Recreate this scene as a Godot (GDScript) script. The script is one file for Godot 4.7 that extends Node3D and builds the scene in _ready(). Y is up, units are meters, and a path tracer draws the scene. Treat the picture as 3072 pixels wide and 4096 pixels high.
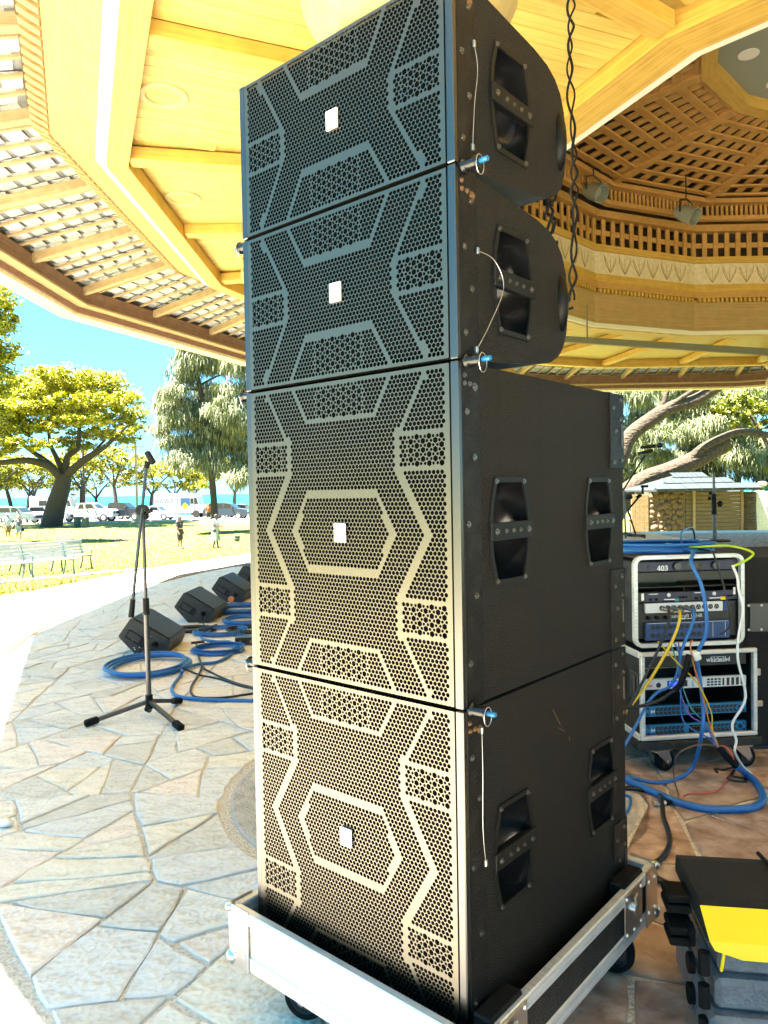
extends Node3D
# An outdoor bandstand with a stack of loudspeakers, seen from its edge. Metres, y up, floor at y = 0.

class MB:
	var v := PackedVector3Array()
	var n := PackedVector3Array()
	var c := PackedColorArray()
	var col := Color(1, 1, 1)
	var paint := false
	func tri3(a: Vector3, b: Vector3, d: Vector3, na: Vector3, nb: Vector3, nd: Vector3) -> void:
		if (b - a).cross(d - a).dot(na + nb + nd) > 0.0:
			v.append(a); v.append(d); v.append(b)
			n.append(na); n.append(nd); n.append(nb)
		else:
			v.append(a); v.append(b); v.append(d)
			n.append(na); n.append(nb); n.append(nd)
		if paint:
			c.append(col); c.append(col); c.append(col)
	func tri(a: Vector3, b: Vector3, d: Vector3, o: Vector3) -> void:
		var nn := (b - a).cross(d - a)
		if nn.length_squared() < 1e-18:
			return
		nn = nn.normalized()
		if nn.dot(o) < 0.0:
			nn = -nn
		tri3(a, b, d, nn, nn, nn)
	func quad(a: Vector3, b: Vector3, d: Vector3, e: Vector3, o: Vector3) -> void:
		tri(a, b, d, o)
		tri(a, d, e, o)
	func box(ce: Vector3, s: Vector3, bs := Basis.IDENTITY, bev := 0.0) -> void:
		var h := s * 0.5
		var k := Vector3(h.x - bev, h.y - bev, h.z - bev)
		for ax in 3:
			for sg in [-1.0, 1.0]:
				var p := (ax + 1) % 3
				var q := (ax + 2) % 3
				var pts: Array[Vector3] = []
				for m in [[-1, -1], [1, -1], [1, 1], [-1, 1]]:
					var w := Vector3.ZERO
					w[ax] = sg * h[ax]
					w[p] = m[0] * k[p]
					w[q] = m[1] * k[q]
					pts.append(ce + bs * w)
				var o := Vector3.ZERO
				o[ax] = sg
				o = bs * o
				quad(pts[0], pts[1], pts[2], pts[3], o)
		if bev > 0.0:
			for ax in 3:
				var p := (ax + 1) % 3
				var q := (ax + 2) % 3
				for sp in [-1.0, 1.0]:
					for sq in [-1.0, 1.0]:
						var pts: Array[Vector3] = []
						for m in [[-1.0, 0], [1.0, 0], [1.0, 1], [-1.0, 1]]:
							var w := Vector3.ZERO
							w[ax] = m[0] * k[ax]
							if m[1] == 0:
								w[p] = sp * h[p]
								w[q] = sq * k[q]
							else:
								w[p] = sp * k[p]
								w[q] = sq * h[q]
							pts.append(ce + bs * w)
						var o := Vector3.ZERO
						o[p] = sp
						o[q] = sq
						quad(pts[0], pts[1], pts[2], pts[3], bs * o)
			for sx in [-1.0, 1.0]:
				for sy in [-1.0, 1.0]:
					for sz in [-1.0, 1.0]:
						tri(ce + bs * Vector3(sx * h.x, sy * k.y, sz * k.z), ce + bs * Vector3(sx * k.x, sy * h.y, sz * k.z), ce + bs * Vector3(sx * k.x, sy * k.y, sz * h.z), bs * Vector3(sx, sy, sz))
	func bar(a: Vector3, b: Vector3, wd: float, ht: float, up := Vector3.UP, bev := 0.0) -> void:
		# a box from a to b; wd across, ht along up
		var x := (b - a).normalized()
		var z := x.cross(up).normalized()
		var y := z.cross(x).normalized()
		box((a + b) * 0.5, Vector3(a.distance_to(b), ht, wd), Basis(x, y, z), bev)
	func cyl(a: Vector3, b: Vector3, ra: float, rb: float, seg := 12, caps := true) -> void:
		var x := (b - a).normalized()
		var u := x.cross(Vector3.UP)
		if u.length() < 0.05:
			u = x.cross(Vector3.RIGHT)
		u = u.normalized()
		var w := x.cross(u).normalized()
		for i in seg:
			var t0 := TAU * i / seg
			var t1 := TAU * (i + 1) / seg
			var d0 := u * cos(t0) + w * sin(t0)
			var d1 := u * cos(t1) + w * sin(t1)
			tri3(a + d0 * ra, a + d1 * ra, b + d1 * rb, d0, d1, d1)
			tri3(a + d0 * ra, b + d1 * rb, b + d0 * rb, d0, d1, d0)
			if caps:
				tri(a, a + d0 * ra, a + d1 * ra, -x)
				tri(b, b + d0 * rb, b + d1 * rb, x)
	func tube(pts: Array, r0: float, r1: float, seg := 6, caps := true) -> void:
		var m := pts.size()
		var u := Vector3.ZERO
		var pr: Array = []
		for i in m:
			var t: Vector3 = pts[mini(i + 1, m - 1)] - pts[maxi(i - 1, 0)]
			t = t.normalized()
			if i == 0:
				u = t.cross(Vector3.UP)
				if u.length() < 0.05:
					u = t.cross(Vector3.RIGHT)
			else:
				u = u - t * u.dot(t)
			u = u.normalized()
			var w := t.cross(u)
			var rr := lerpf(r0, r1, float(i) / (m - 1))
			var ring: Array[Vector3] = []
			var dirs: Array[Vector3] = []
			for k in seg:
				var a := TAU * k / seg
				var d := u * cos(a) + w * sin(a)
				ring.append(pts[i] + d * rr)
				dirs.append(d)
			if i > 0:
				var q: Array = pr[0]
				var qd: Array = pr[1]
				for k in seg:
					var k2 := (k + 1) % seg
					tri3(q[k], q[k2], ring[k2], qd[k], qd[k2], dirs[k2])
					tri3(q[k], ring[k2], ring[k], qd[k], dirs[k2], dirs[k])
			if caps and (i == 0 or i == m - 1):
				for k in seg:
					tri(pts[i], ring[k], ring[(k + 1) % seg], -t if i == 0 else t)
			pr = [ring, dirs]
	func lathe(prof: Array, seg := 24, ce := Vector3.ZERO, bs := Basis.IDENTITY, smooth := true) -> void:
		# profile of (radius, height) round local y
		for i in prof.size() - 1:
			var a: Vector2 = prof[i]
			var b: Vector2 = prof[i + 1]
			var e := b - a
			if e.length() < 1e-7:
				continue
			var nn := Vector2(e.y, -e.x).normalized()
			for k in seg:
				var t0 := TAU * k / seg
				var t1 := TAU * (k + 1) / seg
				var d0 := Vector3(cos(t0), 0, sin(t0))
				var d1 := Vector3(cos(t1), 0, sin(t1))
				var n0 := bs * (d0 * nn.x + Vector3(0, nn.y, 0))
				var n1 := bs * (d1 * nn.x + Vector3(0, nn.y, 0))
				if not smooth:
					n0 = (n0 + n1).normalized()
					n1 = n0
				var p0 := ce + bs * (d0 * a.x + Vector3(0, a.y, 0))
				var p1 := ce + bs * (d1 * a.x + Vector3(0, a.y, 0))
				var p2 := ce + bs * (d1 * b.x + Vector3(0, b.y, 0))
				var p3 := ce + bs * (d0 * b.x + Vector3(0, b.y, 0))
				if a.x > 1e-6:
					tri3(p0, p1, p2, n0, n1, n1)
				if b.x > 1e-6:
					tri3(p0, p2, p3, n0, n1, n0)
	func ball(ce: Vector3, r: Vector3, seg := 10, rings := 6) -> void:
		for j in rings:
			var f0 := PI * j / rings - PI / 2
			var f1 := PI * (j + 1) / rings - PI / 2
			for k in seg:
				var t0 := TAU * k / seg
				var t1 := TAU * (k + 1) / seg
				var a := Vector3(cos(f0) * cos(t0), sin(f0), cos(f0) * sin(t0))
				var b := Vector3(cos(f0) * cos(t1), sin(f0), cos(f0) * sin(t1))
				var d := Vector3(cos(f1) * cos(t1), sin(f1), cos(f1) * sin(t1))
				var e := Vector3(cos(f1) * cos(t0), sin(f1), cos(f1) * sin(t0))
				if j > 0:
					tri3(ce + a * r, ce + b * r, ce + d * r, a, b, d)
				if j < rings - 1:
					tri3(ce + a * r, ce + d * r, ce + e * r, a, d, e)
	func prism(poly: PackedVector2Array, z0: float, z1: float, o := Vector3.ZERO, bs := Basis.IDENTITY) -> void:
		# polygon in local x, y swept along local z
		var idx := Geometry2D.triangulate_polygon(poly)
		for i in range(0, idx.size(), 3):
			var a := poly[idx[i]]
			var b := poly[idx[i + 1]]
			var d := poly[idx[i + 2]]
			tri(o + bs * Vector3(a.x, a.y, z0), o + bs * Vector3(b.x, b.y, z0), o + bs * Vector3(d.x, d.y, z0), bs * Vector3(0, 0, signf(z0 - z1)))
			tri(o + bs * Vector3(a.x, a.y, z1), o + bs * Vector3(b.x, b.y, z1), o + bs * Vector3(d.x, d.y, z1), bs * Vector3(0, 0, signf(z1 - z0)))
		var cw := Geometry2D.is_polygon_clockwise(poly)
		for i in poly.size():
			var a := poly[i]
			var b := poly[(i + 1) % poly.size()]
			var e := b - a
			var nn := Vector2(e.y, -e.x)
			if cw:
				nn = -nn
			quad(o + bs * Vector3(a.x, a.y, z0), o + bs * Vector3(b.x, b.y, z0), o + bs * Vector3(b.x, b.y, z1), o + bs * Vector3(a.x, a.y, z1), bs * Vector3(nn.x, nn.y, 0))
	func mesh() -> ArrayMesh:
		var arr := []
		arr.resize(Mesh.ARRAY_MAX)
		arr[Mesh.ARRAY_VERTEX] = v
		arr[Mesh.ARRAY_NORMAL] = n
		if paint:
			arr[Mesh.ARRAY_COLOR] = c
		var m := ArrayMesh.new()
		m.add_surface_from_arrays(Mesh.PRIMITIVE_TRIANGLES, arr)
		return m

var rng := RandomNumberGenerator.new()
var names := {}
var M := {}

func numbered(s: String) -> String:
	if not names.has(s):
		names[s] = 0
		return s
	names[s] += 1
	return "%s_%03d" % [s, names[s]]

func thing(called: String, label: String, category: String, at := Vector3.ZERO, turn := 0.0, group := "") -> Node3D:
	var o := Node3D.new()
	o.name = numbered(called)
	add_child(o)
	o.position = at
	o.rotation.y = turn
	tag(o, label, category, group)
	return o

func tag(o: Node, label: String, category: String, group := "") -> void:
	o.set_meta("label", label)
	o.set_meta("category", category)
	if group != "":
		o.set_meta("group", group)

func part(mb: MB, called: String, m: Material, parent: Node, at := Vector3.ZERO) -> MeshInstance3D:
	return inst(mb.mesh(), called, m, parent, Transform3D(Basis.IDENTITY, at))

func inst(me: Mesh, called: String, m: Material, parent: Node, xf := Transform3D.IDENTITY) -> MeshInstance3D:
	var o := MeshInstance3D.new()
	o.mesh = me
	o.material_override = m
	o.transform = xf
	if parent == self:
		o.name = numbered(called)
		add_child(o)
	else:
		o.name = called
		parent.add_child(o, true)
	return o

func struct(mb: MB, called: String, m: Material) -> MeshInstance3D:
	var o := part(mb, called, m, self)
	o.set_meta("kind", "structure")
	return o

func copy_thing(src: Node3D, at: Vector3, turn: float, label: String, base := "") -> Node3D:
	var r: Node3D = src.duplicate()
	var nm := base if base != "" else str(src.name).split("_0")[0]
	r.name = numbered(nm)
	add_child(r)
	r.position = at
	r.rotation.y = turn
	r.set_meta("label", label)
	return r

func lin(r: float, g: float, b: float) -> Color:
	return Color(r, g, b).linear_to_srgb()

func mat(r: float, g: float, b: float, rough: float, metal := 0.0, spec := 0.5) -> StandardMaterial3D:
	var m := StandardMaterial3D.new()
	m.albedo_color = lin(r, g, b)
	m.roughness = rough
	m.metallic = metal
	m.metallic_specular = spec
	return m

func noise_img(size: int, fx: float, fy: float, oct: int, sd: int, sharp := 1.0) -> Image:
	# tileable stretched noise, 0..1
	var f := FastNoiseLite.new()
	f.seed = sd
	f.noise_type = FastNoiseLite.TYPE_SIMPLEX_SMOOTH
	f.frequency = 1.0
	f.fractal_octaves = oct
	var im := Image.create(size, size, false, Image.FORMAT_RF)
	for y in size:
		for x in size:
			var a := float(x) / size
			var b := float(y) / size
			var n1 := f.get_noise_2d(a * fx, b * fy)
			var n2 := f.get_noise_2d((a - 1.0) * fx, b * fy)
			var n3 := f.get_noise_2d(a * fx, (b - 1.0) * fy)
			var n4 := f.get_noise_2d((a - 1.0) * fx, (b - 1.0) * fy)
			var wx := smoothstep(0.75, 1.0, a)
			var wy := smoothstep(0.75, 1.0, b)
			var val := lerpf(lerpf(n1, n2, wx), lerpf(n3, n4, wx), wy)
			val = clampf(0.5 + val * sharp, 0.0, 1.0)
			im.set_pixel(x, y, Color(val, val, val))
	return im

func tinted(im: Image, c0: Color, c1: Color, c2: Color) -> ImageTexture:
	var s := im.get_width()
	var o := Image.create(s, s, false, Image.FORMAT_RGB8)
	for y in s:
		for x in s:
			var t := im.get_pixel(x, y).r
			var k := c0.lerp(c1, t * 2.0) if t < 0.5 else c1.lerp(c2, t * 2.0 - 1.0)
			o.set_pixel(x, y, k.linear_to_srgb())
	o.generate_mipmaps()
	return ImageTexture.create_from_image(o)

func bumped(im: Image, k: float) -> ImageTexture:
	var b := im.duplicate()
	b.convert(Image.FORMAT_RGBA8)
	b.bump_map_to_normal_map(k)
	b.generate_mipmaps()
	return ImageTexture.create_from_image(b)

func tmat(at: Texture2D, nt: Texture2D, sc: float, rough: float, nscale := 1.0, world := true, metal := 0.0, spec := 0.5) -> StandardMaterial3D:
	var m := StandardMaterial3D.new()
	if at:
		m.albedo_texture = at
	if nt:
		m.normal_enabled = true
		m.normal_texture = nt
		m.normal_scale = nscale
	m.uv1_triplanar = true
	m.uv1_world_triplanar = world
	m.uv1_scale = Vector3(sc, sc, sc)
	m.roughness = rough
	m.metallic = metal
	m.metallic_specular = spec
	return m

func tint(m: StandardMaterial3D, r: float, g: float, b: float) -> StandardMaterial3D:
	var k: StandardMaterial3D = m.duplicate()
	k.albedo_color = lin(r, g, b)
	return k

func V(x: float, y: float, z: float) -> Vector3:
	return Vector3(x, y, z)

func smooth_path(ctrl: Array, per := 8) -> Array:
	# Catmull-Rom through the points
	var o: Array = []
	for i in ctrl.size() - 1:
		var p0: Vector3 = ctrl[maxi(i - 1, 0)]
		var p1: Vector3 = ctrl[i]
		var p2: Vector3 = ctrl[i + 1]
		var p3: Vector3 = ctrl[mini(i + 2, ctrl.size() - 1)]
		for k in per:
			o.append(p1.cubic_interpolate(p2, p0, p3, float(k) / per))
	o.append(ctrl[-1])
	return o

func make_materials() -> void:
	var fine := noise_img(256, 48, 48, 3, 11, 0.9)
	var blotch := noise_img(256, 7, 7, 5, 12, 0.9)
	var grain := noise_img(256, 1.1, 44, 4, 13, 0.9)
	var cleft := noise_img(256, 8, 18, 5, 14, 1.0)
	var slab := Image.create(256, 256, false, Image.FORMAT_RF)
	for y in 256:
		for x in 256:
			var k := clampf(cleft.get_pixel(x, y).r * 0.55 + fine.get_pixel(x, y).r * 0.45, 0.0, 1.0)
			slab.set_pixel(x, y, Color(k, k, k))
	var slab_n := bumped(slab, 5.0)
	var fine_n := bumped(fine, 3.0)
	var blotch_n := bumped(blotch, 4.0)
	for y in 256:
		for x in 256:
			var k := clampf(grain.get_pixel(x, y).r * 0.72 + blotch.get_pixel(x, y).r * 0.40 - 0.06, 0.0, 1.0)
			grain.set_pixel(x, y, Color(k, k, k))
	var grain_n := bumped(grain, 2.0)
	var cleft_n := bumped(cleft, 6.0)
	M.fine_n = fine_n
	# loudspeakers
	M.grille = mat(0.142, 0.131, 0.107, 0.36, 1.0)
	M.bezel = mat(0.12, 0.118, 0.115, 0.30, 1.0)
	M.foam = tmat(tinted(fine, Color(0.001, 0.001, 0.001), Color(0.0025, 0.0025, 0.0025), Color(0.012, 0.012, 0.011)), fine_n, 9.0, 0.95, 1.0, false, 0.0, 0.08)
	M.cabinet = tmat(tinted(fine, Color(0.0055, 0.005, 0.0047), Color(0.009, 0.0086, 0.008), Color(0.055, 0.05, 0.043)), bumped(fine, 7.0), 6.5, 0.5, 1.0, false, 0.0, 0.22)
	M.plate = tmat(tinted(blotch, Color(0.008, 0.0075, 0.007), Color(0.010, 0.0095, 0.009), Color(0.016, 0.015, 0.013)), fine_n, 3.0, 0.42, 0.15, false, 0.0, 0.22)
	M.gloss_black = mat(0.006, 0.006, 0.007, 0.2)
	M.black = mat(0.006, 0.006, 0.006, 0.5, 0.0, 0.3)
	M.rubber = mat(0.007, 0.007, 0.0075, 0.7, 0.0, 0.25)
	M.screw = mat(0.22, 0.21, 0.20, 0.35, 1.0)
	M.steel = mat(0.55, 0.55, 0.56, 0.32, 1.0)
	M.dark_steel = mat(0.10, 0.10, 0.105, 0.38, 1.0)
	M.badge = mat(0.72, 0.72, 0.71, 0.3, 0.35)
	M.badge_ink = mat(0.20, 0.19, 0.08, 0.4, 0.2)
	M.blue_plastic = mat(0.008, 0.12, 0.28, 0.35)
	M.tag_white = mat(0.75, 0.74, 0.70, 0.5)
	M.alu = tmat(tinted(grain, Color(0.52, 0.53, 0.54), Color(0.66, 0.67, 0.68), Color(0.76, 0.77, 0.78)), grain_n, 2.0, 0.4, 0.2, false, 0.55)
	M.lam_black = tmat(tinted(blotch, Color(0.005, 0.005, 0.005), Color(0.009, 0.009, 0.009), Color(0.02, 0.019, 0.018)), fine_n, 3.0, 0.5, 0.3, false)
	M.lam_sunlit = tmat(tinted(blotch, Color(0.40, 0.37, 0.31), Color(0.52, 0.48, 0.41), Color(0.58, 0.54, 0.46)), fine_n, 3.0, 0.5, 0.3, false)  # pale colour standing in for sunlight on the tray boards
	# stone
	var stone_a := [[0.54, 0.515, 0.485], [0.72, 0.715, 0.705], [0.79, 0.785, 0.775]]
	M.stone = []
	for k in [[1.0, 1.0, 1.0], [1.04, 1.0, 0.92], [0.93, 0.96, 1.0], [1.06, 0.98, 0.94], [0.86, 0.86, 0.85]]:
		var cs: Array = []
		for q in stone_a:
			cs.append(Color(q[0] * k[0], q[1] * k[1], q[2] * k[2]))
		M.stone.append(tmat(tinted(slab, cs[0], cs[1], cs[2]), slab_n, 0.9, 0.85, 0.45))
	M.red_stone = []
	for k in [[1.0, 1.0, 1.0], [1.15, 1.1, 1.05], [0.88, 0.9, 0.95]]:
		M.red_stone.append(tmat(tinted(blotch, Color(0.21 * k[0], 0.135 * k[1], 0.10 * k[2]), Color(0.34 * k[0], 0.24 * k[1], 0.19 * k[2]), Color(0.48 * k[0], 0.38 * k[1], 0.32 * k[2])), blotch_n, 1.1, 0.72, 0.7))
	M.mortar = tmat(tinted(fine, Color(0.46, 0.42, 0.37), Color(0.58, 0.545, 0.50), Color(0.66, 0.63, 0.585)), fine_n, 1.4, 0.9, 0.8)
	M.concrete = tmat(tinted(blotch, Color(0.33, 0.32, 0.31), Color(0.42, 0.41, 0.395), Color(0.50, 0.49, 0.475)), fine_n, 1.5, 0.85, 0.7)
	M.paver = tmat(tinted(blotch, Color(0.46, 0.44, 0.40), Color(0.56, 0.54, 0.50), Color(0.63, 0.61, 0.57)), fine_n, 1.0, 0.85, 0.6)
	M.bounce_forecourt = tmat(tinted(blotch, Color(0.48, 0.44, 0.36), Color(0.58, 0.535, 0.445), Color(0.64, 0.60, 0.51)), fine_n, 1.0, 0.85, 0.6)  # added unseen paving, tinted warm for its bounce onto the grille
	M.brick = tmat(tinted(blotch, Color(0.28, 0.15, 0.09), Color(0.38, 0.22, 0.13), Color(0.45, 0.28, 0.18)), fine_n, 2.0, 0.85, 0.6)
	# timber, local grain along x
	M.plank = []
	for k in [1.0, 0.93, 1.07, 0.87]:
		M.plank.append(tmat(tinted(grain, Color(0.52 * k, 0.34 * k, 0.075 * k), Color(0.64 * k, 0.455 * k, 0.115 * k), Color(0.70 * k, 0.52 * k, 0.16 * k)), grain_n, 0.7, 0.5, 0.15, false))
	M.beam = tmat(tinted(grain, Color(0.46, 0.27, 0.05), Color(0.58, 0.36, 0.075), Color(0.64, 0.41, 0.10)), grain_n, 0.6, 0.5, 0.12, false)
	M.beam_dark = tmat(tinted(grain, Color(0.40, 0.20, 0.05), Color(0.52, 0.285, 0.08), Color(0.58, 0.33, 0.105)), grain_n, 0.8, 0.55, 0.4, false)
	M.tan_board = tmat(tinted(grain, Color(0.33, 0.205, 0.085), Color(0.40, 0.26, 0.115), Color(0.45, 0.30, 0.145)), grain_n, 0.6, 0.6, 0.3, false)
	M.cream = tmat(tinted(blotch, Color(0.60, 0.50, 0.33), Color(0.68, 0.58, 0.40), Color(0.73, 0.63, 0.45)), fine_n, 1.2, 0.6, 0.25, false)
	M.column = tmat(tinted(blotch, Color(0.40, 0.29, 0.12), Color(0.48, 0.36, 0.16), Color(0.53, 0.41, 0.20)), fine_n, 1.2, 0.6, 0.25, false)
	M.strap = mat(0.003, 0.003, 0.003, 0.5, 0.0, 0.3)
	M.lamp_trim = mat(0.50, 0.38, 0.15, 0.4)
	M.white_paint = mat(0.76, 0.73, 0.66, 0.5)
	M.fascia = tmat(tinted(grain, Color(0.13, 0.065, 0.045), Color(0.20, 0.105, 0.075), Color(0.27, 0.15, 0.11)), grain_n, 0.7, 0.65, 0.5, false)
	M.rafter = tmat(tinted(grain, Color(0.30, 0.205, 0.10), Color(0.40, 0.29, 0.155), Color(0.48, 0.36, 0.21)), grain_n, 1.0, 0.65, 0.25, false)
	M.lath = tmat(tinted(grain, Color(0.15, 0.157, 0.165), Color(0.20, 0.208, 0.218), Color(0.25, 0.258, 0.27)), grain_n, 1.4, 0.8, 0.3, false)
	M.shingle = []
	for k in [1.0, 0.9, 1.08]:
		M.shingle.append(tmat(tinted(blotch, Color(0.30 * k, 0.31 * k, 0.32 * k), Color(0.50 * k, 0.515 * k, 0.53 * k), Color(0.60 * k, 0.615 * k, 0.63 * k)), blotch_n, 1.8, 0.85, 0.8, false))
	M.attic_shade = tmat(tinted(grain, Color(0.06, 0.038, 0.02), Color(0.09, 0.058, 0.032), Color(0.12, 0.08, 0.045)), grain_n, 0.8, 0.8, 0.3, false)  # shade put into the timber colour so openings in front look dark
	M.hut_wood = tmat(tinted(grain, Color(0.045, 0.028, 0.014), Color(0.075, 0.05, 0.026), Color(0.11, 0.075, 0.042)), grain_n, 0.8, 0.7, 0.4, false)
	M.hut_post = tmat(tinted(grain, Color(0.12, 0.075, 0.035), Color(0.19, 0.125, 0.06), Color(0.25, 0.17, 0.09)), grain_n, 0.8, 0.7, 0.4, false)
	M.hut_rock = tmat(tinted(blotch, Color(0.05, 0.03, 0.016), Color(0.09, 0.056, 0.032), Color(0.15, 0.10, 0.06)), blotch_n, 1.1, 0.85, 0.7)
	M.slate = tmat(tinted(grain, Color(0.010, 0.015, 0.018), Color(0.018, 0.026, 0.031), Color(0.032, 0.042, 0.048)), grain_n, 0.8, 0.6, 0.3, false)
	M.grey_green = mat(0.28, 0.30, 0.24, 0.7)
	M.girder = mat(0.13, 0.125, 0.075, 0.5)
	M.lamp_white = mat(0.78, 0.76, 0.70, 0.4)
	M.lens = mat(0.09, 0.085, 0.075, 0.3)
	# ground
	M.lawn = tmat(tinted(blotch, Color(0.075, 0.095, 0.012), Color(0.125, 0.13, 0.018), Color(0.175, 0.16, 0.03)), fine_n, 0.13, 0.95, 0.6)
	M.asphalt = tmat(tinted(fine, Color(0.10, 0.10, 0.10), Color(0.14, 0.14, 0.135), Color(0.18, 0.18, 0.175)), fine_n, 0.4, 0.9, 0.5)
	M.sand = tmat(tinted(fine, Color(0.42, 0.37, 0.28), Color(0.50, 0.45, 0.35), Color(0.56, 0.50, 0.40)), fine_n, 0.4, 0.95, 0.5)
	M.sea = tmat(tinted(blotch, Color(0.0, 0.13, 0.15), Color(0.0, 0.16, 0.18), Color(0.005, 0.20, 0.21)), blotch_n, 0.03, 0.35, 0.4)
	M.bark = tmat(tinted(cleft, Color(0.016, 0.014, 0.012), Color(0.034, 0.029, 0.024), Color(0.062, 0.053, 0.043)), cleft_n, 0.8, 0.9, 1.0)
	M.pale_bark = tmat(tinted(cleft, Color(0.016, 0.010, 0.006), Color(0.036, 0.025, 0.016), Color(0.07, 0.05, 0.034)), cleft_n, 0.5, 0.9, 1.0)
	M.leaf = mat(1, 1, 1, 0.6)
	M.leaf.vertex_color_use_as_albedo = true
	M.leaf.backlight_enabled = true
	M.leaf.backlight = Color(0.62, 0.62, 0.08)
	M.needle = mat(1, 1, 1, 0.7)
	M.needle.vertex_color_use_as_albedo = true
	M.needle.backlight_enabled = true
	M.needle.backlight = Color(0.34, 0.4, 0.2)
	M.glass_dark = mat(0.012, 0.016, 0.02, 0.06)
	M.tyre = mat(0.015, 0.015, 0.015, 0.8)
	M.rim = mat(0.5, 0.5, 0.52, 0.35, 0.8)
	M.skin = mat(0.24, 0.125, 0.075, 0.55)
	M.skin_dark = mat(0.085, 0.042, 0.025, 0.55)
	M.cable_blue = mat(0.012, 0.13, 0.40, 0.42)
	M.cable_black = mat(0.007, 0.007, 0.007, 0.45)
	M.cable_yellow = mat(0.62, 0.42, 0.015, 0.45)
	M.cable_white = mat(0.70, 0.71, 0.71, 0.45)
	M.cable_green = mat(0.36, 0.55, 0.02, 0.45)
	M.cable_red = mat(0.50, 0.10, 0.09, 0.45)
	M.cable_brown = mat(0.14, 0.085, 0.06, 0.5)
	M.cable_orange = mat(0.62, 0.20, 0.06, 0.5)
	M.cable_purple = mat(0.16, 0.10, 0.42, 0.5)
	M.cable_teal = mat(0.04, 0.22, 0.24, 0.5)
	M.yellow = mat(0.78, 0.55, 0.0, 0.45)
	M.grey_plastic = tmat(tinted(blotch, Color(0.085, 0.10, 0.12), Color(0.115, 0.13, 0.155), Color(0.15, 0.165, 0.19)), fine_n, 2.0, 0.45, 0.3, false)
	M.cloth_black = tmat(tinted(fine, Color(0.004, 0.004, 0.0045), Color(0.007, 0.007, 0.008), Color(0.013, 0.013, 0.014)), fine_n, 6.0, 0.9, 0.8, false)
	M.rust = mat(0.20, 0.11, 0.055, 0.55, 0.6)
	M.white_print = mat(0.75, 0.75, 0.75, 0.6)
	M.amp_blue = mat(0.01, 0.16, 0.36, 0.35, 0.1)
	M.unit_blue = mat(0.012, 0.05, 0.17, 0.4)
	M.unit_navy = mat(0.02, 0.022, 0.06, 0.35)
	M.unit_white = mat(0.62, 0.64, 0.66, 0.35)
	M.unit_black = mat(0.016, 0.016, 0.017, 0.35)
	M.wood_panel = tmat(tinted(grain, Color(0.40, 0.29, 0.15), Color(0.52, 0.40, 0.22), Color(0.6, 0.47, 0.28)), grain_n, 2.0, 0.5, 0.2, false)

const CX := 7.15
const CD := 8.35
const PH := -11.2
const K_COS := 0.980785
const K_TAN := 0.198912

func around(ang: float, r: float, y: float) -> Vector3:
	var a := deg_to_rad(ang)
	return Vector3(CX - r * cos(a), y, -(CD + r * sin(a)))

func seg_turn(k: float) -> Basis:
	# local z points outward through the middle of side k, local x along it
	var a := deg_to_rad(PH + 22.5 * (k + 0.5))
	return Basis(Vector3.UP, atan2(-cos(a), -sin(a)))

func ring_mesh(prof: Array) -> ArrayMesh:
	# closed outline of (corner radius, height), swept along one of the sixteen sides
	var mb := MB.new()
	var cen := Vector2.ZERO
	for q in prof:
		cen += q
	cen /= prof.size()
	for i in prof.size():
		var a: Vector2 = prof[i]
		var b: Vector2 = prof[(i + 1) % prof.size()]
		var e := b - a
		var nn := Vector2(e.y, -e.x)
		if nn.dot((a + b) * 0.5 - cen) < 0.0:
			nn = -nn
		var az := a.x * K_COS
		var bz := b.x * K_COS
		mb.quad(V(-az * K_TAN, a.y, az), V(az * K_TAN, a.y, az), V(bz * K_TAN, b.y, bz), V(-bz * K_TAN, b.y, bz), V(0, nn.y, nn.x))
	for sx in [-1.0, 1.0]:
		var poly := PackedVector2Array()
		for q in prof:
			poly.append(q)
		var idx := Geometry2D.triangulate_polygon(poly)
		for i in range(0, idx.size(), 3):
			var w: Array = []
			for j in 3:
				var q: Vector2 = poly[idx[i + j]]
				w.append(V(sx * q.x * K_COS * K_TAN * 0.99995, q.y, q.x * K_COS))
			mb.tri(w[0], w[1], w[2], V(sx, 0, 0))
	return mb.mesh()

func rect(r0: float, r1: float, y0: float, y1: float) -> Array:
	return [Vector2(r0, y0), Vector2(r1, y0), Vector2(r1, y1), Vector2(r0, y1)]

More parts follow.
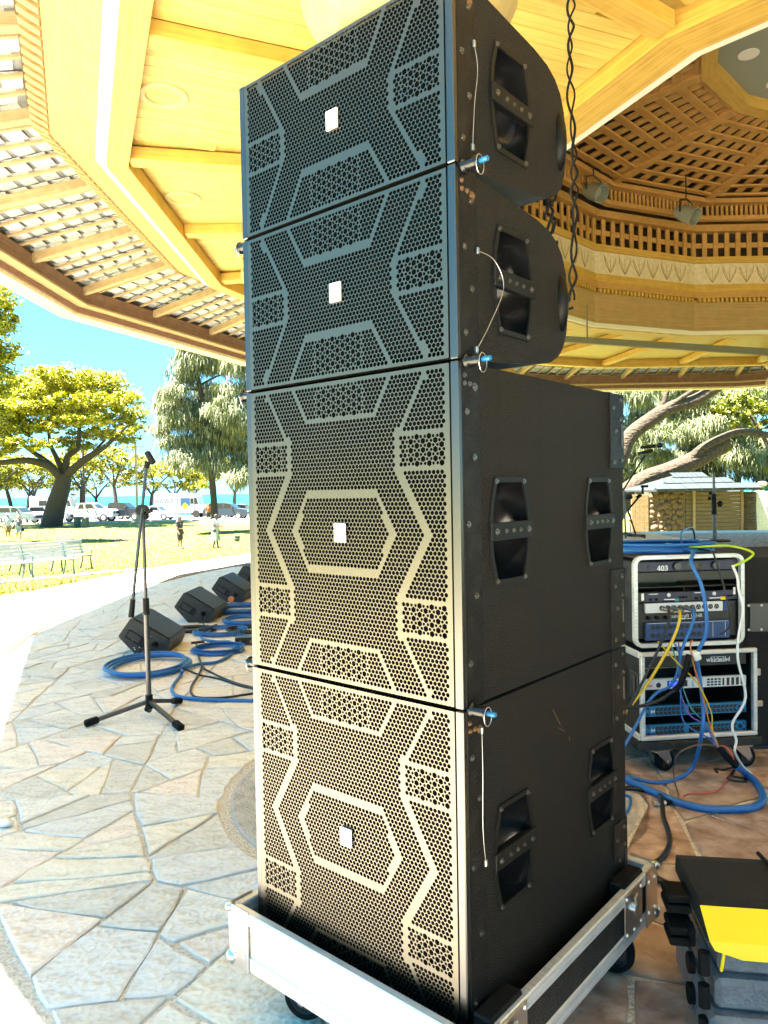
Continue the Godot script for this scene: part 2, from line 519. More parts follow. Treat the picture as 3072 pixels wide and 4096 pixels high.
func bandstand() -> void:
	var root := thing("bandstand", "round open bandstand with yellow timber ceiling, lattice dome and shingled eave", "bandstand", V(CX, 0, -CD))
	# --- continuous rings, one piece per side
	var rings := [
		["ring_beam", rect(9.50, 9.68, 4.05, 4.26), M.beam],
		["vent_strip", rect(9.68, 9.77, 4.10, 4.16), M.white_paint],
		["soffit_board", [Vector2(9.77, 4.115), Vector2(10.13, 4.295), Vector2(10.13, 4.36), Vector2(9.77, 4.18)], M.tan_board],
		["cornice_backing", [Vector2(10.10, 4.42), Vector2(10.30, 4.46), Vector2(10.30, 4.62), Vector2(10.10, 4.62)], M.attic_shade],
		["fascia_board", rect(11.60, 11.70, 3.955, 4.17), M.fascia],
		["ledger_strip", rect(11.55, 11.72, 3.925, 3.953), M.rafter],
		["lower_fascia", rect(11.70, 11.78, 3.84, 3.922), M.fascia],
		["drip_edge", rect(11.72, 11.98, 3.79, 3.837), M.cream],
		["gutter_board", rect(11.79, 11.97, 3.84, 4.22), M.cream],
		["inner_ring_beam", rect(6.06, 6.36, 4.07, 4.27), M.beam],
		["inner_trim", rect(5.97, 6.057, 4.085, 4.15), M.white_paint],
		["drum_board", rect(5.97, 6.05, 4.153, 4.68), M.tan_board],
		["dentil_rail", rect(5.90, 6.05, 4.76, 4.88), M.beam_dark],
		["dentil_backing", rect(6.02, 6.05, 4.683, 4.757), M.beam_dark],
		["frieze_rail", rect(5.93, 6.05, 4.883, 5.02), M.beam],
		["frieze_board", rect(5.96, 6.05, 5.023, 5.42), M.cream],
		["screen_rail", rect(5.92, 6.05, 5.423, 5.54), M.beam],
		["screen_backing", rect(6.6, 6.66, 5.3, 6.3), M.attic_shade],
		["screen_head", rect(5.85, 6.05, 6.0, 6.12), M.beam_dark],
		["gallery_rail", rect(5.60, 5.72, 6.123, 6.20), M.beam_dark],
		["gallery_head", rect(5.50, 5.72, 6.40, 6.48), M.beam_dark],
		["gallery_backing", rect(6.2, 6.26, 6.123, 6.6), M.attic_shade],
		["cupola_frame", rect(3.10, 3.30, 6.72, 6.93), M.beam],
		["cupola_soffit", rect(2.30, 3.098, 6.88, 6.95), M.grey_green],
		["cupola_curb", rect(2.12, 2.298, 6.80, 7.25), M.beam],
		["cupola_ceiling", [Vector2(0.01, 7.28), Vector2(2.28, 7.28), Vector2(2.28, 7.34), Vector2(0.01, 7.34)], M.cream],
		["roof_slope", [Vector2(11.99, 4.245), Vector2(11.99, 4.34), Vector2(6.0, 6.98), Vector2(6.0, 6.86)], M.attic_shade],  # underside coloured dark, as attic shade seen through the dome lattice
		["dome_roof", [Vector2(6.25, 6.89), Vector2(3.2, 7.3), Vector2(0.01, 8.1), Vector2(0.01, 8.2), Vector2(3.2, 7.42), Vector2(6.25, 7.06)], M.attic_shade],
		["ceiling_board", rect(6.36, 9.50, 4.225, 4.25), M.plank[3]],
	]
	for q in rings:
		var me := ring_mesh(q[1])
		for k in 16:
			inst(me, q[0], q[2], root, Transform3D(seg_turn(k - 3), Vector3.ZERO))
	# --- dentils of the outer cornice: blocks with gaps between them
	var dent := MB.new()
	dent.box(V(0, 0, 0), V(0.066, 0.05, 0.15), Basis(Vector3.RIGHT, -0.46))
	var dent_me := dent.mesh()
	for k in [-2, -1, 0, 1]:
		var bs := seg_turn(k)
		var half := 10.24 * K_COS * K_TAN
		var cnt := 33
		for i in cnt:
			var x := lerpf(-half, half, (i + 0.5) / cnt)
			inst(dent_me, "dentil", M.tan_board, root, Transform3D(bs, bs * V(x, 4.335, 10.20 * K_COS)))
	# small inner dentils, far side only
	var d2 := MB.new()
	for i in 26:
		var x := lerpf(-1.12, 1.12, (i + 0.5) / 26)
		d2.box(V(x, 4.72, 5.93 * K_COS), V(0.05, 0.068, 0.05))
	var d2_me := d2.mesh()
	for k in 16:
		inst(d2_me, "dentil_row", M.beam, root, Transform3D(seg_turn(k - 3), Vector3.ZERO)).set_meta("kind", "stuff")
	# --- ceiling beams and planks
	var beam := MB.new()
	beam.box(Vector3.ZERO, V(3.06, 0.115, 0.15), Basis.IDENTITY, 0.008)
	var beam_me := beam.mesh()
	var hip := MB.new()
	hip.box(Vector3.ZERO, V(3.12, 0.115, 0.17), Basis.IDENTITY, 0.008)
	var hip_me := hip.mesh()
	var out := Basis(Vector3.BACK, Vector3.UP, Vector3.LEFT)
	var unit := MB.new()
	unit.box(Vector3.ZERO, V(1, 0.022, 0.124), Basis.IDENTITY, 0.003)
	var unit_me := unit.mesh()
	rng.seed = 21
	for k in range(-5, 11):
		var bs := seg_turn(k)
		inst(beam_me, "ceiling_beam", M.beam, root, Transform3D(bs * out, bs * V(0, 4.152, 7.785)))
		var hb := Basis(Vector3.UP, deg_to_rad(-11.25)) * out
		inst(hip_me, "hip_beam", M.beam, root, Transform3D(bs * hb, bs * (Basis(Vector3.UP, deg_to_rad(-11.25)) * V(0, 4.149, 7.93))))
		if k >= -3 and k <= 2:
			for sgn in [-1.0, 1.0]:
				for i in 14:
					var x: float = sgn * (0.145 + i * 0.128)
					var z0: float = maxf(6.25, (absf(x) + 0.16) / K_TAN)
					if z0 > 9.0:
						continue
					var ln := 9.315 - z0
					var pb := bs * out
					var cut := ln * rng.randf_range(0.25, 0.75)
					for q in [[0.0, cut], [cut, ln]]:
						var pl: float = q[1] - q[0] - 0.003
						inst(unit_me, "plank", M.plank[rng.randi() % 4], root, Transform3D(pb.scaled_local(V(pl, 1, 1)), bs * V(x, 4.212 + rng.randf_range(-0.0015, 0.0015), z0 + (q[0] + q[1]) * 0.5)))
	# --- recessed lights
	var trim := MB.new()
	trim.lathe([Vector2(0.185, 0.012), Vector2(0.185, 0.0), Vector2(0.175, -0.006), Vector2(0.135, -0.006), Vector2(0.128, 0.004), Vector2(0.110, 0.07)], 28)
	var bowl := MB.new()
	bowl.lathe([Vector2(0.110, 0.07), Vector2(0.07, 0.085), Vector2(0.0, 0.09)], 24)
	var trim_me := trim.mesh()
	var bowl_me := bowl.mesh()
	var hole := MB.new()
	for q in [[-2, 5.2, 9.16], [-1, -5.8, 9.16], [-1, 5.2, 9.16], [0, -5.0, 9.16], [-2, 5.7, 6.8], [-2, -5.5, 6.8], [-3, 5.2, 9.0]]:
		var p := around(PH + 22.5 * (q[0] + 0.5) + q[1], q[2], 4.195) - root.position
		var dl := inst(trim_me, "recessed_light", M.lamp_trim, root, Transform3D(Basis.IDENTITY, p))
		inst(bowl_me, "lens", M.lens if q[0] == -2 else M.plank[0], dl, Transform3D.IDENTITY)
	for q in [[-12.0, 2.72], [12.0, 2.72], [35.0, 2.72], [57.0, 2.72], [80.0, 2.72], [103.0, 2.72]]:
		var p := around(q[0], q[1], 6.868) - root.position
		var dk := MB.new()
		dk.cyl(V(0, 0, 0), V(0, 0.02, 0), 0.13, 0.13, 20)
		part(dk, "cupola_light", M.lamp_white, root, p)
	# --- eave: rafters, laths and shingles
	var big := MB.new()
	big.box(Vector3.ZERO, V(1.50, 0.105, 0.085), Basis.IDENTITY, 0.006)
	var big_me := big.mesh()
	var small := MB.new()
	small.box(Vector3.ZERO, V(1.46, 0.028, 0.036), Basis.IDENTITY, 0.004)
	var small_me := small.mesh()
	var sh := MB.new()
	sh.box(Vector3.ZERO, V(0.198, 0.010, 0.262), Basis.IDENTITY, 0.002)
	var sh_me := sh.mesh()
	var slope := atan2(0.31, 1.33)
	rng.seed = 33
	for k in range(-5, 11):
		var bs := seg_turn(k)
		var far_mb := MB.new()
		for i in 16:
			# fraction along the side: every fifth is a main rafter, 0 is the hip
			var f := -1.0 + 2.0 * i / 15.0
			if i == 15:
				continue
			var a := f * 10.08 * K_TAN
			var b := f * 11.36 * K_TAN
			var main := i % 5 == 0
			var p0 := V(a, 4.47, 10.08)
			var p1 := V(b, 4.16, 11.37)
			if main:
				p0.y -= 0.035
				p1.y -= 0.035
			else:
				p0.y += 0.03
				p1.y += 0.03
			var x := (p1 - p0).normalized()
			var z := x.cross(Vector3.UP).normalized()
			var rb := Basis(x, z.cross(x), z)
			inst(big_me if main else small_me, "main_rafter" if main else "rafter", M.rafter, root, Transform3D(bs * rb, bs * ((p0 + p1) * 0.5)))
			# shingle undersides between this rafter and the next
			var f2 := f + 2.0 / 15.0
			for row in 6:
				var t := (row + 0.5) / 6.0
				var zz := lerpf(10.12, 11.40, t)
				var xm := (f + f2) * 0.5 * zz * K_TAN
				var yy := lerpf(4.538, 4.228, t) + rng.randf_range(-0.002, 0.002)
				var tilt := Basis(Vector3.RIGHT, slope + rng.randf_range(-0.01, 0.02))
				var lb := tilt * Basis(Vector3.BACK, Vector3.UP, Vector3.LEFT)
				lb = lb.scaled_local(V(rng.randf_range(0.76, 0.94), 1, 1.0 + (zz - 10.1) * 0.1))
				var ofs := (0.035 if i % 2 == 0 else -0.035)
				var pos := V(xm, yy, zz + ofs)
				if k >= -2 and k <= 1:
					inst(sh_me, "shingle", M.shingle[rng.randi() % 3], root, Transform3D(bs * lb, bs * pos))
				else:
					far_mb.box(pos, V(0.235, 0.014, 0.17), tilt)
		var deck := MB.new()
		for row in 2:
			var z0 := 10.05
			var z1 := 11.5
			var y0 := 4.565
			var y1 := 4.222
			deck.quad(V(-z0 * K_TAN, y0, z0), V(z0 * K_TAN, y0, z0), V(z1 * K_TAN, y1, z1), V(-z1 * K_TAN, y1, z1), Vector3.DOWN)
			deck.quad(V(-z0 * K_TAN, y0 + 0.03, z0), V(z0 * K_TAN, y0 + 0.03, z0), V(z1 * K_TAN, y1 + 0.03, z1), V(-z1 * K_TAN, y1 + 0.03, z1), Vector3.UP)
			break
		inst(deck.mesh(), "roof_deck", M.lath, root, Transform3D(bs, Vector3.ZERO))
		if far_mb.v.size() > 0:
			inst(far_mb.mesh(), "shingle_field", M.shingle[0], root, Transform3D(bs, Vector3.ZERO)).set_meta("kind", "stuff")
	# --- drum: lattice screen, gallery slots, dome lattice, frieze relief
	var scr := MB.new()
	var w := 5.98 * K_COS * K_TAN
	for i in 12:
		var x := lerpf(-w, w, i / 11.0)
		scr.box(V(x, 5.77, 5.98 * K_COS), V(0.085, 0.46, 0.03))
	scr.box(V(0, 5.77, 5.98 * K_COS + 0.02), V(w * 2, 0.09, 0.025))
	var gal := MB.new()
	for i in 24:
		var x := lerpf(-1.08, 1.08, (i + 0.5) / 24)
		gal.box(V(x, 6.30, 5.66 * K_COS), V(0.045, 0.2, 0.04))
	var rel := MB.new()
	for i in 6:
		var x := lerpf(-0.98, 0.98, (i + 0.5) / 6)
		for s in [-1.0, 1.0]:
			var pts: Array = []
			for j in 7:
				var t := j / 6.0
				pts.append(V(x + s * 0.13 * sin(t * 1.7), 5.06 + 0.31 * t, 5.958 * K_COS))
			rel.tube(pts, 0.007, 0.004, 5)
		for st in [-0.6, 0.0, 0.55]:
			rel.tube([V(x, 5.06, 5.958 * K_COS), V(x + st * 0.10, 5.2, 5.958 * K_COS), V(x + st * 0.22, 5.34, 5.958 * K_COS)], 0.005, 0.003, 5)
	var scr_me := scr.mesh()
	var gal_me := gal.mesh()
	var rel_me := rel.mesh()
	for k in 16:
		var bs := seg_turn(k - 3)
		inst(scr_me, "lattice_screen", M.beam_dark, root, Transform3D(bs, Vector3.ZERO))
		inst(gal_me, "gallery_slats", M.beam_dark, root, Transform3D(bs, Vector3.ZERO)).set_meta("kind", "stuff")
		inst(rel_me, "leaf_relief", M.tan_board, root, Transform3D(bs, Vector3.ZERO))
	var sl := MB.new()
	sl.box(Vector3.ZERO, V(1, 0.03, 0.10))
	var sl_me := sl.mesh()
	var z0 := 5.48 * K_COS
	var z1 := 3.24 * K_COS
	for k in range(-3, 8):
		var bs := seg_turn(k)
		# the rib on the corner
		var cr := Basis(Vector3.UP, deg_to_rad(-11.25))
		var ra := cr * V(0, 6.49, 5.5)
		var rb2 := cr * V(0, 6.76, 3.25)
		var rib := MB.new()
		rib.bar(ra, rb2, 0.16, 0.07)
		inst(rib.mesh(), "dome_rib", M.beam_dark, root, Transform3D(bs, Vector3.ZERO))
		for i in 8:
			var t := (i + 0.35) / 7.6
			var z := lerpf(z0, z1, t)
			var y := lerpf(6.48, 6.77, t)
			inst(sl_me, "lattice_slat", M.beam_dark, root, Transform3D((bs * Basis(Vector3.RIGHT, -0.13)).scaled_local(V(z * K_TAN * 2.0, 1, 1.3)), bs * V(0, y, z)))
		for i in 7:
			var f := -0.86 + 1.72 * i / 6.0
			var pa := V(f * z0 * K_TAN, 6.517, z0)
			var pb := V(f * z1 * K_TAN, 6.805, z1)
			var x := (pb - pa).normalized()
			var z := x.cross(Vector3.UP).normalized()
			inst(sl_me, "lattice_slat", M.beam_dark, root, Transform3D((bs * Basis(x, z.cross(x), z)).scaled_local(V(pa.distance_to(pb), 1, 1.25)), bs * ((pa + pb) * 0.5)))
	# --- columns on every second corner
	var prof: Array = [Vector2(0.0, 0.0), Vector2(0.46, 0.0), Vector2(0.46, 0.14), Vector2(0.43, 0.17)]
	for j in 7:
		var a := PI * j / 6.0
		prof.append(Vector2(0.36 + 0.06 * sin(a), 0.18 + 0.10 * j / 6.0))
	prof.append(Vector2(0.33, 0.32))
	prof.append(Vector2(0.29, 2.75))
	for q in [[2.78, 0.16, 0.31, 0.10], [2.98, 0.26, 0.34, 0.13], [3.27, 0.44, 0.36, 0.15], [3.74, 0.28, 0.40, 0.12]]:
		for j in 11:
			var a := PI * j / 10.0
			prof.append(Vector2(q[2] + q[3] * sin(a), q[0] + q[1] * j / 10.0))
	prof.append(Vector2(0.46, 4.03))
	prof.append(Vector2(0.62, 4.05))
	prof.append(Vector2(0.62, 4.09))
	prof.append(Vector2(0.0, 4.09))
	var colm := MB.new()
	colm.lathe(prof, 40)
	var col_me := colm.mesh()
	for k in [-1, 1, 3, 5, 7, 9, 11, 13]:
		var p := around(PH + 22.5 * k - 1.0 + (3.4 if k == 5 else 0.0), 8.5, 0.0) - root.position
		p.y = 0.003
		inst(col_me, "column", M.column, root, Transform3D(Basis.IDENTITY, p))
	# --- straight lighting girder under the far ceiling
	var gd := thing("lighting_girder", "long dark green steel girder hung under the far yellow ceiling", "girder")
	var gm := MB.new()
	var ga := V(-0.0986, 4.0636, -13.0000)
	var gb := V(6.9310, 3.1937, -11.6000)
	gm.bar(ga, gb, 0.08, 0.10)
	part(gm, "beam", M.girder, gd)
	for t in [0.12, 0.5, 0.9]:
		var hg := MB.new()
		var p := ga.lerp(gb, t)
		hg.cyl(p + V(0, 0.04, 0), V(p.x, 4.22, p.z), 0.012, 0.012, 6)
		part(hg, "hanger", M.girder, gd)
	for q in [[V(3.5471, 6.0713, -12.3000), "grey theatre spotlight hanging in the dome nearest the speaker stack"], [V(5.3141, 5.8960, -12.9000), "grey theatre spotlight hanging in the dome farther from the speaker stack"]]:
		var st := thing("stage_light", q[1], "spotlight", q[0], 0.6, "spotlights in the dome")
		var bd := MB.new()
		bd.lathe([Vector2(0.0, -0.22), Vector2(0.10, -0.20), Vector2(0.14, -0.05), Vector2(0.15, 0.2), Vector2(0.135, 0.2), Vector2(0.12, 0.05), Vector2(0.0, 0.03)], 16, Vector3.ZERO, Basis(Vector3.RIGHT, 2.1))
		part(bd, "housing", M.grey_green, st)
		var yk := MB.new()
		yk.tube([V(-0.18, 0, 0), V(-0.18, 0.2, 0), V(0, 0.26, 0), V(0.18, 0.2, 0), V(0.18, 0, 0)], 0.014, 0.014, 6)
		yk.cyl(V(0, 0.26, 0), V(0, 0.75, 0), 0.012, 0.012, 6)
		part(yk, "yoke", M.dark_steel, st)

func clip_stones(polys: Array, thr_fn: Callable) -> Array:
	var done: Array = []
	var todo: Array = polys.duplicate()
	while todo.size() > 0:
		var p: PackedVector2Array = todo.pop_back()
		var ar := 0.0
		var c := Vector2.ZERO
		for i in p.size():
			var q := p[(i + 1) % p.size()]
			ar += p[i].cross(q)
			c += p[i]
		ar = absf(ar) * 0.5
		c /= p.size()
		if ar < thr_fn.call(c) * rng.randf_range(0.55, 1.6) or p.size() < 3:
			if ar > 0.004:
				done.append(p)
			continue
		# cut across the longest direction
		var best := 0.0
		var dir := Vector2.RIGHT
		for i in p.size():
			for j in range(i + 1, p.size()):
				var e := p[j] - p[i]
				if e.length() > best:
					best = e.length()
					dir = e.normalized()
		var cut := dir.orthogonal().rotated(rng.randf_range(-0.6, 0.6))
		var o := c + dir * best * rng.randf_range(-0.16, 0.16)
		var nn := cut.orthogonal()
		for s in [1.0, -1.0]:
			var w := PackedVector2Array()
			for i in p.size():
				var a := p[i]
				var b := p[(i + 1) % p.size()]
				var da: float = (a - o).dot(nn) * s
				var db: float = (b - o).dot(nn) * s
				if da >= 0.0:
					w.append(a)
				if (da > 0.0 and db < 0.0) or (da < 0.0 and db > 0.0):
					w.append(a.lerp(b, da / (da - db)))
			if w.size() >= 3:
				todo.append(w)
	return done

func stone_top(mb: MB, p: PackedVector2Array, y: float, base: float, at: Vector2) -> void:
	# one flagstone: rough outline, chamfered edge, slight tilt
	var shr := Geometry2D.offset_polygon(p, -rng.randf_range(0.002, 0.008), Geometry2D.JOIN_ROUND if false else Geometry2D.JOIN_MITER)
	if shr.size() == 0:
		return
	var q: PackedVector2Array = shr[0]
	var w := PackedVector2Array()
	for i in q.size():
		var a := q[i]
		var b := q[(i + 1) % q.size()]
		var m := maxi(2, int(a.distance_to(b) / 0.09))
		var nn := (b - a).orthogonal().normalized()
		for j in m:
			var t := float(j) / m
			var r := a.lerp(b, t)
			if j == 0:
				r = r.lerp((q[(i - 1 + q.size()) % q.size()] + b) * 0.5, rng.randf_range(0.0, 0.05))
			else:
				r += nn * rng.randf_range(-0.008, 0.008)
			w.append(r)
	var c := Vector2.ZERO
	for r in w:
		c += r
	c /= w.size()
	var tx := rng.randf_range(-0.004, 0.004)
	var tz := rng.randf_range(-0.004, 0.004)
	var m := w.size()
	var top: Array[Vector3] = []
	var bot: Array[Vector3] = []
	for r in w:
		var dl := r - c
		var k := (dl.length() - 0.007) / maxf(dl.length(), 0.02)
		var ti := c + dl * k
		top.append(V(ti.x - at.x, y + (ti.x - c.x) * tx + (ti.y - c.y) * tz, ti.y - at.y))
		bot.append(V(r.x - at.x, y - 0.0035, r.y - at.y))
	var cen := V(c.x - at.x, y, c.y - at.y)
	for i in m:
		var j := (i + 1) % m
		mb.tri(cen, top[i], top[j], Vector3.UP)
		var o := (bot[i] + bot[j]) * 0.5 - cen
		mb.quad(top[i], top[j], bot[j], bot[i], o + V(0, 0.1, 0))
		mb.quad(bot[i], bot[j], V(bot[j].x, base, bot[j].z), V(bot[i].x, base, bot[i].z), V(o.x, 0, o.z))

func floors() -> void:
	# mortar bed of the bandstand floor
	var bed := MB.new()
	bed.lathe([Vector2(10.42, -0.25), Vector2(10.42, -0.008), Vector2(0.0, -0.008)], 96, V(CX, 0, -CD))
	var fl := struct(bed, "floor", M.mortar)
	rng.seed = 5
	var pad := Vector2(0.17, -2.98)
	var quads: Array = []
	# rough grid of starting pieces clipped to the round floor and cut round the column base
	var disc := PackedVector2Array()
	for i in 96:
		var a := TAU * i / 96
		disc.append(Vector2(CX + 10.38 * cos(a), -CD + 10.38 * sin(a)))
	var hole := PackedVector2Array()
	for i in 40:
		var a := TAU * i / 40
		hole.append(pad + Vector2(cos(a), sin(a)) * 0.84)
	for gx in range(-4, 18):
		for gz in range(-20, 4):
			var s := PackedVector2Array([Vector2(gx, gz), Vector2(gx + 1, gz), Vector2(gx + 1, gz + 1), Vector2(gx, gz + 1)])
			for i in 4:
				var hsh := absf(sin(s[i].x * 12.9898 + s[i].y * 78.233)) * 43758.5453
				var h2 := absf(sin(s[i].x * 39.346 + s[i].y * 11.135)) * 24634.6345
				s[i] += Vector2(hsh - floorf(hsh) - 0.5, h2 - floorf(h2) - 0.5) * 0.62
			for r in Geometry2D.intersect_polygons(s, disc):
				for r2 in Geometry2D.clip_polygons(r, hole):
					quads.append(r2)
	var near: Array = []
	var far: Array = []
	for p in quads:
		var c := Vector2.ZERO
		for q in p:
			c += q
		c /= p.size()
		if c.x < 2.4 and c.y > -11.5:
			near.append(p)
		else:
			far.append(p)
	var pieces := clip_stones(near, func(c: Vector2) -> float: return 0.068 if c.x < 0.35 else 0.20)
	pieces.sort_custom(func(a, b): return _pol_size(a) > _pol_size(b))
	var rest := MB.new()
	var rest_red := MB.new()
	for i in pieces.size():
		var p: PackedVector2Array = pieces[i]
		var c := Vector2.ZERO
		for q in p:
			c += q
		c /= p.size()
		var red := c.x > 0.28 and rng.randf() < 0.86
		if i < 300:
			var mb := MB.new()
			stone_top(mb, p, rng.randf_range(-0.003, 0.004), -0.03, c)
			if mb.v.size() == 0:
				continue
			var mt: Material = M.red_stone[rng.randi() % 3] if red else M.stone[rng.randi() % 5]
			part(mb, "flagstone", mt, fl, V(c.x, 0, c.y))
		else:
			stone_top(rest_red if red else rest, p, rng.randf_range(-0.003, 0.004), -0.03, Vector2.ZERO)
	for p in far:
		stone_top(rest_red, p, rng.randf_range(-0.003, 0.003), -0.03, Vector2.ZERO)
	for q in [[rest, M.stone[0]], [rest_red, M.red_stone[0]]]:
		if q[0].v.size() > 0:
			part(q[0], "flagstone_field", q[1], fl).set_meta("kind", "stuff")
	# round concrete pad under the near column
	var cp := MB.new()
	cp.lathe([Vector2(0.80, -0.03), Vector2(0.80, -0.004), Vector2(0.79, 0.001), Vector2(0.0, 0.001)], 48, V(pad.x, 0, pad.y))
	part(cp, "column_pad", M.concrete, fl)
	# plaza: courses of pavers round the floor with brick lines between
	var pb := MB.new()
	pb.lathe([Vector2(11.72, -0.3), Vector2(11.72, -0.022), Vector2(10.42, -0.022)], 120, V(CX, 0, -CD))
	var pl := struct(pb, "plaza", M.mortar)
	var cnt := 0
	for course in 2:
		var r0: float = [10.56, 11.20, 11.86, 12.60][course]
		var r1: float = [11.09, 11.68, 12.49, 13.30][course]
		var step: float = rad_to_deg(0.80 / r0)
		var a0 := -95.0 + course * 1.7
		while a0 < 75.0:
			var mb := MB.new()
			var ac := a0 + step * 0.5
			var g := rad_to_deg(0.006 / r0)
			var piv := around(ac, (r0 + r1) * 0.5, 0)
			var y := rng.randf_range(-0.003, 0.002)
			var a := around(a0 + g, r0, y) - piv
			var b := around(a0 + step - g, r0, y) - piv
			var c := around(a0 + step - g, r1, y) - piv
			var d := around(a0 + g, r1, y) - piv
			mb.quad(a, b, c, d, Vector3.UP)
			for e in [[a, b], [b, c], [c, d], [d, a]]:
				mb.quad(e[0], e[1], e[1] - V(0, 0.03, 0), e[0] - V(0, 0.03, 0), (e[0] + e[1]) * 0.5 * V(1, 0, 1))
			part(mb, "paver", M.paver, pl, piv)
			a0 += step
			cnt += 1
	var rk := MB.new()
	rk.box(Vector3.ZERO, V(0.19, 0.03, 0.085), Basis.IDENTITY, 0.004)
	var rk_me := rk.mesh()
	for q in [10.48, 11.145]:
		var st: float = rad_to_deg(0.20 / q)
		var a0 := -14.0
		var m := 0
		while a0 < 62.0 and m < 84:
			var p := around(a0, q, -0.015)
			inst(rk_me, "brick", M.brick, pl, Transform3D(Basis(Vector3.UP, atan2(-cos(deg_to_rad(a0)), -sin(deg_to_rad(a0)))), p))
			a0 += st
			m += 1

func added_apron() -> void:  # paving added out of view to bounce light onto ceiling, floor and grille
	var mb := MB.new()
	for i in 45:
		var a0 := -150.0 + i * 3.0
		for j in 6:
			var r0 := 11.73 + j * 1.1
			var q: Array = []
			for e in [[a0, r0], [a0 + 3.0, r0], [a0 + 3.0, r0 + 1.1], [a0, r0 + 1.1]]:
				var p := around(e[0], e[1], 0)
				q.append(V(p.x, ground_y(p.x, -p.z) + 0.02, p.z))
			mb.quad(q[0], q[1], q[2], q[3], Vector3.UP)
	struct(mb, "bounce_forecourt", M.bounce_forecourt)

func _pol_size(p: PackedVector2Array) -> float:
	var ar := 0.0
	var c := Vector2.ZERO
	for i in p.size():
		ar += p[i].cross(p[(i + 1) % p.size()])
		c += p[i]
	c /= p.size()
	# things behind the camera or off to the side count for little
	var d := -c.y
	if d < 1.0 or absf(c.x) > d * 0.62 + 0.4:
		return 0.001 * absf(ar)
	return absf(ar) / (d * d * d)

func ground_y(x: float, d: float) -> float:
	var r := Vector2(x - CX, d - CD).length()
	var y := -0.04 - 1.7 * (1.0 - exp(-maxf(r - 11.8, 0.0) / 10.5))
	y += 0.36 * smoothstep(38.0, 74.0, d)
	y -= 2.6 * smoothstep(90.0, 108.0, d)
	return y

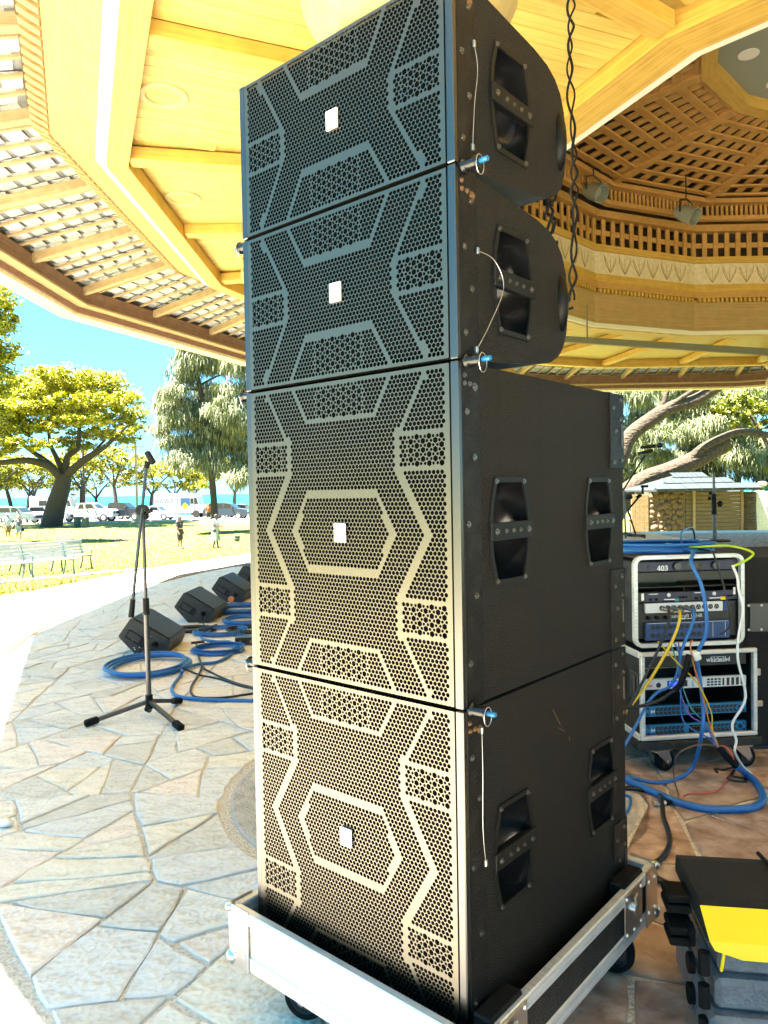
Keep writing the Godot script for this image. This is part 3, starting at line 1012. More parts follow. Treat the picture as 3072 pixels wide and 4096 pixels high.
func land() -> void:
	var mb := MB.new()
	var xs: Array = [-900.0, -500.0, -300.0, -200.0]
	for i in range(-150, -60, 10):
		xs.append(float(i))
	for i in range(-60, 42, 2):
		xs.append(float(i))
	for i in range(50, 160, 15):
		xs.append(float(i))
	xs.append_array([300.0, 600.0, 900.0])
	var ds: Array = [-900.0, -400.0, -200.0, -100.0, -50.0]
	for i in range(-30, 60, 2):
		ds.append(float(i))
	for i in range(60, 112, 3):
		ds.append(float(i))
	ds.append(130.0)
	for i in xs.size() - 1:
		for j in ds.size() - 1:
			var p: Array = []
			var nn: Array = []
			for m in [[0, 0], [1, 0], [1, 1], [0, 1]]:
				var x: float = xs[i + m[0]]
				var d: float = ds[j + m[1]]
				p.append(V(x, ground_y(x, d), -d))
				nn.append(V(ground_y(x - 0.5, d) - ground_y(x + 0.5, d), 1, ground_y(x, d + 0.5) - ground_y(x, d - 0.5)).normalized())
			mb.tri3(p[0], p[1], p[2], nn[0], nn[1], nn[2])
			mb.tri3(p[0], p[2], p[3], nn[0], nn[2], nn[3])
	struct(mb, "lawn", M.lawn)
	var sea := MB.new()
	sea.quad(V(-9000, -3.0, -102), V(9000, -3.0, -102), V(9000, -3.0, -14000), V(-9000, -3.0, -14000), Vector3.UP)
	struct(sea, "sea", M.sea)
	for q in [["road", 72.0, 86.0, M.asphalt, 0.03], ["beach", 88.0, 104.0, M.sand, 0.05]]:
		var rb := MB.new()
		for i in range(-80, 30, 4):
			for j in range(int(q[1]), int(q[2]), 2):
				rb.quad(V(i, ground_y(i, j) + q[4], -j), V(i + 4, ground_y(i + 4, j) + q[4], -j), V(i + 4, ground_y(i + 4, j + 2) + q[4], -j - 2), V(i, ground_y(i, j + 2) + q[4], -j - 2), Vector3.UP)
		struct(rb, q[0], q[3])
	var kb := MB.new()
	for i in range(-80, 30, 4):
		kb.box(V(i + 2, ground_y(i + 2, 71.9) + 0.06, -71.9), V(3.99, 0.2, 0.18), Basis.IDENTITY, 0.02)
	struct(kb, "kerb", M.concrete)
	var pth := MB.new()
	for i in range(-24, -2, 1):
		for s in 2:
			pass
		var a := V(i, 0, -(18.2 + (i + 9) * 0.33))
		var b := V(i + 1, 0, -(18.2 + (i + 10) * 0.33))
		var o := V(0, 0, -1.6)
		var pp: Array = []
		for w in [a, b, b + o, a + o]:
			pp.append(V(w.x, ground_y(w.x, -w.z) + 0.035, w.z))
		pth.quad(pp[0], pp[1], pp[2], pp[3], Vector3.UP)
	struct(pth, "path", M.concrete)
	# short grass over the lawn in view
	rng.seed = 77
	var bl := MB.new()
	bl.paint = true
	for i in 5:
		var a := rng.randf() * TAU
		var d := V(cos(a), 0, sin(a))
		var o := d * rng.randf_range(0.0, 0.05)
		bl.col = Color(0.09, 0.09, 0.014).lerp(Color(0.15, 0.13, 0.03), rng.randf())
		var s := d.cross(Vector3.UP) * 0.012
		bl.tri(o - s, o + s, o + d * 0.03 + V(0, rng.randf_range(0.03, 0.06), 0), V(0, 1, 0) + d)
	var mm := MultiMesh.new()
	mm.transform_format = MultiMesh.TRANSFORM_3D
	mm.mesh = bl.mesh()
	var xf: Array = []
	while xf.size() < 26000:
		var d := rng.randf_range(11.0, 62.0)
		var x := rng.randf_range(-0.66, 0.0) * d
		if Vector2(x - CX, d - CD).length() < 11.8:
			continue
		var pz := d - (18.2 + (x + 9) * 0.33)
		if pz > -0.1 and pz < 1.7 and x < -2 and x > -24:
			continue
		xf.append(Transform3D(Basis(Vector3.UP, rng.randf() * TAU).scaled(Vector3.ONE * rng.randf_range(0.7, 1.5)), V(x, ground_y(x, d), -d)))
	mm.instance_count = xf.size()
	for i in xf.size():
		mm.set_instance_transform(i, xf[i])
	var mi := MultiMeshInstance3D.new()
	mi.name = "grass"
	mi.multimesh = mm
	mi.material_override = M.leaf
	add_child(mi)
	tag(mi, "short sunlit yellow green grass covering the lawn", "grass")
	mi.set_meta("kind", "stuff")

# ---------------------------------------------------------------- loudspeakers
func seg_dist(p: Vector2, a: Vector2, b: Vector2) -> float:
	return p.distance_to(Geometry2D.get_closest_point_to_segment(p, a, b))

func mirrored(lines: Array) -> Array:
	var o: Array = []
	for l in lines:
		for s in [[1, 1], [-1, 1], [1, -1], [-1, -1]]:
			var w: Array = []
			for q in l:
				w.append(Vector2(q[0] * s[0], q[1] * s[1]))
			o.append(w)
	return o

func grille_mesh(w: float, h: float, lines: Array, coarse: Array, logo: Vector2) -> ArrayMesh:
	# perforated sheet: hexagonal cells with round holes, solid bands, and fields of large hexagonal holes
	var p := 0.00945
	var dy := p * 0.8660254
	var mb := MB.new()
	var hw := w * 0.5
	var hh := h * 0.5
	var nj := int(hh / dy) + 1
	var ni := int(hw / p) + 2
	var nb := [[1, 0], [0, 1], [-1, 1], [-1, 0], [0, -1], [1, -1]]
	var kind := {}
	for r in range(-nj - 1, nj + 2):
		for i in range(-ni - 1, ni + 2):
			var q := i - int(floor(r / 2.0))
			var c := Vector2(q * p + r * p * 0.5, r * dy)
			var k := 1
			if absf(c.x) > hw - 0.009 or absf(c.y) > hh - 0.010:
				k = 0
			elif absf(c.x) < logo.x and absf(c.y) < logo.y:
				k = 0
			else:
				for l in lines:
					for j in l.size() - 1:
						if k == 1 and seg_dist(c, l[j], l[j + 1]) < 0.0060:
							k = 0
				if k == 1:
					for rc in coarse:
						if absf(c.x) > rc[0] and absf(c.x) < rc[1] and absf(c.y) > rc[2] and absf(c.y) < rc[3]:
							k = 2
			kind[Vector2i(q, r)] = k
	var z := V(0, 0, 1)
	for key in kind:
		var q: int = key.x
		var r: int = key.y
		var c := Vector2(q * p + r * p * 0.5, r * dy)
		if absf(c.x) > hw + p * 0.5 or absf(c.y) > hh + p * 0.5:
			continue
		var k: int = kind[key]
		var hex: Array[Vector2] = []
		var mind := 1.0
		for e in 6:
			var sites := [key, key + Vector2i(nb[e][0], nb[e][1]), key + Vector2i(nb[(e + 1) % 6][0], nb[(e + 1) % 6][1])]
			var vtx := Vector2.ZERO
			var zero: Vector2i = key
			for s in sites:
				vtx += Vector2(s.x * p + s.y * p * 0.5, s.y * dy)
				if posmod(s.x - s.y, 3) == 0:
					zero = s
			vtx /= 3.0
			if kind.get(zero, 0) == 2:
				var zc := Vector2(zero.x * p + zero.y * p * 0.5, zero.y * dy)
				vtx = zc + (vtx - zc) * 1.24
			vtx.x = clampf(vtx.x, -hw, hw)
			vtx.y = clampf(vtx.y, -hh, hh)
			hex.append(vtx)
		for e in 6:
			mind = minf(mind, ((hex[e] + hex[(e + 1) % 6]) * 0.5).distance_to(c))
		if k == 0:
			for e in range(1, 5):
				mb.tri(V(hex[0].x, hex[0].y, 0), V(hex[e].x, hex[e].y, 0), V(hex[e + 1].x, hex[e + 1].y, 0), z)
		elif k == 2 and posmod(q - r, 3) == 0:
			for e in 6:
				var a := hex[e]
				var b := hex[(e + 1) % 6]
				var a2 := c + (a - c) * 0.87
				var b2 := c + (b - c) * 0.87
				mb.quad(V(a.x, a.y, 0), V(b.x, b.y, 0), V(b2.x, b2.y, 0), V(a2.x, a2.y, 0), z)
		else:
			var rad := minf(0.00415 if k == 1 else 0.0031, mind * 0.88)
			for e in 6:
				var a := hex[e]
				var b := hex[(e + 1) % 6]
				var m := (a + b) * 0.5
				for t in [[a, m], [m, b]]:
					var a2: Vector2 = c + (t[0] - c).normalized() * rad
					var b2: Vector2 = c + (t[1] - c).normalized() * rad
					mb.quad(V(t[0].x, t[0].y, 0), V(t[1].x, t[1].y, 0), V(b2.x, b2.y, 0), V(a2.x, a2.y, 0), z)
	# folded rim
	for s in [-1.0, 1.0]:
		mb.quad(V(-hw, s * hh, 0), V(hw, s * hh, 0), V(hw, s * hh, -0.014), V(-hw, s * hh, -0.014), V(0, s, 0))
		mb.quad(V(s * hw, -hh, 0), V(s * hw, hh, 0), V(s * hw, hh, -0.014), V(s * hw, -hh, -0.014), V(s, 0, 0))
	return mb.mesh()

const HANDLE := [[-0.055, 0.102], [0.055, 0.102], [0.069, 0.055], [0.0765, 0.0], [0.069, -0.055], [0.055, -0.102], [-0.055, -0.102], [-0.069, -0.055], [-0.0765, 0.0], [-0.069, 0.055]]

func cabinet_mesh(prof: PackedVector2Array, mid: float, holes: Array, hw: float) -> ArrayMesh:
	# prof: side outline (depth behind the front plate, height); the sides have openings for the handles
	var mb := MB.new()
	for s in [-1.0, 1.0]:
		var x: float = s * hw
		for up in [1.0, -1.0]:
			var w := PackedVector2Array()
			# along the middle line with notches
			var b0 := 1e9
			var b1 := -1e9
			for q in prof:
				b0 = minf(b0, q.x)
				b1 = maxf(b1, q.x)
			w.append(Vector2(b0, mid))
			for hc in holes:
				w.append(Vector2(hc - 0.0665, mid))
				var order := [[-0.060, 0.050], [-0.047, 0.092], [0.047, 0.092], [0.060, 0.050]]
				for q in order:
					w.append(Vector2(hc + q[0], mid + q[1] * up))
				w.append(Vector2(hc + 0.0665, mid))
			var rest: Array = []
			for q in prof:
				if (q.y - mid) * up > 0.0001:
					rest.append(q)
			rest.sort_custom(func(a, b): return atan2((a.y - mid) * up, a.x - 0.2) < atan2((b.y - mid) * up, b.x - 0.2))
			w.append(Vector2(b1, mid))
			for q in rest:
				w.append(q)
			var idx := Geometry2D.triangulate_polygon(w)
			for i in range(0, idx.size(), 3):
				mb.tri(V(x, w[idx[i]].y, -w[idx[i]].x), V(x, w[idx[i + 1]].y, -w[idx[i + 1]].x), V(x, w[idx[i + 2]].y, -w[idx[i + 2]].x), V(s, 0, 0))
	var cen := Vector2.ZERO
	for q in prof:
		cen += q
	cen /= prof.size()
	for i in prof.size():
		var a := prof[i]
		var b := prof[(i + 1) % prof.size()]
		var nn := (b - a).orthogonal()
		if nn.dot((a + b) * 0.5 - cen) < 0.0:
			nn = -nn
		mb.quad(V(-hw, a.y, -a.x), V(hw, a.y, -a.x), V(hw, b.y, -b.x), V(-hw, b.y, -b.x), V(0, nn.y, -nn.x))
	return mb.mesh()

func screw(mb: MB, at: Vector3, o: Vector3, r: float) -> void:
	# countersunk bolt: washer ring and a domed head with a socket
	mb.cyl(at, at + o * 0.0012, r, r * 0.92, 12)
	mb.cyl(at + o * 0.0012, at + o * 0.004, r * 0.6, r * 0.5, 10)

func handle(parent: Node3D, x: float, s: float, b: float, y: float) -> void:
	var fr := MB.new()
	var inner := [[-0.047, 0.092], [0.047, 0.092], [0.060, 0.050], [0.0665, 0.0], [0.060, -0.050], [0.047, -0.092], [-0.047, -0.092], [-0.060, -0.050], [-0.0665, 0.0], [-0.060, 0.050]]
	var x0 := x
	var x1 := x + s * 0.004
	for i in 10:
		var j := (i + 1) % 10
		var oa := V(x1, y + HANDLE[i][1], -b - HANDLE[i][0])
		var ob := V(x1, y + HANDLE[j][1], -b - HANDLE[j][0])
		var ia := V(x1, y + inner[i][1], -b - inner[i][0])
		var ib := V(x1, y + inner[j][1], -b - inner[j][0])
		fr.quad(oa, ob, ib, ia, V(s, 0, 0))
		var o := (oa + ob) * 0.5 - V(x1, y, -b)
		fr.quad(oa, ob, V(x0, ob.y, ob.z), V(x0, oa.y, oa.z), o)
		fr.quad(ia, ib, V(x0, ib.y, ib.z), V(x0, ia.y, ia.z), -o)
	var hd := part(fr, "handle", M.black, parent)
	var cup := MB.new()
	# deep smooth bowl behind the opening
	var rim: Array[Vector2] = []
	for i in 10:
		var a := Vector2(inner[i][0], inner[i][1])
		var b2 := Vector2(inner[(i + 1) % 10][0], inner[(i + 1) % 10][1])
		for k in 4:
			rim.append(a.lerp(b2, k / 4.0))
	var nr := 9
	var gp: Array = []
	var gn: Array = []
	for r in nr + 1:
		var f := float(r) / nr * PI * 0.5
		var row: Array[Vector3] = []
		var rn: Array[Vector3] = []
		for q in rim:
			var k := pow(cos(f), 0.7)
			# the back wall swings in an S behind the bar
			var dp := 0.075 * sin(f) + 0.012 * sin(f) * sin(q.y * 26.0)
			row.append(V(x - s * dp, y + q.y * k, -b - q.x * k))
			rn.append((V(0, -q.y, q.x).normalized() * cos(f) + V(s, 0, 0) * sin(f) + V(0, -0.35 * cos(q.y * 26.0) * sin(f), 0)).normalized())
		gp.append(row)
		gn.append(rn)
	for r in nr:
		for i in rim.size():
			var j := (i + 1) % rim.size()
			cup.tri3(gp[r][i], gp[r][j], gp[r + 1][j], gn[r][i], gn[r][j], gn[r + 1][j])
			if r < nr - 1:
				cup.tri3(gp[r][i], gp[r + 1][j], gp[r + 1][i], gn[r][i], gn[r + 1][j], gn[r + 1][i])
	part(cup, "cup", M.gloss_black, hd)
	var brm := MB.new()
	brm.box(V(x + s * 0.006, y, -b), V(0.006, 0.034, 0.152), Basis.IDENTITY, 0.0015)
	brm.cyl(V(x - s * 0.006, y, -b - 0.066), V(x - s * 0.006, y, -b + 0.066), 0.014, 0.014, 12)
	part(brm, "grip_bar", M.black, hd)
	var sc := MB.new()
	for q in [[-0.058, 0.0, 0.0062], [0.058, 0.0, 0.0062], [-0.026, 0.0, 0.0045], [0.0, 0.0, 0.0045], [0.026, 0.0, 0.0045]]:
		screw(sc, V(x + s * 0.009, y + q[1], -b - q[0]), V(s, 0, 0), q[2])
	for q in [[-0.050, 0.094], [0.050, 0.094], [-0.050, -0.094], [0.050, -0.094]]:
		screw(sc, V(x + s * 0.004, y + q[1], -b - q[0]), V(s, 0, 0), 0.0052)
	part(sc, "bolts", M.screw, hd)

func badge(parent: Node3D, y: float, turned: bool) -> void:
	var b := MB.new()
	b.box(V(0, y, 0.003), V(0.031, 0.038, 0.005), Basis.IDENTITY, 0.001)
	var bd := part(b, "badge", M.badge, parent)
	var ink := MB.new()
	var st := [[-0.008, 0.008, -0.008, -0.007], [-0.008, -0.007, -0.0115, -0.011], [-0.003, 0.008, -0.003, -0.010], [-0.003, 0.003, 0.002, 0.005], [0.002, 0.005, 0.009, 0.013], [0.002, 0.005, 0.004, -0.001], [0.004, -0.001, 0.0, -0.004], [0.0, -0.004, 0.009, -0.011]]
	for q in st:
		var a := V(q[0], q[1], 0)
		var e := V(q[2], q[3], 0)
		if turned:
			a = V(a.y, a.x * -1.0, 0)
			e = V(e.y, e.x * -1.0, 0)
		ink.bar(a + V(0, y, 0.0057), e + V(0, y, 0.0057), 0.0016, 0.0005, V(0, 0, 1))
	part(ink, "mark", M.badge_ink, bd)

func lanyard(parent: Node3D, pts: Array) -> void:
	var w := MB.new()
	w.tube(smooth_path(pts, 6), 0.0008, 0.0008, 5)
	var o := part(w, "wire_lanyard", M.steel, parent)
	for q in [pts[0], pts[-1]]:
		var t := MB.new()
		t.box(q, V(0.005, 0.012, 0.007), Basis.IDENTITY, 0.0012)
		part(t, "crimp", M.steel, o)

func lock_pin(parent: Node3D, x: float, s: float, y: float, b: float) -> void:
	var k := MB.new()
	k.lathe([Vector2(0.0, 0.0), Vector2(0.013, 0.0), Vector2(0.014, 0.004), Vector2(0.011, 0.009), Vector2(0.0105, 0.030), Vector2(0.0135, 0.033), Vector2(0.0135, 0.036), Vector2(0.0, 0.036)], 16, V(x, y, -b), Basis(Vector3.FORWARD, s * PI / 2))
	var o := part(k, "lock_pin", M.gloss_black, parent)
	var bt := MB.new()
	bt.cyl(V(x + s * 0.036, y, -b), V(x + s * 0.052, y, -b), 0.005, 0.0044, 12)
	part(bt, "button", M.blue_plastic, o)
	var rg := MB.new()
	var pts: Array = []
	for i in 17:
		var a := TAU * i / 16
		pts.append(V(x + s * 0.036, y - 0.006 + sin(a) * 0.017, -b + cos(a) * 0.012))
	rg.tube(pts, 0.0009, 0.0009, 5)
	part(rg, "ring", M.steel, o)

func speakers() -> void:
	var HW := 0.292
	var top_lines := mirrored([
		[[-0.222, 0.150], [-0.152, 0.034], [-0.152, -0.034]],
		[[-0.133, 0.152], [-0.094, 0.078], [0.094, 0.078]],
		[[-0.264, 0.034], [-0.152, 0.034]]])
	var sub_lines := mirrored([
		[[-0.2185, 0.292], [-0.152, 0.187], [-0.152, 0.123], [-0.222, 0.0]],
		[[-0.133, 0.293], [-0.094, 0.227], [0.094, 0.227]],
		[[-0.264, 0.189], [-0.152, 0.189]],
		[[-0.264, 0.121], [-0.154, 0.121]],
		[[-0.136, 0.0], [-0.097, 0.079], [0.097, 0.079]]])
	var g_top := grille_mesh(0.547, 0.331, top_lines, [[-1.0, 0.068, 0.085, 0.148], [0.176, 0.2605, -1.0, 0.0275]], Vector2(0.017, 0.021))
	var g_sub := grille_mesh(0.547, 0.612, sub_lines, [[-1.0, 0.068, 0.233, 0.289], [0.176, 0.2605, 0.127, 0.183]], Vector2(0.017, 0.021))
	# cabinet outlines (depth, height from the base)
	var tp := PackedVector2Array([Vector2(0.068, 0.004), Vector2(0.285, 0.024), Vector2(0.338, 0.034), Vector2(0.372, 0.050), Vector2(0.395, 0.072), Vector2(0.410, 0.105), Vector2(0.416, 0.14), Vector2(0.418, 0.1698), Vector2(0.416, 0.20), Vector2(0.410, 0.235), Vector2(0.395, 0.268), Vector2(0.372, 0.290), Vector2(0.338, 0.306), Vector2(0.285, 0.316), Vector2(0.068, 0.3355)])
	var sp := PackedVector2Array([Vector2(0.068, 0.003), Vector2(0.694, 0.003), Vector2(0.697, 0.006), Vector2(0.697, 0.3095), Vector2(0.697, 0.613), Vector2(0.694, 0.6165), Vector2(0.068, 0.6165)])
	var c_top := cabinet_mesh(tp, 0.166, [0.190], HW - 0.002)
	var c_sub := cabinet_mesh(sp, 0.3125, [0.167, 0.558], HW - 0.002)
	var turn := deg_to_rad(-41.041)
	var o := V(0.1329, 0, -1.2939) + Basis(Vector3.UP, turn) * V(-HW, 0, 0)
	var list := [
		["line_array_speaker", 1.7679, 0.3395, true, "wedge sided black line array speaker on top of the stack, grille showing sky blue", "line array speaker"],
		["line_array_speaker", 1.4284, 0.3395, true, "wedge sided black line array speaker second from the top of the stack", "line array speaker"],
		["subwoofer", 0.8084, 0.62, false, "upper of two tall black subwoofers, with hexagon band on grille, under the line arrays", "subwoofer"],
		["subwoofer", 0.1884, 0.62, false, "bottom black subwoofer of the stack, standing in the wheeled case tray", "subwoofer"]]
	rng.seed = 9
	for n in list.size():
		var it: Array = list[n]
		var h: float = it[2]
		var top: bool = it[3]
		var r := thing(it[0], it[4], it[5], V(o.x, it[1], o.z), turn, "stacked loudspeakers")
		inst(c_top if top else c_sub, "cabinet", M.cabinet, r)
		# front baffle and foam behind the grille
		var bf := MB.new()
		bf.box(V(0, h * 0.5, -0.042), V(0.556, h - 0.006, 0.050))
		part(bf, "grille_foam", M.foam, r)
		inst(g_top if top else g_sub, "grille", M.grille, r, Transform3D(Basis.IDENTITY, V(-0.001, h * 0.5, -0.001)))
		badge(r, h * 0.5, not top)
		for s in [-1.0, 1.0]:
			# rigging frame: bright front edge and dark side plate
			var ed := MB.new()
			ed.box(V(s * 0.2835, h * 0.5, -0.006), V(0.017, h - 0.003, 0.012), Basis.IDENTITY, 0.002)
			part(ed, "frame_edge", M.bezel, r)
			var pl := MB.new()
			pl.box(V(s * 0.2835, h * 0.5, -0.0405), V(0.0168, h - 0.003, 0.0565), Basis.IDENTITY, 0.001)
			var pm := part(pl, "side_plate", M.plate, r)
			var sc := MB.new()
			var sc2 := MB.new()
			var ys: Array = [0.05, 0.13, 0.20, 0.285] if top else [0.08, 0.20, 0.33, 0.45, 0.53]
			for i in ys.size():
				screw(sc, V(s * 0.292, ys[i], -0.026 - 0.022 * (i % 2)), V(s, 0, 0), 0.0062)
			for q in [[0.026, 0.020], [0.040, 0.036], [0.040, 0.020], [0.044, 0.052]]:
				screw(sc2, V(s * 0.292, h - q[0], -q[1]), V(s, 0, 0), 0.005 if q[1] < 0.05 else 0.008)
			part(sc, "bolts", M.screw, pm)
			part(sc2, "worn_bolts", M.rust if n != 2 else M.screw, pm)
			if top:
				handle(r, s * (HW - 0.002), s, 0.190, 0.166)
				var port := MB.new()
				port.ball(V(s * (HW - 0.003), 0.166, -0.389), V(0.016, 0.062, 0.017), 16, 14)
				part(port, "rubber_bumper", M.strap, r)
			else:
				handle(r, s * (HW - 0.002), s, 0.167, 0.3125)
				handle(r, s * (HW - 0.002), s, 0.558, 0.3125)
				for q in [[0.5265, 0.18], [0.0975, 0.19]]:
					var cp := MB.new()
					cp.box(V(s * (HW - 0.001), q[0], -0.6595), V(0.006, q[1], 0.077), Basis.IDENTITY, 0.001)
					var cpm := part(cp, "corner_plate", M.plate, r)
					var cs := MB.new()
					for e in [[-0.07, 0.022], [0.03, 0.020], [0.055, -0.022], [0.075, 0.018], [-0.075, -0.02], [0.0, -0.01]]:
						screw(cs, V(s * (HW + 0.002), q[0] + e[0], -0.6595 - e[1]), V(s, 0, 0), 0.0055)
					cs.box(V(s * (HW + 0.003), q[0] - 0.01, -0.683), V(0.002, 0.055, 0.003))
					part(cs, "bolts", M.screw, cpm)
		# scuffs on the lowest cabinet
		if n == 3:
			for q in [[0.33, 0.545, 0.05, 0.9], [0.355, 0.50, 0.03, 0.5], [0.40, 0.47, 0.012, 1.2]]:
				var sm := MB.new()
				sm.bar(V(HW - 0.0015, q[1], -q[0]), V(HW - 0.0015, q[1] - q[2] * sin(q[3]), -q[0] - q[2] * cos(q[3])), 0.0013, 0.0012, V(1, 0, 0))
				part(sm, "scratch", M.rust, r)
		if n != 3:
			for s in [-1.0, 1.0]:
				lock_pin(r, s * (HW + 0.0005), s, -0.002, 0.024)
		# link wires
		if n == 0:
			lanyard(r, [V(HW + 0.004, 0.225, -0.060), V(HW + 0.008, 0.18, -0.064), V(HW + 0.008, 0.11, -0.052), V(HW + 0.010, 0.035, -0.042)])
		elif n == 1:
			lanyard(r, [V(HW + 0.004, 0.20, -0.062), V(HW + 0.012, 0.19, -0.105), V(HW + 0.015, 0.145, -0.13), V(HW + 0.012, 0.07, -0.085), V(HW + 0.01, 0.02, -0.045)])
		elif n == 3:
			lanyard(r, [V(HW + 0.006, 0.575, -0.050), V(HW + 0.012, 0.50, -0.042), V(HW + 0.012, 0.40, -0.040), V(HW + 0.008, 0.33, -0.054)])
		if n == 0 or n == 1:
			lanyard(r, [V(-HW - 0.012, 0.03, -0.03), V(-HW - 0.022, 0.09, -0.03), V(-HW - 0.035, 0.15, -0.03), V(-HW - 0.012, 0.20, -0.03)])
	# --- case tray the stack stands in
	var ty := thing("case_tray", "wheeled flight case tray, sunlit sides coloured pale, aluminium edges, under the speaker stack", "flight case", V(o.x, 0, o.z), turn)
	var x0 := -0.330
	var x1 := 0.342
	var zf := 0.042
	var zr := -0.738
	var fl := MB.new()
	fl.box(V((x0 + x1) * 0.5, 0.17, (zf + zr) * 0.5), V(x1 - x0 - 0.03, 0.034, zf - zr - 0.03))
	part(fl, "base_board", M.lam_black, ty)
	var walls := [  # front and left boards coloured pale as sunlit, the other two black
		[V((x0 + x1) * 0.5, 0.195, zf - 0.005), V(x1 - x0 - 0.02, 0.09, 0.010), M.lam_sunlit],
		[V((x0 + x1) * 0.5, 0.195, zr + 0.005), V(x1 - x0 - 0.02, 0.09, 0.010), M.lam_black],
		[V(x0 + 0.005, 0.195, (zf + zr) * 0.5), V(0.010, 0.09, zf - zr - 0.02), M.lam_sunlit],
		[V(x1 - 0.005, 0.195, (zf + zr) * 0.5), V(0.010, 0.09, zf - zr - 0.02), M.lam_black]]
	for q in walls:
		var mb := MB.new()
		mb.box(q[0], q[1])
		part(mb, "side_board", q[2], ty)
		var rim := MB.new()
		var low := MB.new()
		var sz: Vector3 = q[1]
		var long_x := sz.x > sz.z
		rim.box(q[0] + V(0, 0.050, 0), V(sz.x + 0.012 if long_x else 0.020, 0.030, 0.020 if long_x else sz.z + 0.012), Basis.IDENTITY, 0.003)
		low.box(q[0] - V(0, 0.052, 0), V(sz.x + 0.016 if long_x else 0.016, 0.036, 0.016 if long_x else sz.z + 0.016), Basis.IDENTITY, 0.003)
		part(rim, "rim_rail", M.alu, ty)
		part(low, "edge_rail", M.alu, ty)
	for q in [[x0, zf], [x1, zf], [x0, zr], [x1, zr]]:
		var cm := MB.new()
		var sx: float = signf(q[0])
		var sz: float = 1.0 if q[1] > -0.3 else -1.0
		cm.box(V(q[0] + sx * 0.001 - sx * 0.028, 0.195, q[1] + sz * 0.006), V(0.07, 0.14, 0.004), Basis.IDENTITY, 0.0015)
		cm.box(V(q[0] + sx * 0.006, 0.195, q[1] + sz * 0.001 - sz * 0.028), V(0.004, 0.14, 0.07), Basis.IDENTITY, 0.0015)
		cm.ball(V(q[0] + sx * 0.001, 0.140, q[1] + sz * 0.001), V(0.017, 0.018, 0.017), 12, 8)
		cm.ball(V(q[0] + sx * 0.004, 0.255, q[1] + sz * 0.004), V(0.012, 0.011, 0.012), 12, 8)
		var cn := part(cm, "corner_guard", M.steel, ty)
		var rv := MB.new()
		for e in [[0.015, 0.235], [0.05, 0.235], [0.05, 0.16], [0.015, 0.16]]:
			rv.ball(V(q[0] + sx * 0.009, e[1], q[1] - sz * e[0]), V(0.003, 0.005, 0.005), 8, 4)
			rv.ball(V(q[0] - sx * e[0], e[1], q[1] + sz * 0.009), V(0.005, 0.005, 0.003), 8, 4)
		part(rv, "rivets", M.badge, cn)
	for q in [[x1 + 0.006, -0.60], [x1 + 0.006, -0.06]]:
		var lm := MB.new()
		lm.box(V(q[0], 0.205, q[1]), V(0.004, 0.105, 0.10), Basis.IDENTITY, 0.0015)
		lm.cyl(V(q[0] + 0.002, 0.212, q[1]), V(q[0] + 0.010, 0.212, q[1]), 0.016, 0.014, 14)
		lm.box(V(q[0] + 0.010, 0.232, q[1]), V(0.006, 0.036, 0.016), Basis(Vector3.RIGHT, 0.5), 0.001)
		var la := part(lm, "latch", M.steel, ty)
		var rv := MB.new()
		for e in [[-0.04, -0.042], [0.04, -0.042], [-0.04, 0.042], [0.04, 0.042], [0.0, -0.045]]:
			rv.ball(V(q[0] + 0.002, 0.205 + e[1], q[1] + e[0]), V(0.003, 0.005, 0.005), 8, 4)
		part(rv, "rivets", M.badge, la)
	for q in [[0.318, -0.63], [0.318, -0.06], [-0.308, -0.65]]:
		var fm := MB.new()
		fm.box(V(q[0], 0.225, q[1]), V(0.040, 0.085, 0.11), Basis.IDENTITY, 0.004)
		part(fm, "foam_block", M.rubber, ty)
	for q in [[x0 + 0.10, zf - 0.09], [x1 - 0.10, zf - 0.09], [x0 + 0.10, zr + 0.09], [x1 - 0.10, zr + 0.09]]:
		caster(ty, V(q[0], 0.0, q[1]), 0.145, 0.050, 0.35)

func caster(parent: Node3D, at: Vector3, top: float, r: float, turn: float) -> void:
	var bs := Basis(Vector3.UP, turn)
	var fk := MB.new()
	fk.box(at + V(0, top - 0.004, 0), V(0.09, 0.008, 0.075), bs, 0.002)
	for s in [-1.0, 1.0]:
		var poly := PackedVector2Array([Vector2(-0.035, top - 0.008), Vector2(0.035, top - 0.008), Vector2(0.050, r + 0.004), Vector2(0.034, r - 0.012), Vector2(0.016, r + 0.004)])
		fk.prism(poly, s * 0.022, s * 0.026, at, bs)
	fk.cyl(at + bs * V(0.033, r, -0.030), at + bs * V(0.033, r, 0.030), 0.007, 0.007, 10)
	var c := part(fk, "caster", M.steel, parent)
	var w := MB.new()
	w.lathe([Vector2(r * 0.68, -0.017), Vector2(r * 0.93, -0.017), Vector2(r, -0.010), Vector2(r, 0.010), Vector2(r * 0.93, 0.017), Vector2(r * 0.68, 0.017)], 26, at + bs * V(0.033, r, 0), bs * Basis(Vector3.RIGHT, PI / 2))
	part(w, "tyre", M.rubber, c)
	var hb := MB.new()
	hb.lathe([Vector2(0.0, -0.016), Vector2(r * 0.2, -0.018), Vector2(r * 0.25, -0.010), Vector2(r * 0.6, -0.009), Vector2(r * 0.69, -0.016), Vector2(r * 0.69, 0.016), Vector2(r * 0.6, 0.009), Vector2(r * 0.25, 0.010), Vector2(r * 0.2, 0.018), Vector2(0.0, 0.016)], 22, at + bs * V(0.033, r, 0), bs * Basis(Vector3.RIGHT, PI / 2))
	part(hb, "hub", M.dark_steel, c)

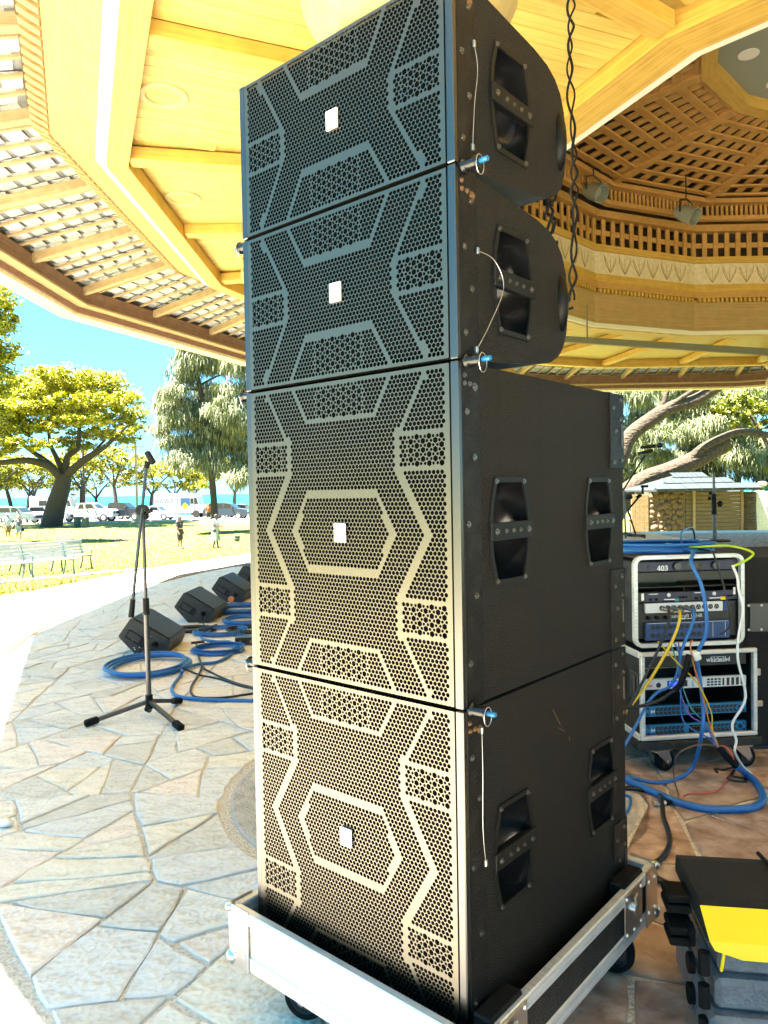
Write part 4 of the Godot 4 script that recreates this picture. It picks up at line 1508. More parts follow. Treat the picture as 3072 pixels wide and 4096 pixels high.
# ---------------------------------------------------------------- stage gear on the left
func wedge(label: String, at: Vector3, turn: float, worn: bool) -> void:
	var t := thing("floor_monitor", label, "stage monitor", at, turn, "floor monitors along the stage edge")
	var L := 0.48
	var poly := PackedVector2Array([Vector2(0.004, 0.0), Vector2(0.213, 0.0), Vector2(0.222, 0.008), Vector2(0.258, 0.100), Vector2(0.252, 0.112), Vector2(-0.022, 0.284), Vector2(-0.036, 0.282), Vector2(-0.125, 0.158), Vector2(-0.124, 0.145)])
	var b := MB.new()
	# shell with its sloping face left to the grille
	b.prism(poly, 0.0, -L)
	part(b, "cabinet", M.lam_black, t)
	var d := Vector2(0.258 + 0.030, 0.104 - 0.284).normalized()
	var nn := Vector2(-d.y, d.x)
	if nn.y < 0.0:
		nn = -nn
	var a0 := Vector2(-0.022, 0.284)
	var ln := (Vector2(0.252, 0.112) - a0).length()
	var bs := Basis(V(d.x, d.y, 0), V(nn.x, nn.y, 0), V(0, 0, 1))
	var g := MB.new()
	var cen := a0 + d * ln * 0.5
	g.box(V(cen.x, cen.y, -L * 0.5) + bs * V(0, 0.003, 0), V(ln - 0.014, 0.006, L - 0.03), bs, 0.001)
	part(g, "grille", M.black, t)
	var sl := MB.new()
	sl.box(Vector3.ZERO, V(0.006, 0.005, L - 0.045), Basis.IDENTITY, 0.001)
	var sl_me := sl.mesh()
	for i in 24:
		var c := a0 + d * (0.02 + (ln - 0.04) * i / 23.0)
		inst(sl_me, "grille_slat", M.dark_steel, t, Transform3D(bs, V(c.x, c.y, -L * 0.5) + bs * V(0, 0.008, 0)))
	var sc := MB.new()
	for i in 3:
		for s in [0.05, 0.95]:
			var c := a0 + d * ln * (0.12 + 0.38 * i)
			sc.ball(V(c.x, c.y, -L * s) + bs * V(0, 0.009, 0), V(0.006, 0.004, 0.006), 8, 4)
	part(sc, "screws", M.screw, t)
	# recessed handle in the side panel: a frame round a sunk pocket
	var h := MB.new()
	var hb := Basis(V(d.x, d.y, 0), V(nn.x, nn.y, 0), V(0, 0, 1))
	var hc := V(0.0, 0.135, 0.0)
	for q in [[0, 0.030, 0.15, 0.008], [0, -0.030, 0.15, 0.008]]:
		h.box(hc + hb * V(0, q[1], 0.003), V(q[2], q[3], 0.006), hb, 0.001)
	for q in [-0.071, 0.071]:
		h.box(hc + hb * V(q, 0, 0.003), V(0.008, 0.068, 0.006), hb, 0.001)
	h.box(hc + hb * V(0.045, -0.002, 0.004), V(0.02, 0.05, 0.008), hb, 0.002)
	part(h, "side_handle", M.black, t)
	var cn := MB.new()
	cn.cyl(V(0.145, 0.085, 0.0), V(0.145, 0.085, 0.004), 0.024, 0.024, 16)
	cn.cyl(V(0.145, 0.085, 0.004), V(0.150, 0.080, 0.035), 0.013, 0.012, 12)
	part(cn, "plug", M.rubber, t)
	if worn:
		var sm := MB.new()
		rng.seed = 61
		for i in 26:
			var x := rng.randf_range(0.02, 0.21)
			var y := rng.randf_range(0.004, 0.03) if i < 18 else rng.randf_range(0.03, 0.2)
			if i >= 18:
				x = rng.randf_range(-0.06, 0.16)
			sm.ball(V(x, y, 0.0005), V(rng.randf_range(0.002, 0.007), rng.randf_range(0.001, 0.004), 0.0008), 6, 4)
		part(sm, "chips", M.tag_white, t)

func cable(label: String, pts: Array, r: float, m: Material, category := "cable", called := "cable", group := "") -> MeshInstance3D:
	var mb := MB.new()
	mb.tube(smooth_path(pts, 7), r, r, 7)
	var o := part(mb, called, m, self)
	tag(o, label, category, group)
	return o

func coil(c: Vector3, rx: float, rz: float, turns: int, r: float, sd: int, slope := 0.0) -> Array:
	var g := RandomNumberGenerator.new()
	g.seed = sd
	var o: Array = []
	for i in turns * 14:
		var a := TAU * i / 14.0
		var k := 1.0 + 0.10 * sin(i * 0.37 + sd) + g.randf_range(-0.012, 0.012)
		o.append(c + V(cos(a) * rx * k, r + r * 1.6 * (i / 14.0) * 0.62 + slope * sin(a), sin(a) * rz * k))
	return o

func left_gear() -> void:
	wedge("scuffed black floor monitor nearest the microphone stand", V(-1.8748, 0.0000, -5.4964), 0.02, true)
	wedge("black floor monitor second from the microphone stand", V(-1.8546, 0.0000, -6.8901), -0.05, false)
	wedge("black floor monitor third in the row, with an orange plug", V(-1.8027, 0.0000, -8.1598), -0.08, false)
	wedge("black floor monitor farthest away, mostly hidden behind the speaker stack", V(-1.7724, 0.0000, -9.3837), -0.1, false)
	var orange := MB.new()
	orange.cyl(V(-1.6327, 0.0900, -7.7897), V(-1.6327, 0.0900, -7.7897) + V(0.0, 0.0, 0.03), 0.03, 0.03, 12)
	tag(part(orange, "plug_collar", M.cable_orange, self), "round orange plug on the side of the third floor monitor", "plug")
	# --- microphone stand
	var hub := V(-1.2931, 0.0609, -3.9800)
	var ms := thing("microphone_stand", "tall black boom microphone stand with empty clip on the flagstones", "mic stand", V(hub.x, 0, hub.z))
	var o := V(hub.x, 0, hub.z)
	var top := V(-1.2993, 1.1227, -3.9800) - o
	var pl := MB.new()
	pl.cyl(V(0, 0.075, 0), V(0, 0.075, 0).lerp(top, 0.5), 0.0135, 0.0135, 12)
	pl.cyl(V(0, 0.075, 0).lerp(top, 0.5), top, 0.0095, 0.0095, 12)
	part(pl, "pole", M.dark_steel, ms)
	var gr := MB.new()
	gr.cyl(V(0, 0.075, 0).lerp(top, 0.46), V(0, 0.075, 0).lerp(top, 0.545), 0.0185, 0.017, 14)
	part(gr, "grip_clutch", M.black, ms)
	var hb := MB.new()
	hb.cyl(V(0, 0.045, 0), V(0, 0.12, 0), 0.022, 0.019, 14)
	hb.cyl(V(0.0, 0.035, 0), V(0.0, 0.055, 0.045), 0.014, 0.014, 10)
	part(hb, "base_hub", M.black, ms)
	for q in [V(-1.5680, 0.0000, -3.8315), V(-1.0600, 0.0000, -3.7343), V(-1.2004, 0.0000, -4.2175)]:
		var e: Vector3 = q - o
		var lm := MB.new()
		lm.bar(V(0, 0.085, 0), e + V(0, 0.018, 0), 0.022, 0.022, Vector3.UP, 0.003)
		var lg := part(lm, "leg", M.dark_steel, ms)
		var ft := MB.new()
		var dn := (e - V(0, 0.06, 0)).normalized()
		ft.box(e + V(0, 0.018, 0) - dn * 0.018, V(0.075, 0.034, 0.040), Basis(dn, Vector3.UP, dn.cross(Vector3.UP)).orthonormalized(), 0.008)
		part(ft, "rubber_foot", M.rubber, lg)
	var lo := V(-1.3511, 0.5556, -3.9000) - o
	var hi := V(-1.2743, 1.3483, -3.9800) - o
	var bm := MB.new()
	bm.cyl(lo, hi, 0.0088, 0.0088, 10)
	part(bm, "boom", M.dark_steel, ms)
	var cw := MB.new()
	cw.cyl(lo, lo.lerp(hi, 0.12), 0.0155, 0.0135, 12)
	part(cw, "counterweight", M.black, ms)
	var ck := MB.new()
	ck.cyl(top + V(0, 0, -0.02), top + V(0, 0, 0.03), 0.030, 0.030, 20)
	ck.cyl(top + V(0.02, -0.05, 0.0), top + V(0.012, 0.0, 0.0), 0.012, 0.014, 12)
	ck.box(top + V(0.035, -0.01, 0.02), V(0.05, 0.02, 0.02), Basis(Vector3.BACK, 0.4), 0.004)
	part(ck, "boom_clutch", M.black, ms)
	var cl := MB.new()
	cl.cyl(hi, hi + V(0.01, 0.035, 0), 0.014, 0.016, 12)
	cl.box(hi + V(0.022, 0.055, 0), V(0.030, 0.075, 0.032), Basis(Vector3.BACK, 0.5), 0.006)
	part(cl, "mic_clip", M.black, ms)
	# --- cables on the stones
	var r := 0.011
	var big := coil(V(-1.6479, 0.0000, -5.0825), 0.255, 0.30, 4, r, 3)
	big.append_array([V(-1.3724, 0.0300, -4.9943), V(-1.3123, 0.0120, -5.1610), V(-1.2028, 0.0120, -5.2056), V(-1.1523, 0.0120, -5.4505), V(-1.1819, 0.0120, -5.7362), V(-1.2562, 0.0120, -5.9054), V(-1.3632, 0.0120, -5.9348), V(-1.4771, 0.0120, -6.0053), V(-1.5521, 0.0120, -6.1684), V(-1.5302, 0.0120, -6.3878)])
	cable("thick blue cable coiled in large loops in front of the nearest floor monitor", big, r, M.cable_blue, "cable", "coiled_cable")
	cable("thick blue cable curving from the big coil to behind the speaker stack", [V(-1.3480, 0.0500, -4.8259), V(-1.3573, 0.0140, -4.8382), V(-1.3460, 0.0110, -4.6579), V(-1.3220, 0.0110, -4.5078), V(-1.2632, 0.0110, -4.3646), V(-1.1777, 0.0110, -4.2952), V(-1.0119, 0.0110, -4.2431), V(-0.7895, 0.0110, -4.2135), V(-0.6735, 0.0110, -4.2060)], r, M.cable_blue)
	cable("black cable looping down beside the blue cable towards the stack", [V(-1.2760, 0.0100, -5.0705), V(-1.2436, 0.0070, -4.8183), V(-1.2211, 0.0070, -4.5800), V(-1.1744, 0.0070, -4.4003), V(-1.1009, 0.0070, -4.3097), V(-0.9530, 0.0070, -4.3053), V(-0.8116, 0.0070, -4.3762), V(-0.7331, 0.0070, -4.3984)], 0.007, M.cable_black)
	cable("upper of two black cables running side by side behind the stack", [V(-1.3760, 0.0350, -4.9453), V(-1.2370, 0.0070, -4.8574), V(-1.0790, 0.0070, -4.7419), V(-0.9165, 0.0070, -4.5708), V(-0.7376, 0.0070, -4.4264)], 0.007, M.cable_black)
	cable("black cable crossing the blue cable and ending behind the stack", [V(-1.5350, 0.0070, -5.9349), V(-1.4294, 0.0070, -5.5559), V(-1.2583, 0.0200, -5.0273), V(-1.1655, 0.0070, -4.9059), V(-0.9815, 0.0070, -4.6599), V(-0.8293, 0.0070, -4.5179)], 0.007, M.cable_black)
	var sc := coil(V(-1.2869, 0.0000, -5.6110), 0.185, 0.16, 7, 0.0055, 8)
	cable("thin bright blue cable bundled in a tight flat coil", sc, 0.0055, M.cable_blue, "cable", "coiled_cable")
	var tang := coil(V(-1.4218, 0.0000, -6.3380), 0.22, 0.17, 6, 0.0055, 15)
	cable("tangled thin blue cable heap between the monitors and the stack", tang, 0.0055, M.cable_blue, "cable", "tangled_cable")
	var tang2 := coil(V(-1.3033, 0.0000, -6.8600), 0.20, 0.18, 7, 0.0055, 23)
	cable("small blue cable coil against the back of the stack", tang2, 0.0055, M.cable_blue, "cable", "coiled_cable")
	var tang3 := coil(V(-1.4390, 0.0000, -7.5215), 0.42, 0.22, 8, 0.006, 31)
	cable("long loose heap of blue cable beside the third monitor", tang3, 0.006, M.cable_blue, "cable", "tangled_cable")
	cable("black cable coiled in an oval between the first two monitors", coil(V(-1.7001, 0.0000, -6.4556), 0.19, 0.10, 5, 0.006, 41), 0.006, M.cable_black, "cable", "coiled_cable")
	cable("black cable heap behind the small blue coil", coil(V(-1.2042, 0.0000, -6.3852), 0.17, 0.12, 5, 0.006, 47), 0.006, M.cable_black, "cable", "tangled_cable")
	cable("black lead dropping from the second monitor to the floor", [V(-1.6824, 0.0850, -6.7316), V(-1.6742, 0.0300, -6.7298), V(-1.6360, 0.0070, -6.6265), V(-1.6529, 0.0070, -6.5314), V(-1.7540, 0.0070, -6.4939)], 0.006, M.cable_black)
	cable("black lead dropping from the third monitor to the blue heap", [V(-1.6327, 0.0900, -7.7897), V(-1.6447, 0.0300, -7.8535), V(-1.6437, 0.0070, -7.8463), V(-1.6564, 0.0070, -7.5823), V(-1.6130, 0.0070, -7.1537)], 0.006, M.cable_black)
	cable("black lead hanging from the scuffed monitor", [V(-1.9373, 0.0850, -5.7839) + V(0.0, 0, 0.05), V(-1.8705, 0.0600, -5.6138) + V(0, 0, 0.06), V(-1.8164, 0.0300, -5.5265) + V(0, 0, 0.06), V(-1.7174, 0.0070, -5.3305)], 0.006, M.cable_black)
	for q in [[V(-1.5209, 0.0000, -5.9185), 0.4, "black plug lying at the end of the black cable"], [V(-1.5655, 0.0000, -6.6329), 1.1, "black plug lying in the tangled blue cable heap"], [V(-1.6117, 0.0000, -7.4320), 0.1, "black plug lying between the second and third monitors"]]:
		var pm := MB.new()
		pm.cyl(V(-0.05, 0.012, 0), V(0.03, 0.012, 0), 0.009, 0.011, 10)
		pm.cyl(V(0.03, 0.012, 0), V(0.055, 0.012, 0), 0.0115, 0.0115, 12)
		var pt := thing("cable_plug", q[2], "plug", q[0], q[1])
		part(pm, "shell", M.cable_black, pt)
	var db := thing("splitter_box", "small black metal box with two sockets on the stones", "box", V(-1.1181, 0.0000, -5.8636), 0.15)
	var dm := MB.new()
	dm.box(V(0, 0.035, 0), V(0.17, 0.06, 0.11), Basis.IDENTITY, 0.004)
	part(dm, "housing", M.unit_black, db)
	for x in [-0.04, 0.04]:
		var k := MB.new()
		k.cyl(V(x, 0.035, 0.055), V(x, 0.035, 0.062), 0.012, 0.012, 14)
		part(k, "socket", M.screw, db)
	var lt := MB.new()
	var lp := V(-1.4077, 0.0000, -2.6712)
	lt.ball(lp + V(0, 0.012, 0), V(0.035, 0.014, 0.02), 9, 5)
	tag(part(lt, "paper_scrap", M.tag_white, self), "crumpled pale paper scrap on the stones at the left edge", "litter")

# ---------------------------------------------------------------- racks and stage on the right
func text(parent: Node3D, s: String, size: float, at: Vector3, m: Material, bs := Basis.IDENTITY, called := "lettering", bold := 600) -> void:
	var f := SystemFont.new()
	f.font_names = PackedStringArray(["Droid Sans"])
	f.font_weight = bold
	var t := TextMesh.new()
	t.text = s
	t.font = f
	t.font_size = 32
	t.pixel_size = size / 32.0
	t.depth = 0.0006
	inst(t, called, m, parent, Transform3D(bs, at))

func panel(parent: Node3D, called: String, y0: float, h: float, m: Material, z := 0.0, w := 0.45, x := 0.0) -> MeshInstance3D:
	var mb := MB.new()
	mb.box(V(x, y0 + h * 0.5, z - 0.01), V(w, h - 0.0016, 0.02), Basis.IDENTITY, 0.0012)
	return part(mb, called, m, parent)

func knob(parent: Node3D, called: String, x: float, y: float, z: float, r: float, d: float, m: Material) -> void:
	var k := MB.new()
	k.lathe([Vector2(r, 0.0), Vector2(r * 0.94, d * 0.9), Vector2(r * 0.85, d), Vector2(0.0, d)], 16, V(x, y, z), Basis(Vector3.RIGHT, PI / 2))
	part(k, called, m, parent)

func racks() -> void:
	var tl := V(1.0267, 0.9104, -3.0500)
	var tr := V(1.5093, 0.9130, -3.1000)
	var turn := atan2(-(tr.z - tl.z), tr.x - tl.x)
	# ---- lower rack on casters
	var w := 0.512
	var lo := thing("equipment_rack", "black flight case rack on casters with two blue amplifiers, under another rack", "equipment rack", V(1.306, 0.0, -3.075), turn)
	var yb := 0.142
	var yt := 0.512
	var D := 0.50
	var sh := MB.new()
	sh.box(V(-w * 0.5 + 0.006, (yb + yt) * 0.5, -D * 0.5 - 0.01), V(0.012, yt - yb - 0.006, D))
	sh.box(V(w * 0.5 - 0.006, (yb + yt) * 0.5, -D * 0.5 - 0.01), V(0.012, yt - yb - 0.006, D))
	sh.box(V(0, yt - 0.008, -D * 0.5 - 0.01), V(w - 0.026, 0.012, D))
	sh.box(V(0, yb + 0.008, -D * 0.5 - 0.01), V(w - 0.026, 0.012, D))
	sh.box(V(0, (yb + yt) * 0.5, -D - 0.005), V(w - 0.026, yt - yb - 0.03, 0.01))
	part(sh, "case_shell", M.lam_black, lo)
	for q in [[V(0, yt - 0.009, 0.001), V(w, 0.018, 0.020)], [V(0, yb + 0.009, 0.001), V(w, 0.018, 0.020)], [V(-w * 0.5 + 0.009, (yb + yt) * 0.5, 0.0), V(0.018, yt - yb - 0.037, 0.022)], [V(w * 0.5 - 0.009, (yb + yt) * 0.5, 0.0), V(0.018, yt - yb - 0.037, 0.022)], [V(-w * 0.5 - 0.002, yt - 0.012, -D * 0.5), V(0.006, 0.03, D)], [V(-w * 0.5 - 0.002, yb + 0.012, -D * 0.5), V(0.006, 0.03, D)]]:
		var em := MB.new()
		em.box(q[0], q[1], Basis.IDENTITY, 0.003)
		part(em, "edge_rail", M.alu, lo)
	for q in [-0.05, -0.17]:
		var lm := MB.new()
		lm.box(V(-w * 0.5 - 0.004, 0.36, q), V(0.004, 0.12, 0.075), Basis.IDENTITY, 0.0015)
		lm.box(V(-w * 0.5 - 0.008, 0.36, q), V(0.006, 0.08, 0.03), Basis.IDENTITY, 0.002)
		part(lm, "recessed_latch", M.dark_steel, lo)
	var cl := MB.new()
	cl.box(V(w * 0.5 + 0.012, 0.405, -0.01), V(0.026, 0.03, 0.012), Basis.IDENTITY, 0.003)
	cl.box(V(w * 0.5 + 0.016, 0.270, -0.01), V(0.036, 0.024, 0.012), Basis.IDENTITY, 0.003)
	part(cl, "catch", M.steel, lo)
	var bb := MB.new()
	bb.box(V(0.0, 0.120, -D * 0.5), V(w + 0.03, 0.036, D + 0.03), Basis.IDENTITY, 0.004)
	part(bb, "caster_board", M.lam_black, lo)
	for q in [[-0.17, -0.02, 0.35], [0.185, -0.02, 0.15], [-0.17, -0.42, 1.1], [0.185, -0.42, 0.4]]:
		caster(lo, V(q[0], 0, q[1]), 0.102, 0.043, q[2])
	var z := -0.022
	var p := panel(lo, "blank_panel", 0.438, 0.05, M.unit_black, z)
	text(p, "whirlwind", 0.022, V(0.10, 0.463, z + 0.0004), M.white_print)
	var fr := MB.new()
	fr.box(V(0.10, 0.4745, z + 0.0004), V(0.066, 0.0016, 0.0008))
	fr.box(V(0.10, 0.4545, z + 0.0004), V(0.066, 0.0016, 0.0008))
	fr.box(V(0.068, 0.4645, z + 0.0004), V(0.0016, 0.018, 0.0008))
	fr.box(V(0.132, 0.4645, z + 0.0004), V(0.0016, 0.018, 0.0008))
	part(fr, "label_frame", M.white_print, p)
	panel(lo, "patch_panel", 0.404, 0.022, M.wood_panel, z - 0.12, 0.24, -0.08)
	# silver processor
	p = panel(lo, "processor", 0.346, 0.0445, M.unit_white, z)
	var dp := MB.new()
	dp.box(V(-0.082, 0.368, z + 0.0005), V(0.088, 0.026, 0.001))
	part(dp, "display_frame", M.unit_black, p)
	var scr := MB.new()
	scr.box(V(-0.092, 0.368, z + 0.0014), V(0.056, 0.018, 0.0008))
	var sm := mat(0.01, 0.02, 0.25, 0.2)
	sm.emission_enabled = true
	sm.emission = lin(0.02, 0.04, 0.7)
	sm.emission_energy_multiplier = 0.35
	part(scr, "blue_display", sm, p)
	knob(p, "main_knob", 0.0, 0.368, z, 0.018, 0.012, M.unit_white)
	knob(p, "socket", -0.165, 0.365, z, 0.011, 0.002, M.unit_black)
	for i in 12:
		var k := MB.new()
		k.box(V(0.055 + (i % 4) * 0.0165, 0.380 - (i / 4) * 0.0115, z + 0.001), V(0.0115, 0.0075, 0.003), Basis.IDENTITY, 0.0008)
		part(k, "button", M.unit_black, p)
	for i in 5:
		var k := MB.new()
		k.box(V(0.122 + i * 0.021, 0.368, z + 0.0005), V(0.0125 if i > 0 else 0.008, 0.032, 0.001))
		part(k, "level_meter", M.unit_black, p)
	text(p, "dbx", 0.016, V(-0.205, 0.364, z + 0.0004), M.cable_red)
	# two blue amplifiers with chevron vents
	for y in [0.232, 0.152]:
		var a := panel(lo, "amplifier", y, 0.0445, M.amp_blue, z)
		for sx in [-1.0, 1.0]:
			for i in 7:
				var cx: float = sx * 0.118 + (i - 3) * 0.0185
				for u in [1.0, -1.0]:
					var k := MB.new()
					var cy: float = y + 0.022 + u * 0.0085
					var poly := PackedVector2Array([Vector2(cx - 0.0075 - 0.004, cy - u * 0.007), Vector2(cx + 0.0075 - 0.004, cy - u * 0.007), Vector2(cx + 0.0075 + 0.004, cy + u * 0.007), Vector2(cx - 0.0075 + 0.004, cy + u * 0.007)])
					k.prism(poly, z, z + 0.0008)
					part(k, "vent", M.unit_black, a)
		var wn := MB.new()
		wn.box(V(0.0, y + 0.022, z + 0.0004), V(0.066, 0.030, 0.0008))
		part(wn, "indicator_window", M.gloss_black, a)
		knob(a, "power_button", 0.196, y + 0.023, z, 0.010, 0.004, M.unit_black)
		for x in [-0.212, 0.212]:
			for dy in [0.009, 0.035]:
				knob(a, "rack_screw", x, y + dy, z, 0.005, 0.004, M.unit_black)
		text(a, "▣", 0.02, V(-0.190, y + 0.018, z + 0.0004), M.white_print) if false else null
		var lg := MB.new()
		for q in [[-0.197, 0.022, 0.004, 0.014], [-0.183, 0.022, 0.004, 0.014], [-0.190, 0.022, 0.006, 0.008]]:
			lg.box(V(q[0], y + q[1], z + 0.0004), V(q[2], q[3], 0.0008))
		part(lg, "maker_mark", M.white_print, a)
		var led := MB.new()
		for i in 3:
			led.box(V(-0.012 + i * 0.012, y + 0.030, z + 0.001), V(0.002, 0.002, 0.0006))
		part(led, "indicator_lights", M.cable_green, a)
	# ---- upper rack
	var W := 0.482
	var up := thing("equipment_rack", "upper rack case with silver rounded frame, mixer and wireless receivers", "equipment rack", V(1.268, 0.531, -3.075), turn)
	var H := 0.381
	var us := MB.new()
	us.box(V(-W * 0.5 + 0.008, H * 0.5, -0.24), V(0.014, H - 0.05, 0.46), Basis.IDENTITY, 0.004)
	us.box(V(W * 0.5 - 0.008, H * 0.5, -0.24), V(0.014, H - 0.05, 0.46), Basis.IDENTITY, 0.004)
	us.box(V(0, H - 0.009, -0.24), V(W - 0.06, 0.016, 0.46), Basis.IDENTITY, 0.004)
	us.box(V(0, 0.009, -0.24), V(W - 0.06, 0.016, 0.46), Basis.IDENTITY, 0.004)
	us.box(V(0, H * 0.5, -0.465), V(W - 0.04, H - 0.04, 0.01))
	part(us, "case_shell", M.lam_black, up)
	for q in [[-0.10, 0.30], [-0.10, 0.18], [-0.22, 0.24]]:
		var lm := MB.new()
		lm.box(V(-W * 0.5 - 0.004, q[1], q[0]), V(0.012, 0.045, 0.03), Basis.IDENTITY, 0.003)
		part(lm, "side_catch", M.black, up)
	var rim := MB.new()
	var loop: Array = []
	var cr := 0.030
	for q in [[W * 0.5 - cr - 0.007, H - cr - 0.007, 0.0], [-W * 0.5 + cr + 0.007, H - cr - 0.007, 90.0], [-W * 0.5 + cr + 0.007, cr + 0.007, 180.0], [W * 0.5 - cr - 0.007, cr + 0.007, 270.0]]:
		for i in 6:
			var a := deg_to_rad(q[2] + 18.0 * i)
			loop.append(Vector2(q[0] + cos(a) * cr, q[1] + sin(a) * cr))
	for i in loop.size():
		var a: Vector2 = loop[i]
		var b: Vector2 = loop[(i + 1) % loop.size()]
		rim.bar(V(a.x, a.y, -0.004), V(b.x, b.y, -0.004), 0.016, 0.022, V(0, 0, 1))
	part(rim, "edge_frame", M.alu, up)
	z = -0.02
	p = panel(up, "effects_unit", 0.312, 0.042, M.unit_navy, z)
	text(p, "403", 0.03, V(-0.105, 0.3255, z + 0.0006), M.white_print, Basis.IDENTITY, "lettering", 800)
	knob(p, "large_knob", -0.045, 0.333, z, 0.017, 0.016, M.dark_steel)
	knob(p, "large_knob", 0.125, 0.333, z, 0.017, 0.016, M.dark_steel)
	var ds := MB.new()
	ds.box(V(0.035, 0.333, z + 0.0006), V(0.075, 0.024, 0.0012))
	part(ds, "display", M.gloss_black, p)
	var sw := MB.new()
	sw.box(V(-0.165, 0.333, z + 0.001), V(0.014, 0.018, 0.004), Basis.IDENTITY, 0.001)
	part(sw, "switch", M.unit_black, p)
	panel(up, "blank_panel", 0.270, 0.040, M.unit_black, z)
	var sf := MB.new()
	sf.box(V(0, 0.246, -0.10), V(0.45, 0.003, 0.15))
	part(sf, "shelf", M.unit_black, up)
	panel(up, "patch_panel", 0.226, 0.038, M.wood_panel, z - 0.14, 0.25, -0.095)
	# two receivers side by side
	p = panel(up, "receiver_pair", 0.184, 0.042, M.unit_black, z)
	for x in [-0.085, 0.115]:
		var d := MB.new()
		d.box(V(x, 0.205, z + 0.001), V(0.19, 0.038, 0.003), Basis.IDENTITY, 0.001)
		part(d, "receiver_face", M.unit_navy, p)
		for i in 2:
			knob(p, "knob", x - 0.075 + i * 0.026, 0.196, z + 0.0024, 0.006, 0.007, M.rubber)
		for i in 3:
			knob(p, "knob", x + 0.055 + i * 0.013, 0.202, z + 0.0024, 0.0045, 0.006, M.rubber)
		knob(p, "dial", x + 0.005, 0.213, z + 0.0024, 0.008, 0.004, M.unit_white)
		var tp := MB.new()
		tp.box(V(x - 0.062, 0.2185, z + 0.0028), V(0.04, 0.003, 0.0008))
		tp.box(V(x + 0.01, 0.194, z + 0.0028), V(0.05, 0.004, 0.0008))
		part(tp, "print", M.white_print, p)
	for q in [[0.16, 0.192, 0.022, M.yellow], [-0.045, 0.190, 0.018, M.cable_teal], [-0.195, 0.208, 0.012, M.tag_white], [0.21, 0.222, 0.010, M.tag_white]]:
		var st := MB.new()
		st.box(V(q[0], q[1], z + 0.004), V(q[2], 0.013 if q[2] > 0.014 else 0.03, 0.001))
		part(st, "sticker", q[3], p)
	# mixer: white socket row, black strip, blue jack field
	var mx := panel(up, "mixer", 0.030, 0.150, M.unit_black, z - 0.008)
	var pw := MB.new()
	pw.box(V(-0.015, 0.160, z + 0.001), V(0.34, 0.040, 0.018), Basis.IDENTITY, 0.001)
	part(pw, "socket_panel", M.unit_white, mx)
	for i in 10:
		var sx := MB.new()
		sx.cyl(V(-0.115 + i * 0.0268, 0.160, z + 0.010), V(-0.115 + i * 0.0268, 0.160, z + 0.0125), 0.0105, 0.0105, 16)
		var so := part(sx, "socket", M.unit_black, mx)
		var pn := MB.new()
		for e in [[-0.004, -0.002], [0.004, -0.002], [0.0, 0.004]]:
			pn.cyl(V(-0.115 + i * 0.0268 + e[0], 0.160 + e[1], z + 0.0125), V(-0.115 + i * 0.0268 + e[0], 0.160 + e[1], z + 0.0132), 0.0014, 0.0014, 6)
		part(pn, "pins", M.steel, so)
	for i in 3:
		var pg := MB.new()
		var bx: float = [-0.115, -0.072, -0.020][i]
		pg.cyl(V(bx, 0.160, z + 0.012), V(bx + 0.028, 0.153, z + 0.055), 0.0095, 0.0085, 12)
		part(pg, "plug", M.screw, mx)
	var bp := MB.new()
	bp.box(V(0.0, 0.062, z + 0.001), V(0.37, 0.074, 0.018), Basis.IDENTITY, 0.001)
	part(bp, "jack_panel", M.unit_blue, mx)
	var be := MB.new()
	be.box(V(0.172, 0.160, z - 0.001), V(0.026, 0.04, 0.016), Basis.IDENTITY, 0.001)
	part(be, "side_block", M.unit_blue, mx)
	for j in 2:
		for i in 10:
			knob(mx, "jack", -0.155 + i * 0.026, 0.080 - j * 0.034, z + 0.010, 0.0095, 0.004, M.unit_black)
	for i in 3:
		knob(mx, "knob", -0.168 + i * 0.038, 0.118, z - 0.008, 0.008, 0.012, M.rubber)
	text(mx, "Soundcraft  Ui24R", 0.019, V(-0.003, 0.120, z - 0.0076), M.white_print, Basis.IDENTITY, "lettering", 500)
	var sp2 := MB.new()
	sp2.box(V(-0.018, 0.109, z - 0.0076), V(0.034, 0.0045, 0.0006))
	sp2.box(V(0.024, 0.109, z - 0.0076), V(0.040, 0.0030, 0.0006))
	part(sp2, "print", M.white_print, mx)
	var ol := MB.new()
	for q in [[0.0, 0.0965, 0.355, 0.0012], [0.11, 0.062, 0.0012, 0.062], [0.165, 0.062, 0.0012, 0.062]]:
		ol.box(V(q[0], q[1], z + 0.0104), V(q[2], q[3], 0.0006))
	part(ol, "panel_lines", M.white_print, mx)
	# ---- tall black case at the right edge
	var bc := thing("road_case", "tall black road case at the right edge beside the racks", "flight case", V(2.02, 0, -3.62), 0.0)
	var bm := MB.new()
	bm.box(V(0, 0.44, 0), V(0.86, 0.86, 0.6), Basis.IDENTITY, 0.006)
	part(bm, "case_body", M.cloth_black, bc)
	var hd := MB.new()
	hd.box(V(-0.30, 0.60, 0.302), V(0.16, 0.13, 0.006), Basis.IDENTITY, 0.002)
	part(hd, "recessed_handle", M.dark_steel, bc)
	var rv := MB.new()
	for i in 4:
		for j in 2:
			rv.ball(V(-0.385 + i * 0.057, 0.545 + j * 0.11, 0.306), V(0.007, 0.007, 0.004), 8, 4)
	part(rv, "rivets", M.badge, bc)
	var bl := MB.new()
	bl.box(V(0, 0.008, 0.29), V(0.84, 0.016, 0.03))
	part(bl, "bottom_rail", M.dark_steel, bc)
	# ---- stage decks
	var dk := thing("stage_deck", "raised stage deck with ribbed aluminium edge behind the racks", "stage", Vector3.ZERO)
	var c0 := V(3.2816, 0.6000, -7.7788)
	var c1 := V(3.1621, 0.6000, -6.0838)
	var dr := (c1 - c0).normalized()
	var e1 := c0 + dr * 4.0
	var dm := MB.new()
	var back := V(-dr.z, 0, dr.x) * -3.0
	if back.z > 0:
		back = -back
	var cen := (c0 + e1 + back) * 0.5
